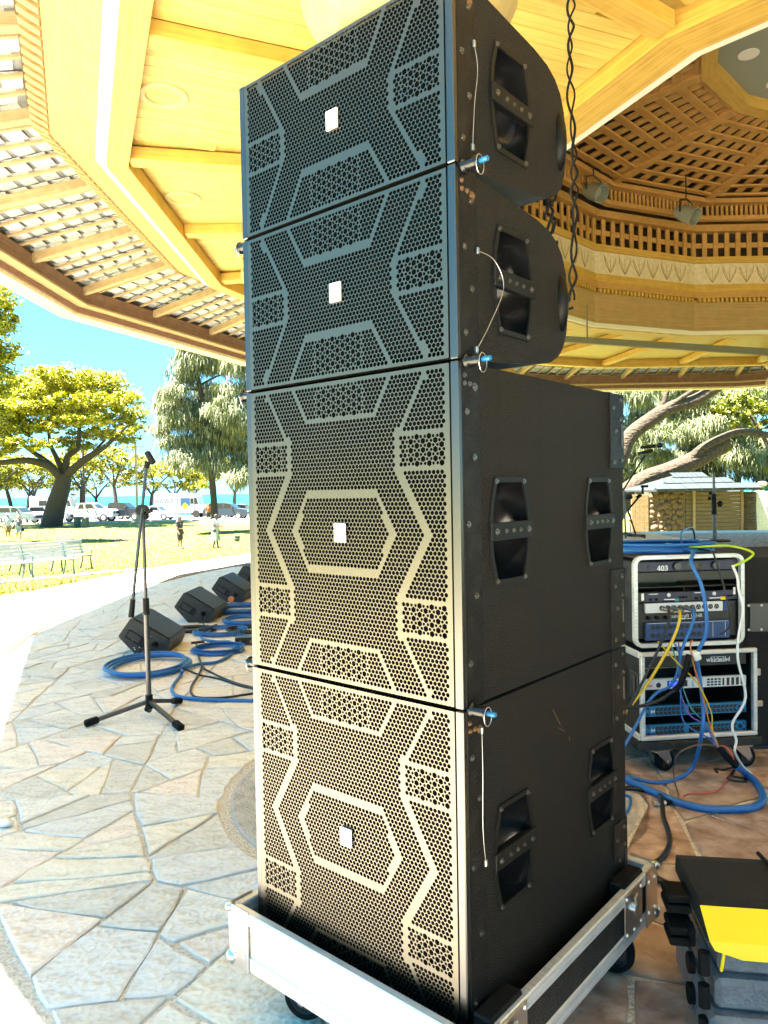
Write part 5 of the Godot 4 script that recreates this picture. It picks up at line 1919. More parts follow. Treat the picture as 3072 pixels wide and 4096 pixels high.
	var bsd := Basis(dr, Vector3.UP, dr.cross(Vector3.UP))
	dm.box(cen - V(0, 0.03, 0), V(4.0, 0.03, 3.0), bsd)
	part(dm, "deck_board", M.lam_black, dk)
	for i in 3:
		var rm := MB.new()
		rm.bar(c0 + V(0, -0.015 - i * 0.032, 0), e1 + V(0, -0.015 - i * 0.032, 0), 0.03 - 0.004 * (i % 2), 0.026, Vector3.UP, 0.003)
		part(rm, "edge_rail", M.alu, dk)
	var sk := MB.new()
	sk.bar(c0 + back * 0.01 + V(0, -0.35, 0), e1 + back * 0.01 + V(0, -0.35, 0), 0.02, 0.48)
	part(sk, "black_skirt", M.cloth_black, dk)
	var d2 := thing("stage_deck", "pale raised stage deck farther back, left of the dark deck", "stage", Vector3.ZERO)
	var a0 := V(2.4556, 0.6000, -7.6947)
	var a1 := V(3.3814, 0.6000, -7.9073)
	var m2 := MB.new()
	m2.box((a0 + a1) * 0.5 + V(0, -0.05, -1.3), V(a0.distance_to(a1) + 0.4, 0.04, 2.5), Basis.IDENTITY, 0.004)
	part(m2, "deck_board", M.alu, d2)
	var m3 := MB.new()
	m3.bar(a0 + V(-0.2, -0.02, 0), a1 + V(0.1, -0.02, 0), 0.03, 0.09, Vector3.UP, 0.003)
	part(m3, "edge_rail", M.alu, d2)
	for q in [0.1, 0.9]:
		var lg := MB.new()
		var f := a0.lerp(a1, q)
		lg.cyl(V(f.x, 0, f.z - 0.1), V(f.x, 0.53, f.z - 0.1), 0.03, 0.03, 10)
		part(lg, "leg", M.alu, d2)
	# ---- stands on the stage
	var s1 := thing("microphone_stand", "black boom stand with a microphone, behind the rear edge of the stack", "mic stand", Vector3.ZERO)
	var base := V(2.8118, 0.5515, -8.6000)
	base.y = 0.6
	var dpt := 8.6
	var pm := MB.new()
	pm.cyl(base, V(2.7970, 1.1638, -8.6000), 0.012, 0.010, 10)
	part(pm, "pole", M.dark_steel, s1)
	var bo := MB.new()
	bo.cyl(V(2.7853, 1.1582, -8.6000), V(3.0446, 1.5601, -8.6000), 0.009, 0.009, 10)
	part(bo, "boom", M.black, s1)
	var ck := MB.new()
	ck.cyl(V(2.8370, 1.0816, -8.6000), V(2.8370, 1.0816, -8.6000) + V(0.02, 0, 0.05), 0.03, 0.03, 12)
	part(ck, "clutch", M.black, s1)
	var mi := MB.new()
	mi.cyl(V(2.9931, 1.6538, -8.6000), V(3.1617, 1.6682, -8.6000), 0.014, 0.022, 12)
	mi.ball(V(3.2199, 1.6758, -8.6000), V(0.04, 0.03, 0.03), 12, 8)
	mi.cyl(V(2.9577, 1.5820, -8.6000), V(3.1323, 1.6165, -8.6000), 0.016, 0.022, 12)
	part(mi, "microphone", M.gloss_black, s1)
	for k in 3:
		var lm := MB.new()
		var a := TAU * k / 3 + 0.4
		lm.cyl(base + V(0, 0.06, 0), base + V(cos(a) * 0.22, 0.012, sin(a) * 0.22), 0.01, 0.01, 8)
		part(lm, "leg", M.dark_steel, s1)
	var s3 := thing("microphone_stand", "short black stand with a side clip, lower beside the boom stand", "mic stand", Vector3.ZERO)
	var b3 := V(3.2077, 0.5526, -9.4000)
	b3.y = 0.57
	var q3 := MB.new()
	q3.cyl(V(3.1057, 0.9050, -9.4000), V(3.2472, 1.0679, -9.4000), 0.012, 0.012, 10)
	part(q3, "arm", M.black, s3)
	var q4 := MB.new()
	q4.cyl(V(3.2952, 1.1084, -9.4000), V(3.2960, 1.2037, -9.4000), 0.014, 0.014, 10)
	q4.box(V(3.3183, 1.2033, -9.4000), V(0.09, 0.03, 0.04), Basis.IDENTITY, 0.006)
	q4.box(V(3.2472, 1.0775, -9.4000), V(0.07, 0.04, 0.04), Basis(Vector3.BACK, 0.6), 0.006)
	part(q4, "clip", M.black, s3)
	var q5 := MB.new()
	q5.cyl(b3, V(3.1057, 0.9050, -9.4000), 0.011, 0.011, 8)
	q5.cyl(b3 + V(0, 0.0, 0), b3 + V(0, 0.02, 0), 0.12, 0.11, 20)
	part(q5, "pole", M.black, s3)
	var s2 := thing("speaker_pole", "black telescopic pole with locking knobs standing on the stage", "stand", Vector3.ZERO)
	var pb := V(3.5390, 0.6003, -7.9000)
	pb.y = 0.6
	var pt := V(3.5298, 1.3362, -7.9000)
	var pmid := V(3.5354, 0.9085, -7.9000)
	var t1 := MB.new()
	t1.cyl(pb, pmid, 0.022, 0.020, 14)
	t1.cyl(pmid, pt, 0.013, 0.013, 12)
	part(t1, "pole", M.dark_steel, s2)
	var t2 := MB.new()
	t2.cyl(V(3.5326, 0.8871, -7.9000), V(3.5312, 1.1091, -7.9000), 0.026, 0.024, 14)
	part(t2, "collar", M.black, s2)
	for q in [V(3.5947, 1.0010, -7.9000), V(3.4828, 1.0619, -7.9000), V(3.4938, 1.1178, -7.9000)]:
		var kn := MB.new()
		kn.ball(q, V(0.03, 0.034, 0.02) if q.x > pt.x else V(0.018, 0.02, 0.02), 10, 6)
		part(kn, "locking_knob", M.black, s2)
	var t3 := MB.new()
	t3.cyl(pb, pb + V(0, 0.015, 0), 0.16, 0.15, 24)
	part(t3, "base", M.black, s2)
	# ---- cables round the racks (in front of the panels, y above the floor)
	var zc := -3.0
	var top_coil := coil(V(1.19, 0.912, -3.25), 0.24, 0.11, 6, 0.006, 51)
	cable("bundle of blue cable lying on top of the upper rack", top_coil, 0.006, M.cable_blue, "cable", "coiled_cable")
	cable("blue cable rising from the rack top to the stage deck", [V(1.30, 0.93, -3.22), V(1.45, 0.97, -3.6), V(1.75, 0.96, -4.2), V(2.1044, 0.8399, -5.0000)], 0.006, M.cable_blue)
	cable("long blue cable hanging down the front of both racks onto the floor", [V(1.25, 0.928, -3.2), V(1.285, 0.925, -3.08), V(1.2301, 0.8916, -2.9600), V(1.2612, 0.8029, -2.9400), V(1.2805, 0.6922, -2.9400), V(1.2769, 0.6019, -2.9400), V(1.2487, 0.5197, -2.9500), V(1.2581, 0.4184, -2.9500), V(1.2608, 0.3128, -2.9300), V(1.2434, 0.2221, -2.9000), V(1.2565, 0.0500, -3.0119), V(1.1754, 0.0080, -2.9769), V(1.0713, 0.0080, -2.9430), V(0.9750, 0.0080, -3.0181), V(0.9330, 0.0080, -3.0831)], 0.008, M.cable_blue)
	cable("blue lead from the mixer looping behind the stack", [V(1.2402, 0.6986, -2.9800), V(1.2334, 0.6780, -2.9400), V(1.2109, 0.6251, -2.9300), V(1.1785, 0.5455, -2.9300), V(1.1639, 0.4530, -2.9400), V(1.1334, 0.3980, -2.9400), V(1.0868, 0.3709, -2.9500), V(1.0391, 0.3320, -2.9300), V(0.9832, 0.2569, -2.9000), V(0.9218, 0.1954, -2.8500), V(0.8766, 0.1749, -2.8000)], 0.006, M.cable_blue)
	cable("yellow lead from the mixer down across the lower rack", [V(1.1895, 0.6924, -2.9800), V(1.1754, 0.6691, -2.9400), V(1.1510, 0.6062, -2.9300), V(1.1105, 0.5267, -2.9300), V(1.0463, 0.4300, -2.9200), V(0.9641, 0.3351, -2.9000), V(0.9130, 0.3035, -2.8500)], 0.006, M.cable_yellow)
	cable("black lead from the mixer down the left of the lower rack", [V(1.1460, 0.6983, -2.9800), V(1.1334, 0.6648, -2.9400), V(1.1048, 0.5849, -2.9400), V(1.0366, 0.4602, -2.9200), V(0.9642, 0.3420, -2.9000), V(0.9178, 0.2937, -2.8500)], 0.006, M.cable_black)
	cable("white lead hanging at the right end of both racks", [V(1.4099, 0.8732, -2.9900), V(1.4156, 0.8277, -2.9600), V(1.4204, 0.7772, -2.9600), V(1.4323, 0.6979, -2.9500), V(1.4147, 0.5974, -2.9500), V(1.4113, 0.4965, -2.9500), V(1.4407, 0.3441, -2.9500), V(1.3879, 0.2386, -2.9500), V(1.3932, 0.1792, -2.9300), V(1.3737, 0.1398, -2.9000), V(1.4697, 0.0300, -3.0269), V(1.4963, 0.0060, -3.0120)], 0.0055, M.cable_white)
	cable("green lead across the top of the upper rack", [V(1.22, 0.95, -3.2), V(1.32, 0.938, -3.15), V(1.44, 0.945, -3.1), V(1.5042, 0.9239, -3.0200), V(1.4760, 0.8994, -2.9900), V(1.4150, 0.8700, -2.9900)], 0.005, M.cable_green)
	cable("black lead over the front edge of the upper rack", [V(1.33, 0.93, -3.2), V(1.36, 0.925, -3.08), V(1.3346, 0.9080, -2.9800), V(1.3549, 0.8277, -2.9700), V(1.3697, 0.7718, -2.9700), V(1.3827, 0.6871, -2.9600), V(1.3892, 0.6295, -2.9700), V(1.3531, 0.5927, -2.9800)], 0.004, M.cable_black)
	cable("orange and purple cores fanning out below the mixer", [V(1.2373, 0.5764, -2.9700), V(1.2166, 0.5527, -2.9400), V(1.2298, 0.4643, -2.9300), V(1.2543, 0.3834, -2.9300), V(1.2840, 0.2450, -2.9200), V(1.3094, 0.1609, -2.9000)], 0.003, M.cable_orange)
	cable("thin yellow core running down to the snake end", [V(1.0978, 0.5739, -2.9700), V(1.1404, 0.5161, -2.9300), V(1.2056, 0.4471, -2.9200), V(1.2451, 0.3963, -2.9200), V(1.2893, 0.2951, -2.9200), V(1.2939, 0.2247, -2.9200), V(1.3094, 0.1609, -2.9000)], 0.003, M.cable_yellow)
	cable("thin purple core among the leads of the lower rack", [V(1.1816, 0.5673, -2.9700), V(1.1681, 0.4855, -2.9300), V(1.1694, 0.3849, -2.9300), V(1.2045, 0.2866, -2.9200), V(1.2641, 0.2453, -2.9200), V(1.3044, 0.1610, -2.9000)], 0.003, M.cable_purple)
	cable("thin teal core among the leads of the lower rack", [V(1.1463, 0.5679, -2.9700), V(1.1553, 0.5058, -2.9300), V(1.1844, 0.3847, -2.9300), V(1.2146, 0.3065, -2.9200), V(1.2741, 0.2452, -2.9200), V(1.3064, 0.1610, -2.9000)], 0.003, M.cable_teal)
	cable("thin blue core arching to the snake end", [V(1.1564, 0.5779, -2.9700), V(1.1722, 0.5055, -2.9300), V(1.1738, 0.2942, -2.9300), V(1.2042, 0.2364, -2.9200), V(1.2738, 0.1949, -2.9200), V(1.3044, 0.1610, -2.9000)], 0.003, M.cable_blue)
	cable("taped black sleeve bundling cores in front of the lower rack", [V(1.2012, 0.5273, -2.9200), V(1.1797, 0.4725, -2.9000), V(1.1596, 0.4181, -2.9000), V(1.1416, 0.3909, -2.9100)], 0.012, M.rubber, "sleeve", "cable_sleeve")
	cable("black leads stretched from the sleeve to the stack", [V(1.1416, 0.3909, -2.9100), V(1.0855, 0.3491, -2.9200), V(0.9987, 0.3314, -2.9000), V(0.9134, 0.3408, -2.8500)], 0.007, M.cable_black)
	cable("thick blue snake cable in a wide loop on the brown stones", [V(0.9464, 0.0140, -3.0256), V(0.9771, 0.0140, -2.9322), V(1.0304, 0.0140, -2.8314), V(1.0752, 0.0140, -2.7486), V(1.1427, 0.0140, -2.6865), V(1.2272, 0.0140, -2.6701), V(1.3230, 0.0140, -2.6788), V(1.3873, 0.0140, -2.7239), V(1.4318, 0.0140, -2.8017), V(1.4624, 0.0140, -2.9098), V(1.4597, 0.0200, -2.9856), V(1.3689, 0.0923, -2.8800)], 0.014, M.cable_blue)
	cable("black end sleeve of the thick blue snake", [V(1.3689, 0.0923, -2.8800), V(1.3395, 0.1227, -2.8800), V(1.3094, 0.1609, -2.9000)], 0.013, M.rubber, "sleeve", "cable_sleeve")
	cable("red core arching from the snake end to a plug", [V(1.3144, 0.1659, -2.9000), V(1.3299, 0.1676, -2.8800), V(1.3478, 0.1348, -2.8600), V(1.4350, 0.0200, -3.0412), V(1.3438, 0.0060, -2.9227), V(1.2632, 0.0050, -2.8429), V(1.1675, 0.0050, -2.8352), V(1.1278, 0.0060, -2.8041), V(1.1132, 0.0080, -2.7611)], 0.0032, M.cable_red)
	cable("brown core arching from the snake end to a plug", [V(1.3025, 0.1681, -2.9000), V(1.2041, 0.1902, -2.8500), V(1.1238, 0.1729, -2.8200), V(1.1962, 0.0300, -3.0683), V(1.1523, 0.0060, -2.9442), V(1.1145, 0.0050, -2.8140), V(1.0561, 0.0080, -2.7479)], 0.0032, M.cable_brown)
	for q in [[V(1.0253, 0.0000, -2.7412), 0.15, "silver plug on the brown core lying on the stones"], [V(1.1242, 0.0000, -2.7195), -0.75, "silver plug on the red core lying on the stones"]]:
		var t := thing("cable_plug", q[2], "plug", q[0], q[1])
		var s := MB.new()
		s.cyl(V(-0.035, 0.011, 0), V(0.012, 0.011, 0), 0.0105, 0.0098, 14)
		part(s, "shell", M.steel, t)
		var bt := MB.new()
		bt.cyl(V(0.012, 0.011, 0), V(0.052, 0.011, 0), 0.0095, 0.005, 12)
		part(bt, "boot", M.strap, t)
	cable("black cable curving over the brown stones to the case tray", [V(0.9247, 0.0080, -2.8944), V(0.9879, 0.0080, -2.8769), V(1.0417, 0.0100, -2.8359), V(1.0091, 0.0300, -2.7027), V(0.9868, 0.0080, -2.6271), V(0.9601, 0.0080, -2.5112), V(0.9317, 0.0080, -2.4311), V(0.8742, 0.0080, -2.3407), V(0.8176, 0.0080, -2.2951), V(0.7657, 0.0080, -2.2814)], 0.009, M.cable_black)
	cable("black cable running from the tray corner to the tool case", [V(0.7984, 0.0100, -2.2313), V(0.8237, 0.0100, -2.1870), V(0.8662, 0.0100, -2.1438), V(0.9142, 0.0100, -2.1020)], 0.010, M.cable_black)
	cable("short blue cable arc beside the stack", [V(0.8856, 0.0060, -2.8335), V(0.9248, 0.0060, -2.8200), V(0.9089, 0.0060, -2.7522), V(0.8685, 0.0060, -2.6780), V(0.8238, 0.0060, -2.6383)], 0.006, M.cable_blue)
	cable("knotted black cord near the right caster", [V(1.3668, 0.0060, -3.0398), V(1.3748, 0.0060, -3.0810), V(1.3995, 0.0060, -3.0658), V(1.4466, 0.0200, -3.0545), V(1.4102, 0.0060, -3.0107), V(1.3770, 0.0060, -2.9726), V(1.4047, 0.0060, -2.9454), V(1.4392, 0.0060, -2.9438), V(1.4417, 0.0060, -2.9695), V(1.4044, 0.0100, -2.9874)], 0.005, M.cable_black)
	var wn := MB.new()
	wn.box(V(1.2329, 0.5217, -2.9200), V(0.03, 0.035, 0.02), Basis(Vector3.BACK, 0.3), 0.005)
	tag(part(wn, "cable_tie", M.tag_white, self), "white plastic tie wrapped on the hanging blue cable", "tie")

func tool_case() -> void:
	# stacked tool case in the lower right corner
	var t := thing("tool_case", "black and grey tool case with yellow front panel in the lower right corner", "tool case", V(0.66, 0, -1.53), deg_to_rad(-9.0))
	var w := 0.55
	var y := 0.0
	for q in [[0.02, 0.085, 0.05, 0.0], [0.108, 0.065, 0.03, 0.012], [0.176, 0.075, 0.012, 0.02]]:
		var m := MB.new()
		m.box(V(w * 0.5 + q[3], q[0] + q[1] * 0.5, -0.13 + q[2] * 0.5 - 0.012), V(w - q[3] * 0.5, q[1], 0.27 + q[2]), Basis.IDENTITY, 0.010)
		var tr := part(m, "tray", M.grey_plastic, t)
		# raised tread marks on the front
		var tm := MB.new()
		var fz: float = -0.13 + q[2] * 0.5 - 0.012 + (0.27 + q[2]) * 0.5
		for i in 14:
			for j in 2:
				var cx: float = 0.05 + i * 0.036 + q[3]
				var cy: float = q[0] + q[1] * (0.32 + 0.36 * j)
				tm.box(V(cx, cy, fz), V(0.018, 0.0035, 0.003), Basis(Vector3.BACK, 0.7 if (i + j) % 2 == 0 else -0.7), 0.001)
		part(tm, "tread", M.grey_plastic, tr)
	var lid := MB.new()
	var poly := PackedVector2Array([Vector2(0.02, 0.252), Vector2(-0.03, 0.300), Vector2(-0.06, 0.306), Vector2(-0.22, 0.306), Vector2(-0.26, 0.296), Vector2(-0.27, 0.27), Vector2(-0.27, 0.252)])
	# outline in (z, y), swept along x
	lid.prism(poly, 0.0, w, Vector3.ZERO, Basis(Vector3.BACK, Vector3.UP, Vector3.RIGHT))
	part(lid, "lid", M.cloth_black, t)
	var yp := MB.new()
	yp.quad(V(-0.004, 0.300, -0.028), V(w, 0.300, -0.028), V(w, 0.2535, 0.024), V(0.002, 0.2535, 0.024), V(0, 1, 1))
	yp.quad(V(0.002, 0.2535, 0.024), V(w, 0.2535, 0.024), V(w, 0.222, 0.030), V(0.065, 0.222, 0.030), V(0, 0, 1))
	yp.tri(V(0.002, 0.2535, 0.024), V(0.065, 0.222, 0.030), V(0.012, 0.236, 0.027), V(0, 0, 1))
	part(yp, "yellow_panel", M.yellow, t, V(0, 0.003, 0.003))
	var cd := MB.new()
	cd.tube(smooth_path([V(0.19, 0.309, -0.265), V(0.20, 0.312, -0.18), V(0.23, 0.311, -0.09), V(0.245, 0.306, -0.04)], 5), 0.005, 0.005, 6)
	part(cd, "strap", M.rubber, t)
	for q in [[0.262, -0.15], [0.205, -0.12]]:
		var br := MB.new()
		for i in 2:
			br.box(V(-0.025, q[0] - i * 0.024, q[1]), V(0.055, 0.018, 0.07), Basis.IDENTITY, 0.004)
		part(br, "side_bracket", M.rubber, t)
	for q in [0.20, 0.13, 0.06]:
		var hg := MB.new()
		hg.cyl(V(-0.006, q - 0.02, 0.015), V(-0.006, q + 0.025, 0.012), 0.012, 0.012, 12)
		part(hg, "hinge", M.rubber, t)
		var pv := MB.new()
		pv.cyl(V(-0.012, q, -0.10), V(0.0, q, -0.10), 0.022, 0.022, 14)
		part(pv, "pivot", M.rubber, t)
	var ys := MB.new()
	ys.box(V(0.03, 0.222, 0.022), V(0.006, 0.06, 0.006), Basis(Vector3.BACK, -0.15), 0.001)
	part(ys, "yellow_strip", M.yellow, t)

func chains() -> void:
	# twisted black strap with a pale core hanging from the ceiling
	for q in [[V(0.6688, 2.9013, -2.5500), V(0.6640, 1.8429, -2.5500), 4.1, "long twisted black strap hanging beside the speaker stack from the ceiling", 60], [V(0.4008, 1.9628, -1.7400), V(0.4023, 1.7987, -1.7400), 0.0, "short twisted black strap hanging behind the line array speakers", 10]]:
		var a: Vector3 = q[0]
		var b: Vector3 = q[1]
		if q[2] > 0.0:
			a.y = q[2]
		var t := thing("hanging_strap", q[3], "strap", a)
		for s in 2:
			var pts: Array = []
			var ln := a.y - b.y
			var n := int(ln * 75)
			for i in n:
				var f := float(i) / (n - 1)
				var ph := f * ln * 38.0 + s * PI + sin(f * 31.0) * 0.9
				var rr := 0.0095 + 0.0035 * sin(f * 47.0 + s)
				pts.append(V((b.x - a.x) * f + cos(ph) * rr + 0.006 * sin(f * 17.0), -ln * f, (b.z - a.z) * f + sin(ph) * rr))
			if s == 0:
				var e: Vector3 = pts[-1]
				pts.append(e + V(-0.014, -0.012, 0))
				pts.append(e + V(-0.006, -0.03, 0))
				pts.append(e + V(0.012, -0.024, 0))
			var mb := MB.new()
			mb.tube(pts, 0.0048 if s == 0 else 0.0036, 0.0048 if s == 0 else 0.0036, 6)
			part(mb, "strand", M.strap, t)

# ---------------------------------------------------------------- trees
func leaves(mb: MB, pads: Array, count: int, size: float, c0: Color, c1: Color) -> void:
	mb.paint = true
	var tot := 0.0
	for p in pads:
		tot += p[1].x * p[1].z
	for p in pads:
		var n := int(count * p[1].x * p[1].z / tot)
		var tuft := Vector3.ZERO
		var tr := 0.3
		var shade := 0.0
		for i in n:
			# leaves sit in tufts, so that gaps open between them
			if i % 34 == 0:
				tuft = p[0] + V(rng.randfn(), rng.randfn(), rng.randfn()).normalized() * pow(rng.randf(), 0.42) * p[1]
				tr = minf(p[1].x, p[1].y * 1.6) * rng.randf_range(0.16, 0.42)
				shade = rng.randf_range(-0.25, 0.25)
			var d := V(rng.randfn(), rng.randfn() * 0.6, rng.randfn()) * 0.6
			var o: Vector3 = tuft + d * tr
			var nn := (V(rng.randfn(), rng.randfn() + 1.5, rng.randfn())).normalized()
			var u := nn.cross(V(rng.randfn(), rng.randfn(), rng.randfn())).normalized()
			var w := nn.cross(u)
			var s := size * rng.randf_range(0.6, 1.5)
			mb.col = c0.lerp(c1, clampf(rng.randf() + shade, 0.0, 1.0))
			var a := o - u * s * 0.5
			var b := o + w * s * 0.34
			var c := o + u * s * 0.5
			var e := o - w * s * 0.34
			mb.tri(a, b, c, nn)
			mb.tri(a, c, e, nn)

func strands(mb: MB, pads: Array, count: int, ln: float, wd: float, c0: Color, c1: Color) -> void:
	# long drooping needles hanging in tassels
	mb.paint = true
	var tot := 0.0
	for p in pads:
		tot += p[1].x * p[1].y
	for p in pads:
		var n := int(count * p[1].x * p[1].y / tot)
		var tuft := Vector3.ZERO
		var aim := 0.0
		var shade := 0.0
		for i in n:
			# each tassel starts from one twig end
			if i % 26 == 0:
				tuft = p[0] + V(rng.randfn(), rng.randfn(), rng.randfn()).normalized() * pow(rng.randf(), 0.45) * p[1]
				aim = rng.randf() * TAU
				shade = rng.randf_range(-0.3, 0.3)
			var o: Vector3 = tuft + V(rng.randfn(), rng.randfn() * 0.7, rng.randfn()) * ln * 0.26
			var a := aim + rng.randfn() * 0.9
			var out := V(cos(a), 0, sin(a))
			var side := V(-sin(a), 0, cos(a)) * wd * rng.randf_range(0.6, 1.4)
			var l := ln * rng.randf_range(0.5, 1.3)
			var m := o + out * l * 0.30 + V(0, -l * 0.20, 0)
			var e := o + out * l * rng.randf_range(0.35, 0.6) + V(0, -l * 0.8, 0)
			mb.col = c0.lerp(c1, clampf(rng.randf() + shade, 0.0, 1.0))
			mb.tri(o - side * 0.4, o + side * 0.4, m + side, out + V(0, 0.8, 0))
			mb.tri(o - side * 0.4, m + side, m - side, out + V(0, 0.8, 0))
			mb.tri(m - side, m + side, e, out + V(0, 0.3, 0))

func tree(called: String, label: String, trunk: Array, r0: float, r1: float, limbs: Array, pads: Array, leaf: Dictionary, bark: Material, group := "") -> void:
	var base: Vector3 = trunk[0]
	var t := thing(called, label, "tree", base, 0.0, group)
	var mv := func(a: Array) -> Array:
		var o: Array = []
		for q in a:
			o.append(q - base)
		return o
	var tm := MB.new()
	var tp: Array = mv.call(trunk)
	tp[0] = tp[0] - V(0, 0.3, 0)
	tm.tube(smooth_path(tp, 5), r0, r1, 10)
	part(tm, "trunk", bark, t)
	for l in limbs:
		var lm := MB.new()
		lm.tube(smooth_path(mv.call(l[0]), 5), l[1], l[2], 8)
		part(lm, "limb", bark, t)
	var cm := MB.new()
	var pp: Array = []
	for p in pads:
		pp.append([p[0] - base, p[1]])
	if leaf.kind == "leaf":
		leaves(cm, pp, leaf.n, leaf.size, leaf.c0, leaf.c1)
		part(cm, "crown", M.leaf, t)
	else:
		strands(cm, pp, leaf.n, leaf.size, leaf.w, leaf.c0, leaf.c1)
		part(cm, "crown", M.needle, t)

func pads_at(d: float, list: Array, flat := 1.0) -> Array:
	# list rows: metres right, metres up from the eye, half width, half height, depth offset
	var o: Array = []
	for q in list:
		o.append([V(q[0], q[1], -(d + q[4])), V(q[2], q[3] * flat, q[2] * 0.9)])
	return o

func trees() -> void:
	rng.seed = 101
	var yl := {"kind": "leaf", "n": 70000, "size": 0.24, "c0": Color(0.16, 0.175, 0.009), "c1": Color(0.35, 0.335, 0.016)}
	# big spreading tree left of the lawn
	var pl: Array = []
	for q in [[V(-23.2443, 9.0289, -69.7362), V(1.42, 0.66, 1.20)], [V(-21.7142, 7.3052, -66.3779), V(1.01, 0.49, 0.86)], [V(-33.0555, 11.7887, -69.7815), V(3.07, 0.76, 2.61)], [V(-27.5288, 11.0524, -67.7185), V(3.44, 0.73, 2.92)], [V(-24.7586, 10.4164, -67.5818), V(2.52, 0.69, 2.14)], [V(-31.5445, 8.7556, -63.7287), V(3.02, 0.60, 2.57)], [V(-30.7908, 9.4083, -69.8102), V(3.31, 0.61, 2.81)], [V(-24.6743, 7.6127, -62.0498), V(2.52, 0.50, 2.14)], [V(-30.0188, 7.0380, -64.0239), V(2.38, 0.52, 2.03)], [V(-23.1989, 6.8140, -65.4783), V(1.55, 0.49, 1.32)], [V(-34.7545, 7.4721, -68.2351), V(2.31, 0.55, 1.96)], [V(-33.5129, 5.3520, -63.5815), V(1.94, 0.56, 1.65)], [V(-29.5466, 6.5050, -68.9039), V(1.63, 0.47, 1.39)], [V(-34.5376, 10.8902, -69.8672), V(3.55, 0.90, 3.01)], [V(-27.1969, 11.4990, -63.3107), V(3.21, 0.77, 2.73)], [V(-25.3283, 11.5546, -66.7787), V(2.71, 0.81, 2.31)], [V(-21.6018, 9.2276, -62.0719), V(1.89, 0.76, 1.61)], [V(-30.2352, 9.2093, -65.0926), V(3.52, 0.70, 3.00)], [V(-25.1657, 9.3269, -62.3533), V(3.38, 0.68, 2.87)], [V(-24.6450, 8.3431, -69.6532), V(2.36, 0.75, 2.00)], [V(-32.0097, 7.8562, -65.4892), V(2.88, 0.62, 2.45)], [V(-29.9092, 8.1987, -69.5918), V(2.59, 0.61, 2.20)], [V(-26.0413, 6.9737, -68.2904), V(2.77, 0.60, 2.36)], [V(-23.6276, 6.3994, -68.9303), V(1.40, 0.51, 1.19)], [V(-31.8914, 5.9523, -63.3853), V(2.36, 0.60, 2.01)], [V(-28.7571, 5.6327, -62.5996), V(1.69, 0.47, 1.44)], [V(-27.3114, 5.7567, -66.8059), V(1.81, 0.41, 1.54)], [V(-34.3136, 9.6146, -63.3438), V(3.22, 1.18, 2.73)], [V(-36.8556, 7.4799, -67.8670), V(3.22, 1.03, 2.73)], [V(-29.1730, 10.6342, -65.2676), V(2.87, 0.66, 2.44)], [V(-36.9318, 5.1149, -66.2233), V(2.69, 0.67, 2.29)], [V(-25.9700, 9.2869, -69.5006), V(2.59, 0.61, 2.20)], [V(-33.8695, 9.0657, -66.1736), V(2.69, 0.67, 2.28)]]:
		pl.append(q)
	tree("rain_tree", "broad spreading shade tree with yellow green canopy and leaning dark trunk", [V(-29.8043, -1.2726, -66.0000), V(-29.3319, 0.2837, -66.0000), V(-28.7418, 2.0588, -66.0000), V(-28.4370, 3.2795, -66.0000)], 0.95, 0.62, [
		[[V(-28.6357, 2.6144, -66.0000), V(-29.2613, 3.8632, -65.0000), V(-30.7385, 4.4186, -64.0000), V(-32.6888, 4.2814, -64.0000), V(-34.8510, 4.2775, -64.0000)], 0.42, 0.2],
		[[V(-28.6289, 2.8372, -66.0000), V(-30.3753, 4.3559, -67.0000), V(-31.9232, 5.5136, -67.0000), V(-33.6882, 6.8997, -67.0000)], 0.34, 0.12],
		[[V(-28.4404, 3.1681, -66.0000), V(-29.1284, 4.7396, -66.0000), V(-29.6442, 6.0836, -66.0000), V(-29.7912, 8.5291, -66.0000)], 0.3, 0.1],
		[[V(-28.3512, 3.1665, -66.0000), V(-28.1703, 4.7222, -66.0000), V(-27.2079, 5.5946, -66.0000), V(-26.9703, 7.5901, -66.0000), V(-26.6243, 10.2450, -66.0000)], 0.36, 0.1],
		[[V(-28.3546, 3.0551, -66.0000), V(-26.3927, 4.3154, -65.0000), V(-24.8278, 5.2732, -65.0000), V(-23.7059, 6.1288, -65.0000), V(-22.3534, 7.4169, -65.0000)], 0.4, 0.1],
		[[V(-28.5208, 2.7238, -66.0000), V(-28.3168, 3.8985, -68.0000), V(-27.5406, 4.8476, -69.0000), V(-26.2380, 6.5208, -70.0000)], 0.26, 0.1]], pl, yl, M.bark)
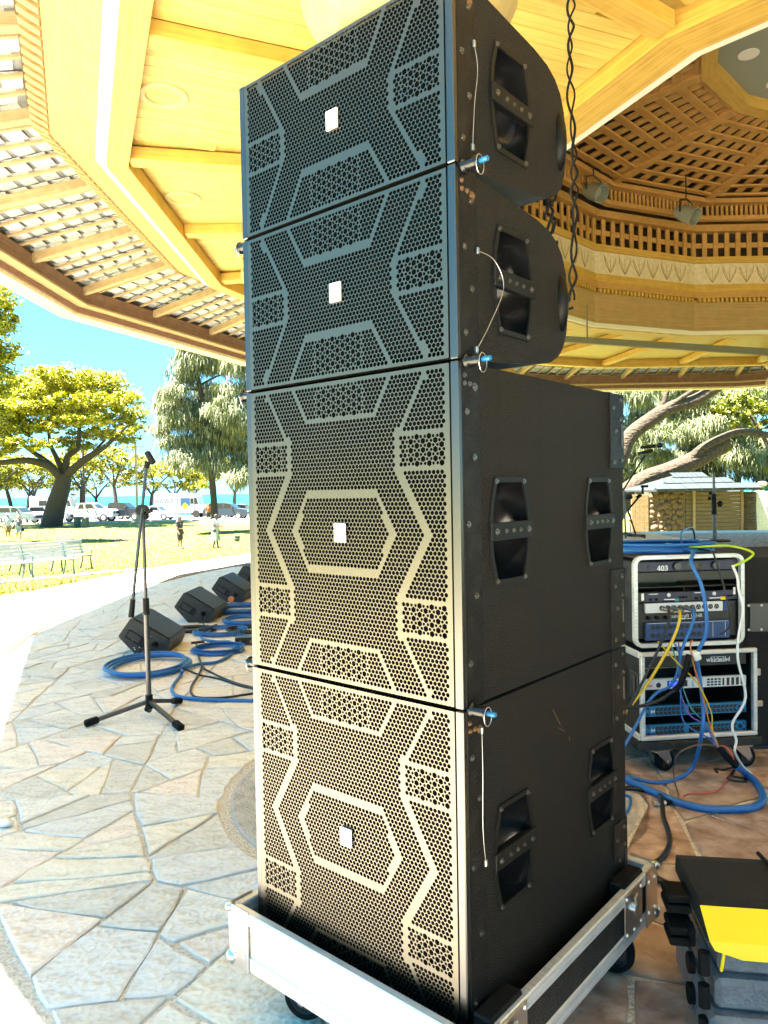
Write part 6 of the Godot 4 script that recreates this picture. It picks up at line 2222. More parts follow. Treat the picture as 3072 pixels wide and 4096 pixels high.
	# branches reaching in at the left edge
	tree("rain_tree", "yellow green foliage of a tree reaching in at the left edge", [V(-31.1510, -0.8579, -47.0000), V(-30.6991, 2.7915, -47.0000), V(-29.4176, 7.5153, -47.0000), V(-27.2778, 9.8400, -47.0000)], 0.5, 0.25, [
		[[V(-29.4176, 7.5153, -47.0000), V(-26.3615, 10.4197, -46.0000), V(-24.1455, 11.9166, -46.0000), V(-22.8995, 12.2012, -46.0000)], 0.18, 0.03],
		[[V(-27.2778, 9.8400, -47.0000), V(-24.5263, 9.7708, -46.0000), V(-22.8444, 9.1242, -46.0000)], 0.14, 0.03]],
		[[V(-23.5670, 13.1859, -44.4328), V(1.80, 0.90, 1.53)], [V(-23.2780, 11.5954, -44.6329), V(1.59, 1.06, 1.35)], [V(-23.5153, 10.4025, -46.1808), V(1.17, 0.78, 1.00)], [V(-24.2836, 9.3206, -46.0976), V(1.72, 0.94, 1.46)], [V(-24.0985, 7.9884, -46.5504), V(0.95, 0.55, 0.80)], [V(-25.3432, 11.0886, -45.6060), V(2.01, 1.85, 1.71)], [V(-24.7981, 6.5996, -46.5992), V(1.26, 0.47, 1.07)], [V(-22.8424, 12.2573, -45.5876), V(0.77, 0.62, 0.66)]], {"kind": "leaf", "n": 12000, "size": 0.22, "c0": Color(0.16, 0.175, 0.009), "c1": Color(0.35, 0.335, 0.016)}, M.bark)
	# drooping ironwood beside the stack
	tree("ironwood_tree", "tall drooping grey green ironwood tree behind the man in the white skirt", [V(-11.8872, -1.1357, -52.0000), V(-11.9980, 1.5071, -52.0000), V(-12.1611, 3.4419, -52.0000), V(-12.2713, 6.0717, -52.0000), V(-12.8845, 9.5749, -52.0000), V(-12.9845, 12.5347, -52.0000)], 0.26, 0.12, [
		[[V(-12.2713, 6.0717, -52.0000), V(-13.2305, 6.3428, -51.0000), V(-14.2801, 5.6755, -51.0000)], 0.1, 0.03],
		[[V(-12.2097, 5.0203, -52.0000), V(-11.0437, 6.0494, -52.0000), V(-9.6366, 6.1988, -52.0000)], 0.1, 0.03],
		[[V(-12.7358, 8.5260, -52.0000), V(-13.9617, 8.5482, -52.0000), V(-15.0309, 7.8694, -52.0000)], 0.09, 0.03],
		[[V(-12.7270, 8.8747, -52.0000), V(-11.3092, 9.5464, -52.0000), V(-9.9006, 9.8693, -52.0000)], 0.09, 0.03]],
		[[V(-14.6528, 7.5710, -52.4957), V(1.42, 1.07, 1.21)], [V(-13.3914, 7.2582, -53.0696), V(1.62, 1.08, 1.37)], [V(-10.7462, 6.9523, -50.7159), V(1.54, 1.03, 1.31)], [V(-13.2592, 10.3664, -51.5023), V(1.39, 0.87, 1.19)], [V(-15.4308, 6.1299, -52.0101), V(0.88, 0.70, 0.75)], [V(-12.4652, 5.4319, -52.7467), V(1.61, 0.89, 1.37)], [V(-13.9892, 3.7810, -51.0147), V(1.21, 0.78, 1.03)], [V(-12.5562, 3.8099, -52.2190), V(1.41, 0.80, 1.20)], [V(-10.6271, 5.7332, -52.4997), V(1.60, 0.89, 1.36)], [V(-10.0018, 3.2833, -53.5820), V(1.09, 1.09, 0.92)], [V(-12.8781, 11.2116, -51.4514), V(1.22, 0.87, 1.04)], [V(-11.7566, 10.6968, -52.5502), V(1.78, 1.07, 1.51)], [V(-9.6535, 10.1735, -50.7658), V(1.37, 1.03, 1.17)], [V(-13.7573, 9.5893, -51.9912), V(1.23, 0.70, 1.05)], [V(-14.3041, 8.3811, -50.7298), V(1.03, 0.60, 0.88)], [V(-12.7841, 8.7552, -53.6735), V(1.63, 0.73, 1.39)], [V(-10.4083, 8.2730, -51.7273), V(1.75, 0.88, 1.49)], [V(-15.6066, 7.5051, -53.3208), V(0.90, 0.54, 0.77)], [V(-14.1004, 6.4227, -51.6671), V(1.57, 0.70, 1.34)], [V(-12.2738, 6.9377, -53.6187), V(2.00, 0.82, 1.70)], [V(-9.7360, 6.3389, -51.6193), V(1.57, 0.87, 1.34)], [V(-14.5623, 5.0163, -51.3247), V(1.04, 0.61, 0.89)], [V(-13.2523, 4.8831, -52.2886), V(1.59, 0.71, 1.35)], [V(-11.3720, 4.7411, -53.3818), V(1.99, 0.81, 1.69)], [V(-9.7703, 4.3557, -53.4441), V(1.27, 0.90, 1.08)], [V(-11.5473, 3.2689, -52.3828), V(1.42, 0.62, 1.21)], [V(-9.7525, 2.4840, -50.3386), V(1.19, 0.68, 1.01)], [V(-9.1256, 8.5136, -52.3891), V(1.06, 1.42, 0.90)]], {"kind": "needle", "n": 52000, "size": 0.7, "w": 0.022, "c0": Color(0.08, 0.10, 0.055), "c1": Color(0.25, 0.27, 0.15)}, M.bark)
	# row along the beach
	var k := 0
	for q in [[V(-45.8507, -1.4793, -86.0000), 1.5, 6.0, 4.5, "beach tree with leaning trunk at the far left edge"],
		[V(-45.2436, -1.4795, -90.0000), -1.2, 6.4, 4.5, "beach tree leaning left behind the silver blue car"],
		[V(-44.8643, -1.6722, -93.0000), 0.5, 5.6, 4.0, "beach tree behind the white food truck, left end"],
		[V(-41.2616, -1.4793, -88.0000), -0.8, 5.2, 4.5, "dark forked beach tree left of the big trunk"],
		[V(-37.6911, -1.5685, -92.0000), 0.2, 6.5, 4.5, "beach tree behind the white pickup truck"],
		[V(-36.9920, -1.9699, -95.0000), 0.0, 5.2, 5.0, "low forked beach tree above the white pickup truck"],
		[V(-32.5180, -1.4791, -90.0000), -0.6, 7.0, 4.5, "tall grey beach tree left of the utility pole"],
		[V(-29.7657, -1.8074, -94.0000), 0.6, 5.6, 5.0, "beach tree behind the white box truck, left end"],
		[V(-27.4110, -2.1534, -96.0000), 0.3, 5.6, 5.0, "forked beach tree above the lettered box truck"],
		[V(-25.3960, -2.5636, -98.0000), 0.2, 6.0, 4.0, "slim beach tree right of the lettered box truck"],
		[V(-19.3151, -1.9695, -95.0000), 0.4, 6.0, 4.5, "beach tree above the grey blue car"]]:
		var b: Vector3 = q[0]
		var d := -b.z
		var lean: float = q[1]
		var fork := b + V(lean * 0.5, q[2] * 0.55, 0)
		var top := b + V(lean, q[2], 0)
		var wd: float = q[3]
		var pd: Array = []
		for i in 8:
			pd.append([top + V(rng.randf_range(-0.75, 0.75) * wd, rng.randf_range(-1.3, 1.9), rng.randf_range(-1.5, 1.5)), V(wd * 0.55, rng.randf_range(0.5, 0.9), wd * 0.5)])
		tree("beach_tree", q[4], [b, b + V(lean * 0.2, q[2] * 0.3, 0), fork], 0.3, 0.2, [
			[[fork, fork.lerp(top, 0.5) + V(-wd * 0.25, 0.2, 0), top + V(-wd * 0.5, 0, 0)], 0.15, 0.03],
			[[fork, fork.lerp(top, 0.5) + V(wd * 0.05, 0.3, 0.5), top + V(-wd * 0.1, 0.9, 0.6)], 0.13, 0.03],
			[[fork, fork.lerp(top, 0.6) + V(wd * 0.2, 0, 0), top + V(wd * 0.45, 0.2, 0)], 0.16, 0.05]],
			pd, {"kind": "leaf", "n": 5200, "size": 0.26, "c0": Color(0.13, 0.15, 0.008), "c1": Color(0.32, 0.31, 0.016)}, M.bark, "trees along the beach")
		k += 1
	# right hand side: great leaning limbs and pale foliage behind the hut
	tree("leaning_tree", "old tree with two huge leaning pale brown limbs behind the hut", [V(9.9272, -1.5729, -34.0000), V(10.4026, -0.0821, -34.0000), V(11.1022, 0.8835, -34.0000)], 0.7, 0.55, [
		[[V(9.8841, 1.0765, -33.0000), V(10.5673, 2.5130, -33.0000), V(11.0216, 3.4503, -33.0000), V(11.9187, 4.1560, -33.0000), V(12.8135, 4.6945, -33.0000), V(13.8169, 4.9535, -33.0000), V(14.7099, 5.4360, -33.0000), V(15.9369, 6.1886, -33.0000), V(16.9399, 6.8337, -33.0000)], 0.40, 0.2],
		[[V(11.1022, 0.8835, -34.0000), V(12.0277, 1.4989, -34.0000), V(13.1803, 1.8800, -34.0000), V(14.3330, 2.3755, -34.0000), V(15.1399, 2.8195, -34.0000), V(15.7734, 3.1519, -34.0000)], 0.44, 0.42],
		[[V(13.8719, 2.1544, -34.0000), V(14.4371, 2.8156, -33.7000), V(15.1913, 3.2493, -33.6000), V(16.2141, 3.5929, -33.6000), V(17.3480, 3.4591, -33.6000), V(18.9356, 3.1813, -33.6000)], 0.22, 0.14],
		[[V(12.3662, 4.4253, -33.0000), V(12.6507, 5.2517, -33.0000), V(12.9352, 6.1323, -33.0000)], 0.14, 0.09],
		[[V(12.1423, 4.2629, -33.0000), V(12.9586, 4.8897, -32.8000), V(13.9581, 5.5324, -32.8000), V(14.9565, 6.1744, -32.8000)], 0.13, 0.07]],
		[[V(12.7876, 5.9553, -37.4727), V(1.14, 0.51, 0.97)], [V(15.6940, 6.6983, -40.3956), V(1.64, 0.55, 1.39)], [V(18.0216, 6.5177, -41.3679), V(1.54, 0.56, 1.31)], [V(18.8724, 6.0600, -39.0884), V(1.46, 0.53, 1.24)], [V(20.4657, 6.2351, -39.6214), V(1.07, 0.67, 0.91)], [V(13.1373, 3.7249, -36.3904), V(0.86, 0.43, 0.73)], [V(15.7576, 4.1580, -39.2404), V(1.46, 0.53, 1.24)], [V(16.3835, 4.3141, -36.7751), V(1.12, 0.50, 0.95)], [V(19.1459, 2.7960, -39.6874), V(1.07, 0.54, 0.91)], [V(14.2917, 2.8105, -38.1819), V(0.90, 0.39, 0.77)], [V(20.9609, 2.6710, -40.6065), V(0.96, 0.55, 0.82)]], {"kind": "needle", "n": 26000, "size": 0.55, "w": 0.02, "c0": Color(0.06, 0.085, 0.04), "c1": Color(0.18, 0.205, 0.10)}, M.pale_bark)
	for q in [[V(15.0136, -1.9797, -44.0000), V(14.9499, 7.8181, -44.0000), 0.42, "thick grey trunked ironwood right behind the boom microphone stand"], [V(20.3788, -1.2732, -46.0000), V(20.1272, 8.8081, -46.0000), 0.3, "grey trunked ironwood behind the hut roof"], [V(22.5657, -1.4044, -48.0000), V(23.5859, 8.6097, -48.0000), 0.26, "pale slender ironwood right of the hut roof"], [V(19.6949, -1.4435, -50.0000), V(20.1063, 8.9992, -50.0000), 0.24, "slender ironwood standing behind the leaning limbs"]]:
		var a: Vector3 = q[0]
		var e: Vector3 = q[1]
		var pd: Array = []
		for i in 9:
			var f := 0.25 + 0.75 * i / 8.0
			pd.append([a.lerp(e, f) + V(rng.randf_range(-2.0, 2.0), 0.4, rng.randf_range(0.5, 3.5)), V(rng.randf_range(1.3, 2.2), rng.randf_range(0.7, 1.2), 1.3)])
		tree("ironwood_tree", q[3], [a, a.lerp(e, 0.35) + V(0.15, 0, 0), a.lerp(e, 0.7), e], q[2], q[2] * 0.5, [], pd, {"kind": "needle", "n": 17000, "size": 0.6, "w": 0.025, "c0": Color(0.05, 0.075, 0.036), "c1": Color(0.16, 0.185, 0.09)}, M.bark, "ironwoods behind the hut")
	tree("young_tree", "small bright yellow green leafy tree above the hut at the right", [V(19.3018, -1.0409, -36.0000), V(19.1885, 1.6424, -36.0000), V(18.4655, 3.5985, -36.0000), V(17.8620, 4.5787, -36.0000)], 0.14, 0.07, [], [[V(16.2311, 4.7514, -35.0971), V(0.71, 0.33, 0.61)], [V(17.2403, 5.2199, -35.2196), V(0.95, 0.41, 0.81)], [V(18.6590, 4.8466, -36.3680), V(0.98, 0.42, 0.84)], [V(17.3892, 4.3479, -36.0293), V(0.61, 0.27, 0.52)], [V(18.7848, 4.0903, -36.1433), V(0.73, 0.32, 0.62)]], {"kind": "leaf", "n": 2600, "size": 0.17, "c0": Color(0.06, 0.09, 0.01), "c1": Color(0.19, 0.20, 0.02)}, M.bark)
	for q in [[V(19.9600, -1.5844, -40.0000), V(1.4, 1.0, 1.2), "dense green shrub right of the hut roof"], [V(15.6967, -1.5860, -42.0000), V(1.6, 0.9, 1.2), "green shrub behind the rock wall of the hut"], [V(20.3173, -1.6232, -44.0000), V(2.2, 1.4, 1.5), "green bush filling the gap behind the hut roof"], [V(18.7490, -1.6218, -46.0000), V(2.4, 1.4, 1.6), "wide green bush behind the hut, left of the roof peak"], [V(17.7719, -1.4183, -34.0000), V(1.5, 1.5, 1.2), "dark green bush at the right edge beside the hut"]]:
		var sh := thing("shrub", q[2], "shrub", q[0])
		var cm := MB.new()
		leaves(cm, [[V(0, q[1].y * 0.7, 0), q[1]]], 1500, 0.2, Color(0.05, 0.08, 0.02), Color(0.16, 0.2, 0.06))
		part(cm, "foliage", M.leaf, sh)
		var st := MB.new()
		st.cyl(V(0, -0.2, 0), V(0.05, q[1].y * 0.6, 0), 0.05, 0.03, 6)
		part(st, "stem", M.bark, sh)

# ---------------------------------------------------------------- vehicles
func vehicle(called: String, label: String, cat: String, at: Vector3, turn: float, kind: String, paint: Material) -> Node3D:
	var t := thing(called, label, cat, at, turn, "vehicles parked beyond the lawn")
	var L := 4.6
	var W := 1.85
	var body := PackedVector2Array()
	var cab := PackedVector2Array()
	if kind == "suv":
		body = PackedVector2Array([Vector2(-2.28, 0.38), Vector2(2.25, 0.36), Vector2(2.32, 0.55), Vector2(2.28, 0.86), Vector2(2.1, 0.98), Vector2(1.1, 1.08), Vector2(-2.2, 1.10), Vector2(-2.32, 0.9), Vector2(-2.33, 0.5)])
		cab = PackedVector2Array([Vector2(-2.15, 1.09), Vector2(1.1, 1.07), Vector2(0.35, 1.58), Vector2(-0.2, 1.68), Vector2(-1.6, 1.66), Vector2(-1.95, 1.55)])
	elif kind == "pickup":
		L = 5.6
		body = PackedVector2Array([Vector2(-2.75, 0.52), Vector2(2.75, 0.48), Vector2(2.82, 0.7), Vector2(2.78, 1.12), Vector2(2.6, 1.22), Vector2(1.25, 1.26), Vector2(-2.75, 1.26), Vector2(-2.82, 0.8)])
		cab = PackedVector2Array([Vector2(-1.15, 1.25), Vector2(1.25, 1.25), Vector2(0.55, 1.82), Vector2(0.2, 1.9), Vector2(-0.85, 1.9), Vector2(-1.08, 1.82)])
	else:
		body = PackedVector2Array([Vector2(-2.3, 0.34), Vector2(2.3, 0.32), Vector2(2.36, 0.5), Vector2(2.3, 0.74), Vector2(1.2, 0.92), Vector2(-2.2, 0.96), Vector2(-2.36, 0.7)])
		cab = PackedVector2Array([Vector2(-1.9, 0.95), Vector2(1.2, 0.92), Vector2(0.35, 1.38), Vector2(-0.1, 1.45), Vector2(-1.0, 1.43), Vector2(-1.5, 1.28)])
	var b := MB.new()
	b.prism(body, -W * 0.5, W * 0.5)
	part(b, "body", paint, t)
	var c := MB.new()
	c.prism(cab, -W * 0.42, W * 0.42)
	part(c, "cabin", paint, t)
	# windows: dark panes just proud of the cabin
	var y0 := cab[0].y + 0.06
	var y1 := cab[3].y - 0.10
	var xs := [[cab[0].x + 0.18, -0.25], [-0.15, cab[1].x - 0.55]]
	for s in [-1.0, 1.0]:
		for q in xs:
			var g := MB.new()
			var zz: float = s * (W * 0.42 + 0.006)
			var off := 0.18 if q[0] > -0.5 else 0.0
			g.quad(V(q[0], y0, zz), V(q[1] + off, y0, zz), V(q[1] - 0.12, y1, zz), V(q[0] + (0.22 if off == 0.0 else 0.0), y1, zz), V(0, 0, s))
			part(g, "window", M.glass_dark, t)
	var ws := MB.new()
	var a := cab[1].lerp(cab[2], 0.12)
	var e := cab[1].lerp(cab[2], 0.92)
	var o := V(0.012, 0.012, 0)
	ws.quad(V(a.x, a.y, -W * 0.38) + o, V(a.x, a.y, W * 0.38) + o, V(e.x, e.y, W * 0.36) + o, V(e.x, e.y, -W * 0.36) + o, V(1, 1, 0))
	part(ws, "windscreen", M.glass_dark, t)
	var wx := L * 0.5 - 0.95
	var wr := 0.40 if kind == "pickup" else 0.34
	for x in [-wx, wx]:
		for s in [-1.0, 1.0]:
			var w := MB.new()
			w.lathe([Vector2(0.0, -0.11), Vector2(wr - 0.04, -0.11), Vector2(wr, -0.07), Vector2(wr, 0.07), Vector2(wr - 0.04, 0.11), Vector2(0.0, 0.11)], 20, V(x, wr, s * (W * 0.5 - 0.08)), Basis(Vector3.RIGHT, PI / 2))
			var wm := part(w, "wheel", M.tyre, t)
			var rm := MB.new()
			rm.lathe([Vector2(0.0, -0.125), Vector2(wr * 0.6, -0.118), Vector2(wr * 0.62, 0.118), Vector2(0.0, 0.125)], 14, V(x, wr, s * (W * 0.5 - 0.08)), Basis(Vector3.RIGHT, PI / 2))
			part(rm, "rim", M.rim, wm)
	for s in [-1.0, 1.0]:
		var hl := MB.new()
		hl.box(V(L * 0.5 - 0.06, body[3].y - 0.10, s * W * 0.36), V(0.12, 0.16, 0.38), Basis.IDENTITY, 0.02)
		part(hl, "headlight", M.unit_white, t)
		var mr := MB.new()
		mr.box(V(cab[1].x - 0.35, cab[1].y + 0.1, s * (W * 0.5 + 0.06)), V(0.14, 0.14, 0.18), Basis.IDENTITY, 0.03)
		part(mr, "mirror", M.black, t)
	var gr := MB.new()
	gr.box(V(L * 0.5 + 0.01, body[3].y - 0.22, 0), V(0.05, 0.22, W * 0.62), Basis.IDENTITY, 0.02)
	part(gr, "front_grille", M.black, t)
	return t

func vehicles() -> void:
	var white := mat(0.42, 0.43, 0.44, 0.22)
	var silver := mat(0.16, 0.20, 0.24, 0.22, 0.5)
	var dark := mat(0.015, 0.02, 0.034, 0.18)
	var grey := mat(0.05, 0.065, 0.09, 0.2, 0.4)
	for q in [
		[V(-36.2037, -1.3437, -73.0000), -0.15, "suv", silver, "silver blue car parked at the far left"],
		[V(-33.7708, -1.3430, -75.0000), -0.1, "suv", white, "white estate car parked behind the big tree trunk"],
		[V(-29.9863, -1.3425, -75.5000), -0.12, "pickup", white, "white pickup truck parked right of the big tree trunk"],
		[V(-27.1486, -1.3423, -76.5000), -0.15, "pickup", dark, "dark blue pickup truck parked behind the microphone stand"],
		[V(-23.9136, -1.3420, -77.0000), -0.1, "sedan", white, "white car parked in front of the white box truck"],
		[V(-15.8324, -1.3397, -75.0000), -0.12, "suv", grey, "grey blue car parked right of the tall ironwood trunk"],
		[V(-41.5411, -1.3447, -81.0000), -0.1, "suv", white, "white car behind the silver blue one at the far left"],
		[V(-29.9431, -1.3439, -81.5000), -0.1, "sedan", white, "white car between the two pickup trucks, farther back"],
		[V(-15.4533, -1.3419, -80.0000), -0.1, "sedan", silver, "pale car at the right of the parked row beside the stack"]]:
		vehicle("parked_car", q[4], "truck" if q[2] == "pickup" else "car", q[0], q[1], q[2], q[3])
	# white box trucks
	for q in [[V(-23.1321, -1.3438, -84.0000), "white box truck lettered HAWAII parked beyond the lawn", 1.0], [V(-38.6739, -1.3791, -87.0000), "white food truck with serving window behind the big tree", 0.0]]:
		var t := thing("box_truck", q[1], "truck", q[0], -0.06, "vehicles parked beyond the lawn")
		var b := MB.new()
		b.prism(PackedVector2Array([Vector2(-2.6, 0.55), Vector2(1.9, 0.55), Vector2(1.9, 2.75), Vector2(-2.6, 2.75)]), -1.05, 1.05)
		part(b, "cargo_box", white, t)
		var c := MB.new()
		c.prism(PackedVector2Array([Vector2(1.91, 0.5), Vector2(2.95, 0.5), Vector2(2.98, 1.2), Vector2(2.45, 1.5), Vector2(2.2, 2.4), Vector2(1.91, 2.5)]), -1.0, 1.0)
		part(c, "cab", white, t)
		for e in [[1.98, 2.32, 1.5, 2.15]]:
			var g := MB.new()
			g.quad(V(1.95, 1.5, 1.007), V(2.38, 1.5, 1.007), V(2.2, 2.2, 1.007), V(1.95, 2.2, 1.007), V(0, 0, 1))
			part(g, "window", M.glass_dark, t)
		var sg := MB.new()
		sg.box(V(0.9, 1.75, 1.055), V(1.1, 0.9, 0.01)) if q[2] > 0.5 else sg.box(V(-1.0, 1.9, 1.055), V(0.9, 0.6, 0.01))
		part(sg, "picture_panel" if q[2] > 0.5 else "serving_window", mat(0.02, 0.07, 0.14, 0.4) if q[2] > 0.5 else M.glass_dark, t)
		if q[2] > 0.5:
			text(t, "HAWAII", 0.75, V(-1.2, 1.85, 1.052), mat(0.03, 0.06, 0.075, 0.6))
			text(t, "277-4757", 0.3, V(0.7, 1.0, 1.052), mat(0.08, 0.1, 0.11, 0.6))
			var dw := MB.new()
			dw.box(V(1.68, 1.85, 1.053), V(0.36, 0.62, 0.012))
			part(dw, "window", M.glass_dark, t)
		else:
			text(t, "ONS", 0.35, V(1.3, 2.2, 1.052), mat(0.16, 0.03, 0.025, 0.6))
		for x in [-1.7, 2.1]:
			for s in [-1.0, 1.0]:
				var w := MB.new()
				w.lathe([Vector2(0.0, -0.14), Vector2(0.38, -0.14), Vector2(0.42, -0.1), Vector2(0.42, 0.1), Vector2(0.38, 0.14), Vector2(0.0, 0.14)], 20, V(x, 0.42, s * 0.92), Basis(Vector3.RIGHT, PI / 2))
				part(w, "wheel", M.tyre, t)

# ---------------------------------------------------------------- park furniture
func bench(label: String, a: Vector3, b: Vector3) -> void:
	var x := (b - a)
	x.y = 0
	var ln := x.length()
	x = x.normalized()
	var t := thing("park_bench", label, "bench", (a + b) * 0.5, atan2(-x.z, x.x), "benches on the lawn")
	# local x along the bench, +z towards the bandstand
	var wood := mat(0.30, 0.30, 0.28, 0.6)
	var iron := mat(0.035, 0.085, 0.075, 0.5)
	var sl := MB.new()
	sl.box(Vector3.ZERO, V(ln, 0.03, 0.075), Basis.IDENTITY, 0.006)
	var me := sl.mesh()
	for i in 5:
		inst(me, "seat_slat", wood, t, Transform3D(Basis(Vector3.RIGHT, 0.06), V(0, 0.44 + 0.006 * i, -0.16 + i * 0.092)))
	for i in 5:
		inst(me, "back_slat", wood, t, Transform3D(Basis(Vector3.RIGHT, PI / 2 - 0.25), V(0, 0.52 + i * 0.092, -0.23 - i * 0.024)))
	for s in [-0.46, 0.0, 0.46]:
		var f := MB.new()
		var px: float = s * ln
		f.tube(smooth_path([V(px, 0.0, 0.24), V(px, 0.22, 0.19), V(px, 0.43, 0.20)], 4), 0.026, 0.022, 8)
		f.tube(smooth_path([V(px, 0.0, -0.30), V(px, 0.25, -0.20), V(px, 0.45, -0.19), V(px, 0.92, -0.345)], 4), 0.028, 0.018, 8)
		f.bar(V(px, 0.415, -0.2), V(px, 0.415, 0.21), 0.03, 0.03)
		part(f, "leg_frame", iron, t)
		var ar := MB.new()
		ar.tube(smooth_path([V(px, 0.43, 0.20), V(px, 0.58, 0.23), V(px, 0.665, 0.14), V(px, 0.66, -0.05), V(px, 0.63, -0.24)], 4), 0.018, 0.018, 8)
		part(ar, "armrest", iron, t)

func furniture() -> void:
	bench("pale slatted bench with green iron arms nearest the bandstand", V(-9.8605, -0.9029, -17.8679), V(-8.4370, -0.8966, -19.9194))
	bench("pale slatted bench standing behind the nearest one", V(-10.6885, -1.0945, -21.7297), V(-9.5850, -1.1260, -23.8948))
	bench("pale slatted bench cut by the left edge, behind the others", V(-12.3076, -1.1565, -21.3393), V(-12.0632, -1.2361, -24.3350))
	var green := mat(0.02, 0.05, 0.045, 0.6)
	for q in [[V(-26.5879, -1.4373, -64.0000), "dark green litter bin nearer the big tree trunk"], [V(-25.4905, -1.4481, -63.0000), "dark green litter bin farther from the big tree trunk"]]:
		var t := thing("litter_bin", q[1], "bin", q[0], 0.2, "litter bins under the tree")
		var b := MB.new()
		b.lathe([Vector2(0.0, 0.0), Vector2(0.27, 0.0), Vector2(0.31, 0.78), Vector2(0.31, 0.8)], 16)
		part(b, "drum", green, t)
		var r := MB.new()
		r.lathe([Vector2(0.33, 0.78), Vector2(0.34, 0.82), Vector2(0.31, 0.88), Vector2(0.12, 0.92), Vector2(0.12, 0.90), Vector2(0.0, 0.88)], 16)
		part(r, "lid", green, t)
	var bk := thing("bucket", "small dark bucket standing on the lawn beside the stack", "bucket", V(-8.5971, -1.5817, -43.0000), 0.3)
	var bm := MB.new()
	bm.lathe([Vector2(0.0, 0.0), Vector2(0.15, 0.0), Vector2(0.19, 0.32), Vector2(0.20, 0.33), Vector2(0.175, 0.33), Vector2(0.14, 0.03), Vector2(0.0, 0.03)], 18)
	part(bm, "pail", green, bk)
	var bh := MB.new()
	bh.tube(smooth_path([V(-0.195, 0.31, 0), V(-0.13, 0.22, 0.15), V(0, 0.18, 0.2), V(0.13, 0.22, 0.15), V(0.195, 0.31, 0)], 4), 0.006, 0.006, 6)
	part(bh, "handle", M.steel, bk)
	for q in [[V(-23.3737, -1.3849, -70.0000), 7.6, 0.12, "tall pale utility pole behind the microphone stand"], [V(-35.6654, -1.3790, -88.0000), 9.0, 0.16, "tall dark post by the beach behind the big tree"]]:
		var t := thing("utility_pole", q[3], "pole", q[0])
		var p := MB.new()
		p.cyl(V(0, -0.2, 0), V(0, q[1], 0), q[2], q[2] * 0.75, 10)
		part(p, "shaft", M.rafter if q[2] < 0.15 else M.bark, t)
		var c := MB.new()
		c.bar(V(-0.8, q[1] - 0.4, 0), V(0.8, q[1] - 0.4, 0), 0.1, 0.1)
		part(c, "crossarm", M.rafter, t)
	for q in [[V(-25.7972, -1.3809, -71.0000), "thin metal post between the dark pickup and the lawn"], [V(-35.2599, -1.3832, -71.0000), "thin metal post in front of the silver blue car"], [V(-28.7274, -1.3817, -71.0000), "thin metal post in front of the white pickup"]]:
		var t := thing("kerb_post", q[1], "post", q[0], 0.0, "posts along the kerb")
		var p := MB.new()
		p.cyl(V(0, -0.1, 0), V(0, 1.15, 0), 0.035, 0.03, 8)
		p.ball(V(0, 1.17, 0), V(0.06, 0.06, 0.06), 8, 6)
		part(p, "shaft", M.steel, t)
	var sg := thing("road_sign", "small yellow diamond sign by the white box truck", "sign", V(-20.9784, -1.3419, -78.0000))
	var sp := MB.new()
	sp.cyl(V(0, -0.1, 0), V(0, 1.5, 0), 0.03, 0.03, 8)
	part(sp, "post", M.steel, sg)
	var sf := MB.new()
	sf.box(V(0, 1.35, 0.04), V(0.5, 0.5, 0.02), Basis(Vector3.BACK, PI / 4), 0.005)
	part(sf, "face", M.yellow, sg)

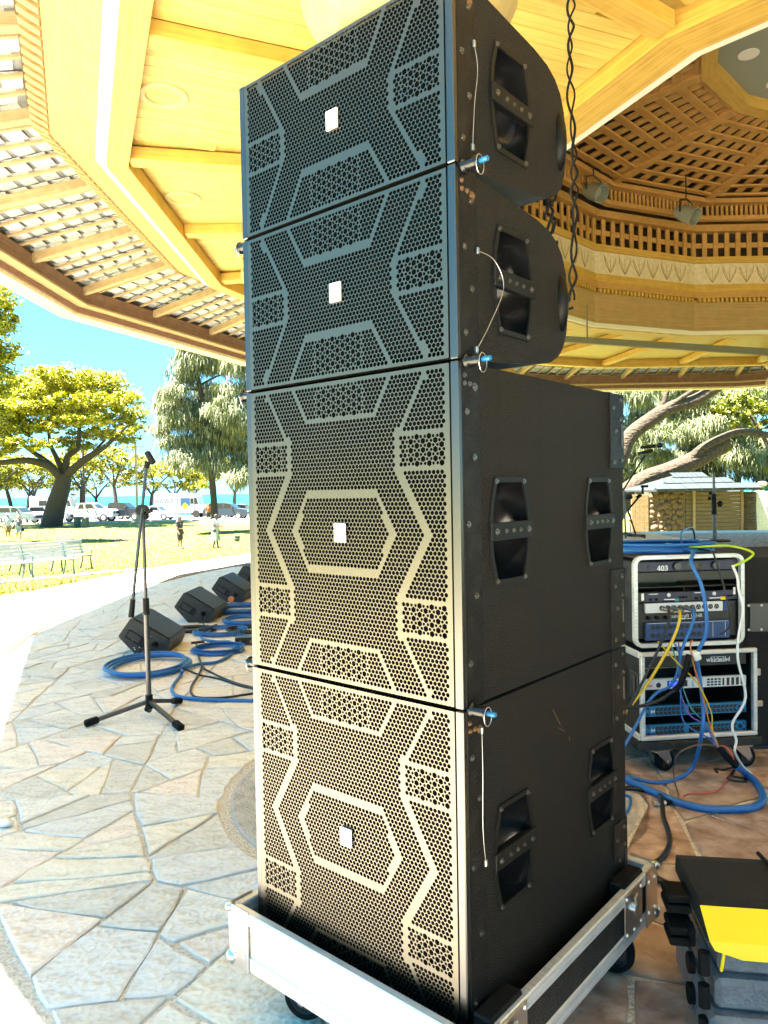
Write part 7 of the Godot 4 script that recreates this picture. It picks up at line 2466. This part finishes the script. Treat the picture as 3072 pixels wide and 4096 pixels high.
# ---------------------------------------------------------------- hut behind the stage
func hut() -> void:
	var d := 28.0
	var s := d / 2955.0
	var o := V(11.8795, -0.8183, -28.0000)
	var t := thing("garden_hut", "small hut with shingled hip roof, rock wall and timber slat door behind the stage", "hut", o)
	rng.seed = 71
	var X := func(px: float) -> float: return (px - 2790.0) * s
	var Y := func(py: float) -> float: return (2155.0 - py) * s
	var bw := MB.new()
	bw.box(V((X.call(2600) + X.call(2745)) * 0.5, 0.75, -0.35), V(X.call(2745) - X.call(2600), 2.1, 0.5))
	part(bw, "wall_core", M.hut_rock, t)
	for i in 44:
		var px := lerpf(2604, 2742, (i % 5 + rng.randf_range(0.2, 0.8)) / 5.0)
		var py := lerpf(1972, 2158, (i / 5 + rng.randf_range(0.2, 0.8)) / 9.0)
		var r := MB.new()
		var b := rng.randf_range(0.09, 0.17)
		r.ball(Vector3.ZERO, V(b * 1.2, b * 0.85, b * 0.7), 7, 5)
		var rs := inst(r.mesh(), "rock", M.hut_rock, t, Transform3D(Basis(Vector3.BACK, rng.randf() * 3.0), V(X.call(px), Y.call(py), -0.10)))
	for i in 4:
		var m := MB.new()
		m.box(V(X.call(2538 + i * 17), 0.72, -0.1), V(0.155, 1.98, 0.1), Basis.IDENTITY, 0.008)
		part(m, "post_board", M.hut_post, t)
	for i in 12:
		var m := MB.new()
		m.box(V((X.call(2790) + X.call(2972)) * 0.5, Y.call(2147 - i * 15.6), -0.16), V(X.call(2972) - X.call(2790), 0.136, 0.035), Basis(Vector3.RIGHT, 0.12), 0.006)
		part(m, "door_slat", M.hut_wood, t)
		var m2 := MB.new()
		m2.box(V((X.call(2750) + X.call(2774)) * 0.5, Y.call(2147 - i * 15.6), -0.18), V(X.call(2774) - X.call(2750), 0.136, 0.035), Basis(Vector3.RIGHT, 0.12), 0.006)
		part(m2, "side_slat", M.hut_wood, t)
	for q in [[2782, 8.0], [2976, 8.0]]:
		var m := MB.new()
		m.box(V(X.call(q[0]), 0.78, -0.12), V(0.11, 2.1, 0.08), Basis.IDENTITY, 0.006)
		part(m, "door_post", M.hut_post, t)
	var rp := MB.new()
	rp.lathe([Vector2(0.30, -0.3), Vector2(0.25, 0.3), Vector2(0.22, 1.2), Vector2(0.24, 1.75)], 14, V(X.call(3005), 0, -0.1))
	part(rp, "log_post", M.pale_bark, t)
	var cw := MB.new()
	cw.box(V(X.call(3090), 0.75, -0.2), V(1.2, 2.0, 0.3), Basis.IDENTITY, 0.02)
	part(cw, "plaster_wall", M.concrete, t)
	var back := MB.new()
	back.box(V(X.call(2860), 0.7, -2.4), V(4.4, 2.2, 0.1))
	part(back, "rear_wall", M.lath, t)
	# hip roof of separate sheets with ridge caps
	var ey: float = Y.call(1957)
	var ay: float = Y.call(1886)
	var x0: float = X.call(2606)
	var x1: float = X.call(3022)
	var ap := V(X.call(2800), ay, -1.5)
	var cs := [V(x0, ey, 0.55), V(x1, ey, 0.55), V(x1, ey, -3.4), V(x0, ey, -3.4)]
	var rf := MB.new()
	for i in 4:
		rf.tri(cs[i], cs[(i + 1) % 4], ap, V(0, 1, 0))
	rf.quad(cs[0] - V(0, 0.06, 0), cs[1] - V(0, 0.06, 0), cs[2] - V(0, 0.06, 0), cs[3] - V(0, 0.06, 0), Vector3.DOWN)
	for i in 4:
		var j := (i + 1) % 4
		rf.quad(cs[i], cs[j], cs[j] - V(0, 0.06, 0), cs[i] - V(0, 0.06, 0), (cs[i] + cs[j]) * 0.5 - ap)
	var ro := part(rf, "roof", M.slate, t)
	for row in 3:
		for i in 7:
			var f0 := row / 3.0
			var a: Vector3 = cs[0].lerp(ap, f0)
			var b: Vector3 = cs[1].lerp(ap, f0)
			var p := a.lerp(b, (i + 0.5) / 7.0)
			var m := MB.new()
			var up: Vector3 = (ap - (cs[0] + cs[1]) * 0.5)
			up.x = 0
			up = up.normalized()
			m.box(p + up * 0.28 + V(0, 0.03 + 0.01 * rng.randf(), 0), V(a.distance_to(b) / 7.0 - 0.02, 0.02, 0.60), Basis(V(1, 0, 0), V(1, 0, 0).cross(up) * -1.0, -up).orthonormalized(), 0.004)
			part(m, "roof_sheet", M.slate, ro)
	for q in [[2680, 1948, 0.4], [3040, 1940, 0.5]]:
		var m := MB.new()
		m.ball(V(X.call(q[0]), Y.call(q[1]), 0.2), V(q[2] * 0.4, 0.10, 0.16), 9, 5)
		part(m, "cap_stone", M.concrete, t)

# ---------------------------------------------------------------- people
func body_mesh(bones: Array, cell: float, k: float) -> ArrayMesh:
	# smooth union of tapered capsules, meshed as surface nets
	var lo := V(1e9, 1e9, 1e9)
	var hi := -lo
	for b in bones:
		var r := maxf(b[2], b[3]) + cell * 3.0
		for e in [b[0], b[1]]:
			lo = V(minf(lo.x, e.x - r), minf(lo.y, e.y - r), minf(lo.z, e.z - r))
			hi = V(maxf(hi.x, e.x + r), maxf(hi.y, e.y + r), maxf(hi.z, e.z + r))
	var n := Vector3i(int((hi.x - lo.x) / cell) + 2, int((hi.y - lo.y) / cell) + 2, int((hi.z - lo.z) / cell) + 2)
	var f := PackedFloat32Array()
	f.resize(n.x * n.y * n.z)
	f.fill(1.0)
	for b in bones:
		var a: Vector3 = b[0]
		var e: Vector3 = b[1]
		var r := maxf(b[2], b[3]) + cell * 2.5 + k
		var i0 := Vector3i(((V(minf(a.x, e.x), minf(a.y, e.y), minf(a.z, e.z)) - Vector3.ONE * r) - lo) / cell).clamp(Vector3i.ZERO, n - Vector3i.ONE)
		var i1 := Vector3i(((V(maxf(a.x, e.x), maxf(a.y, e.y), maxf(a.z, e.z)) + Vector3.ONE * r) - lo) / cell).clamp(Vector3i.ZERO, n - Vector3i.ONE)
		var ab := e - a
		var l2 := maxf(ab.length_squared(), 1e-8)
		for z in range(i0.z, i1.z + 1):
			for y in range(i0.y, i1.y + 1):
				for x in range(i0.x, i1.x + 1):
					var p := lo + V(x, y, z) * cell
					var t := clampf((p - a).dot(ab) / l2, 0.0, 1.0)
					var d := p.distance_to(a + ab * t) - lerpf(b[2], b[3], t)
					var id := (z * n.y + y) * n.x + x
					var o := f[id]
					var h := clampf(0.5 + 0.5 * (o - d) / k, 0.0, 1.0)
					f[id] = lerpf(o, d, h) - k * h * (1.0 - h)
	var vid := {}
	var vs: Array[Vector3] = []
	var step := [1, n.x, n.x * n.y]
	for z in n.z - 1:
		for y in n.y - 1:
			for x in n.x - 1:
				var id := (z * n.y + y) * n.x + x
				var inside := 0
				var sum := Vector3.ZERO
				var cnt := 0
				for c in 8:
					if f[id + (c & 1) + ((c >> 1) & 1) * n.x + ((c >> 2) & 1) * n.x * n.y] < 0.0:
						inside += 1
				if inside == 0 or inside == 8:
					continue
				for e in [[0, 1], [2, 3], [4, 5], [6, 7], [0, 2], [1, 3], [4, 6], [5, 7], [0, 4], [1, 5], [2, 6], [3, 7]]:
					var c0: int = e[0]
					var c1: int = e[1]
					var v0 := f[id + (c0 & 1) + ((c0 >> 1) & 1) * n.x + ((c0 >> 2) & 1) * n.x * n.y]
					var v1 := f[id + (c1 & 1) + ((c1 >> 1) & 1) * n.x + ((c1 >> 2) & 1) * n.x * n.y]
					if (v0 < 0.0) != (v1 < 0.0):
						var t := v0 / (v0 - v1)
						sum += V(c0 & 1, (c0 >> 1) & 1, (c0 >> 2) & 1).lerp(V(c1 & 1, (c1 >> 1) & 1, (c1 >> 2) & 1), t)
						cnt += 1
				vid[id] = vs.size()
				vs.append(lo + (V(x, y, z) + sum / cnt) * cell)
	var st := SurfaceTool.new()
	st.begin(Mesh.PRIMITIVE_TRIANGLES)
	st.set_smooth_group(0)
	var idx := PackedInt32Array()
	for z in range(1, n.z - 1):
		for y in range(1, n.y - 1):
			for x in range(1, n.x - 1):
				var id := (z * n.y + y) * n.x + x
				for ax in 3:
					var s0 := f[id] < 0.0
					var s1: bool = f[id + step[ax]] < 0.0
					if s0 == s1:
						continue
					var u: int = step[(ax + 1) % 3]
					var w: int = step[(ax + 2) % 3]
					var q := [id, id - u, id - u - w, id - w]
					if not (vid.has(q[0]) and vid.has(q[1]) and vid.has(q[2]) and vid.has(q[3])):
						continue
					var a: int = vid[q[0]]
					var b: int = vid[q[1]]
					var c: int = vid[q[2]]
					var d: int = vid[q[3]]
					if s0:
						idx.append_array([a, c, b, a, d, c])
					else:
						idx.append_array([a, b, c, a, c, d])
	for v in vs:
		st.add_vertex(v)
	for i in idx:
		st.add_index(i)
	st.generate_normals()
	return st.commit()

func person(label: String, at: Vector3, turn: float, h: float, pose: Dictionary, skin: Material) -> Node3D:
	var t := thing("person", label, "person", at, turn)
	var s := h / 1.75
	var j := {}
	# joints of a standing figure facing +z
	j.pelvis = V(0, 0.95, 0)
	j.chest = V(0, 1.28, 0.01)
	j.neck = V(0, 1.47, 0.0)
	j.head = V(0, 1.62, 0.03)
	for sd in [-1, 1]:
		var k := "r" if sd < 0 else "l"
		j[k + "sh"] = V(sd * 0.18, 1.42, 0)
		j[k + "el"] = V(sd * 0.23, 1.14, -0.01)
		j[k + "ha"] = V(sd * 0.23, 0.90, 0.06)
		j[k + "hip"] = V(sd * 0.09, 0.92, 0)
		j[k + "kn"] = V(sd * 0.10, 0.50, 0.02)
		j[k + "an"] = V(sd * 0.105, 0.09, -0.02)
	for q in pose:
		if q != "clothes":
			j[q] = pose[q]
	for q in j:
		j[q] = j[q] * s
	var bones: Array = [
		[j.pelvis, j.chest, 0.135 * s, 0.145 * s], [j.chest, j.neck, 0.13 * s, 0.06 * s], [j.neck, j.head, 0.055 * s, 0.06 * s],
		[j.head + V(0, -0.02, 0.01), j.head + V(0, 0.045, -0.01), 0.085 * s, 0.095 * s], [j.head + V(0, -0.015, 0.09), j.head + V(0, -0.03, 0.105), 0.016, 0.02],
		[j.head + V(0, -0.09, 0.05) * s, j.head + V(0, -0.07, 0.03) * s, 0.045 * s, 0.05 * s],
		[j.rsh, j.lsh, 0.07 * s, 0.07 * s], [j.rhip, j.lhip, 0.11 * s, 0.11 * s]]
	for k in ["r", "l"]:
		var sh: Vector3 = j[k + "sh"]
		var el: Vector3 = j[k + "el"]
		var ha: Vector3 = j[k + "ha"]
		var an: Vector3 = j[k + "an"]
		bones.append([sh, el, 0.055 * s, 0.042 * s])
		bones.append([el, ha, 0.042 * s, 0.028 * s])
		var dn := (ha - el).normalized()
		bones.append([ha, ha + dn * 0.08, 0.036, 0.03])
		for fg in 4:
			var sd := V(0, 0, 0.018 * (fg - 1.5)) if absf(dn.z) < 0.7 else V(0.018 * (fg - 1.5), 0, 0)
			bones.append([ha + dn * 0.08 + sd, ha + dn * (0.15 - 0.01 * absf(fg - 1.2)) + sd * 1.25 + V(0, 0, 0.015), 0.011, 0.009])
		bones.append([ha + dn * 0.02 + V(0, 0, 0.02), ha + dn * 0.08 + V(0, 0, 0.06), 0.013, 0.010])
		bones.append([j[k + "hip"], j[k + "kn"], 0.092 * s, 0.062 * s])
		bones.append([j[k + "kn"], an, 0.062 * s, 0.04 * s])
		bones.append([an + V(0, -0.045, -0.03) * s, an + V(0, -0.06, 0.15) * s, 0.042 * s, 0.034 * s])
	inst(body_mesh(bones, 0.026, 0.035), "body", skin, t)
	for q in pose.clothes:
		var bl: Array = []
		match q[0]:
			"shirt":
				bl = [[j.pelvis + V(0, 0.02, 0), j.chest, 0.158 * s, 0.166 * s], [j.chest, j.neck - V(0, 0.05, 0), 0.150 * s, 0.085 * s], [j.rsh, j.lsh, 0.088 * s, 0.088 * s], [j.rsh, j.rsh.lerp(j.rel, 0.62), 0.076 * s, 0.072 * s], [j.lsh, j.lsh.lerp(j.lel, 0.62), 0.076 * s, 0.072 * s]]
			"top":
				bl = [[j.pelvis + V(0, 0.06, 0), j.chest, 0.152 * s, 0.160 * s], [j.chest, j.chest + V(0, 0.10, 0), 0.155 * s, 0.13 * s]]
			"shorts":
				bl = [[j.pelvis, j.pelvis + V(0, 0.06, 0), 0.15 * s, 0.152 * s], [j.rhip, j.rhip.lerp(j.rkn, 0.85), 0.118 * s, 0.098 * s], [j.lhip, j.lhip.lerp(j.lkn, 0.85), 0.118 * s, 0.098 * s]]
			"hair":
				bl = [[j.head + V(0, 0.03, -0.02), j.head + V(0, 0.06, -0.015), 0.102 * s, 0.098 * s]]
			"long_hair":
				bl = [[j.head + V(0, 0.03, -0.02), j.head + V(0, 0.06, -0.015), 0.104 * s, 0.1 * s], [j.head + V(0, 0, -0.07), j.chest + V(0, 0.06, -0.16), 0.085 * s, 0.07 * s]]
			"shoes":
				for k in ["ran", "lan"]:
					bl.append([j[k] + V(0, -0.04, -0.035) * s, j[k] + V(0, -0.055, 0.155) * s, 0.05 * s, 0.044 * s])
		if bl.size() > 0:
			inst(body_mesh(bl, 0.026, 0.03), q[0], q[1], t)
		elif q[0] == "cap":
			var cm := MB.new()
			cm.lathe([Vector2(0.115, 0.03), Vector2(0.112, 0.08), Vector2(0.08, 0.125), Vector2(0.0, 0.14)], 16, j.head)
			cm.box(j.head + V(0, 0.045, 0.14), V(0.16, 0.012, 0.12), Basis(Vector3.RIGHT, 0.1), 0.004)
			part(cm, "cap", q[1], t)
		elif q[0] == "skirt":
			# grass skirt of many narrow hanging strips
			var sm := MB.new()
			for i in 64:
				var a := TAU * i / 64
				var d := V(cos(a), 0, sin(a) * 0.8)
				var sd := V(-sin(a), 0, cos(a)) * 0.013
				var lw: float = 0.40 + 0.05 * sin(i * 2.7)
				var top: Vector3 = V(0, 0.98 * s, 0) + d * 0.17
				var bot: Vector3 = V(0, lw * s, 0) + d * (0.27 + 0.012 * (i % 3))
				sm.quad(top - sd * 0.8, top + sd * 0.8, bot + sd * 1.1, bot - sd * 1.1, d)
				sm.quad(top - sd * 0.8 - d * 0.006, top + sd * 0.8 - d * 0.006, bot + sd * 1.1 - d * 0.006, bot - sd * 1.1 - d * 0.006, -d)
			part(sm, "skirt", q[1], t)
			var wb := MB.new()
			wb.lathe([Vector2(0.172, 0.95), Vector2(0.178, 0.97), Vector2(0.178, 1.01), Vector2(0.168, 1.03)], 24)
			part(wb, "waistband", q[1], t)
		elif q[0] == "stripe":
			var b2 := MB.new()
			b2.lathe([Vector2(0.170, 1.02), Vector2(0.174, 1.03), Vector2(0.174, 1.055), Vector2(0.170, 1.065)], 24)
			part(b2, "stripe", q[1], t)
		elif q[0] == "phone":
			var pm := MB.new()
			pm.box((j.rha + j.lha) * 0.5 + V(0, 0.03, 0.10), V(0.075, 0.012, 0.15), Basis(Vector3.RIGHT, -0.4), 0.004)
			part(pm, "phone", M.black, t)
		elif q[0] == "bag":
			var pm := MB.new()
			pm.ball(j.lha + V(0, -0.16, 0.02), V(0.14, 0.12, 0.10), 12, 8)
			part(pm, "bag", M.black, t)
	return t

func people() -> void:
	var wt := mat(0.40, 0.41, 0.44, 0.8)
	var bk := mat(0.02, 0.022, 0.028, 0.8)
	var straw := mat(0.32, 0.34, 0.26, 0.8)
	person("person in black shirt and shorts with cap and long pale hair on the lawn", V(-10.3475, -1.5314, -37.3000), 1.2, 1.66, {
		"rel": V(-0.22, 1.15, 0.02), "rha": V(-0.21, 0.91, 0.08),
		"clothes": [["shirt", bk], ["shorts", bk], ["long_hair", mat(0.26, 0.22, 0.15, 0.8)], ["cap", mat(0.04, 0.05, 0.08, 0.8)], ["stripe", mat(0.55, 0.35, 0.2, 0.8)], ["shoes", mat(0.2, 0.12, 0.08, 0.8)]]}, M.skin)
	person("person in white shirt and pale grass skirt looking down at a phone on the lawn", V(-8.4283, -1.5018, -36.8000), 1.25, 1.72, {
		"head": V(0, 1.60, 0.07), "rel": V(-0.25, 1.16, 0.05), "rha": V(-0.07, 1.12, 0.27), "lel": V(0.25, 1.16, 0.05), "lha": V(0.07, 1.12, 0.27),
		"rkn": V(-0.11, 0.5, 0.06), "ran": V(-0.11, 0.09, -0.06), "lan": V(0.12, 0.09, 0.06),
		"clothes": [["shirt", wt], ["shorts", bk], ["hair", mat(0.02, 0.015, 0.012, 0.8)], ["skirt", straw], ["phone", bk]]}, M.skin_dark)
	person("person in white shirt, tan shorts and white cap walking hand in hand at the left", V(-25.5074, -1.6128, -50.0000), 0.7, 1.78, {
		"lel": V(0.28, 1.16, 0.02), "lha": V(0.40, 0.98, 0.04), "rkn": V(-0.1, 0.52, 0.12), "ran": V(-0.1, 0.12, 0.05), "lkn": V(0.1, 0.5, -0.02), "lan": V(0.1, 0.12, -0.2),
		"clothes": [["shirt", mat(0.34, 0.38, 0.44, 0.8)], ["shorts", mat(0.16, 0.115, 0.055, 0.8)], ["cap", wt], ["shoes", wt]]}, M.skin)
	person("person in blue patterned top walking hand in hand and carrying a dark bag", V(-24.5652, -1.6151, -49.6000), 0.7, 1.62, {
		"rel": V(-0.27, 1.16, 0.02), "rha": V(-0.38, 1.02, 0.04), "lkn": V(0.1, 0.52, 0.14), "lan": V(0.1, 0.12, 0.08), "rkn": V(-0.1, 0.5, -0.02), "ran": V(-0.1, 0.12, -0.22),
		"clothes": [["top", mat(0.06, 0.085, 0.13, 0.8)], ["shorts", mat(0.22, 0.25, 0.28, 0.8)], ["hair", mat(0.30, 0.2, 0.1, 0.8)], ["bag", bk]]}, M.skin)
	person("person in an orange shirt far off beside the tall ironwood trunk", V(-16.3868, -1.3882, -69.0000), 0.4, 1.75, {
		"clothes": [["shirt", mat(0.28, 0.07, 0.015, 0.8)], ["shorts", bk], ["hair", bk]]}, M.skin)

func _ready() -> void:
	var cam := Camera3D.new()
	cam.name = "camera"
	cam.position = V(0, 1.2, 0)
	cam.rotation_degrees = V(-1.608, 0, -1.043)
	cam.fov = 69.455
	cam.near = 0.05
	cam.far = 20000.0
	add_child(cam)
	cam.current = true
	var sky := ProceduralSkyMaterial.new()
	sky.sky_top_color = lin(0.020, 0.082, 0.130)
	sky.sky_horizon_color = lin(0.058, 0.135, 0.200)
	sky.sky_curve = 0.09
	sky.ground_horizon_color = lin(0.058, 0.135, 0.200)
	sky.ground_bottom_color = Color(0.30, 0.30, 0.26)
	sky.sky_energy_multiplier = 1.0
	var sk := Sky.new()
	sk.sky_material = sky
	var env := Environment.new()
	env.background_mode = Environment.BG_SKY
	env.sky = sk
	env.tonemap_mode = Environment.TONE_MAPPER_LINEAR
	env.tonemap_exposure = 16.5
	env.sdfgi_enabled = true
	env.ssao_enabled = true
	env.ssil_enabled = true
	var we := WorldEnvironment.new()
	we.name = "world_environment"
	we.environment = env
	add_child(we)
	var sun := DirectionalLight3D.new()
	sun.name = "sun"
	sun.light_energy = 1.6
	sun.light_color = Color(1.0, 0.955, 0.88)
	sun.light_angular_distance = 0.53
	sun.shadow_enabled = true
	add_child(sun)
	sun.look_at_from_position(V(-1.5, 3.85, 0.48), Vector3.ZERO)
	make_materials()
	land()
	floors()
	added_apron()
	bandstand()
	speakers()
	left_gear()
	racks()
	tool_case()
	chains()
	furniture()
	hut()
	vehicles()
	people()
	trees()
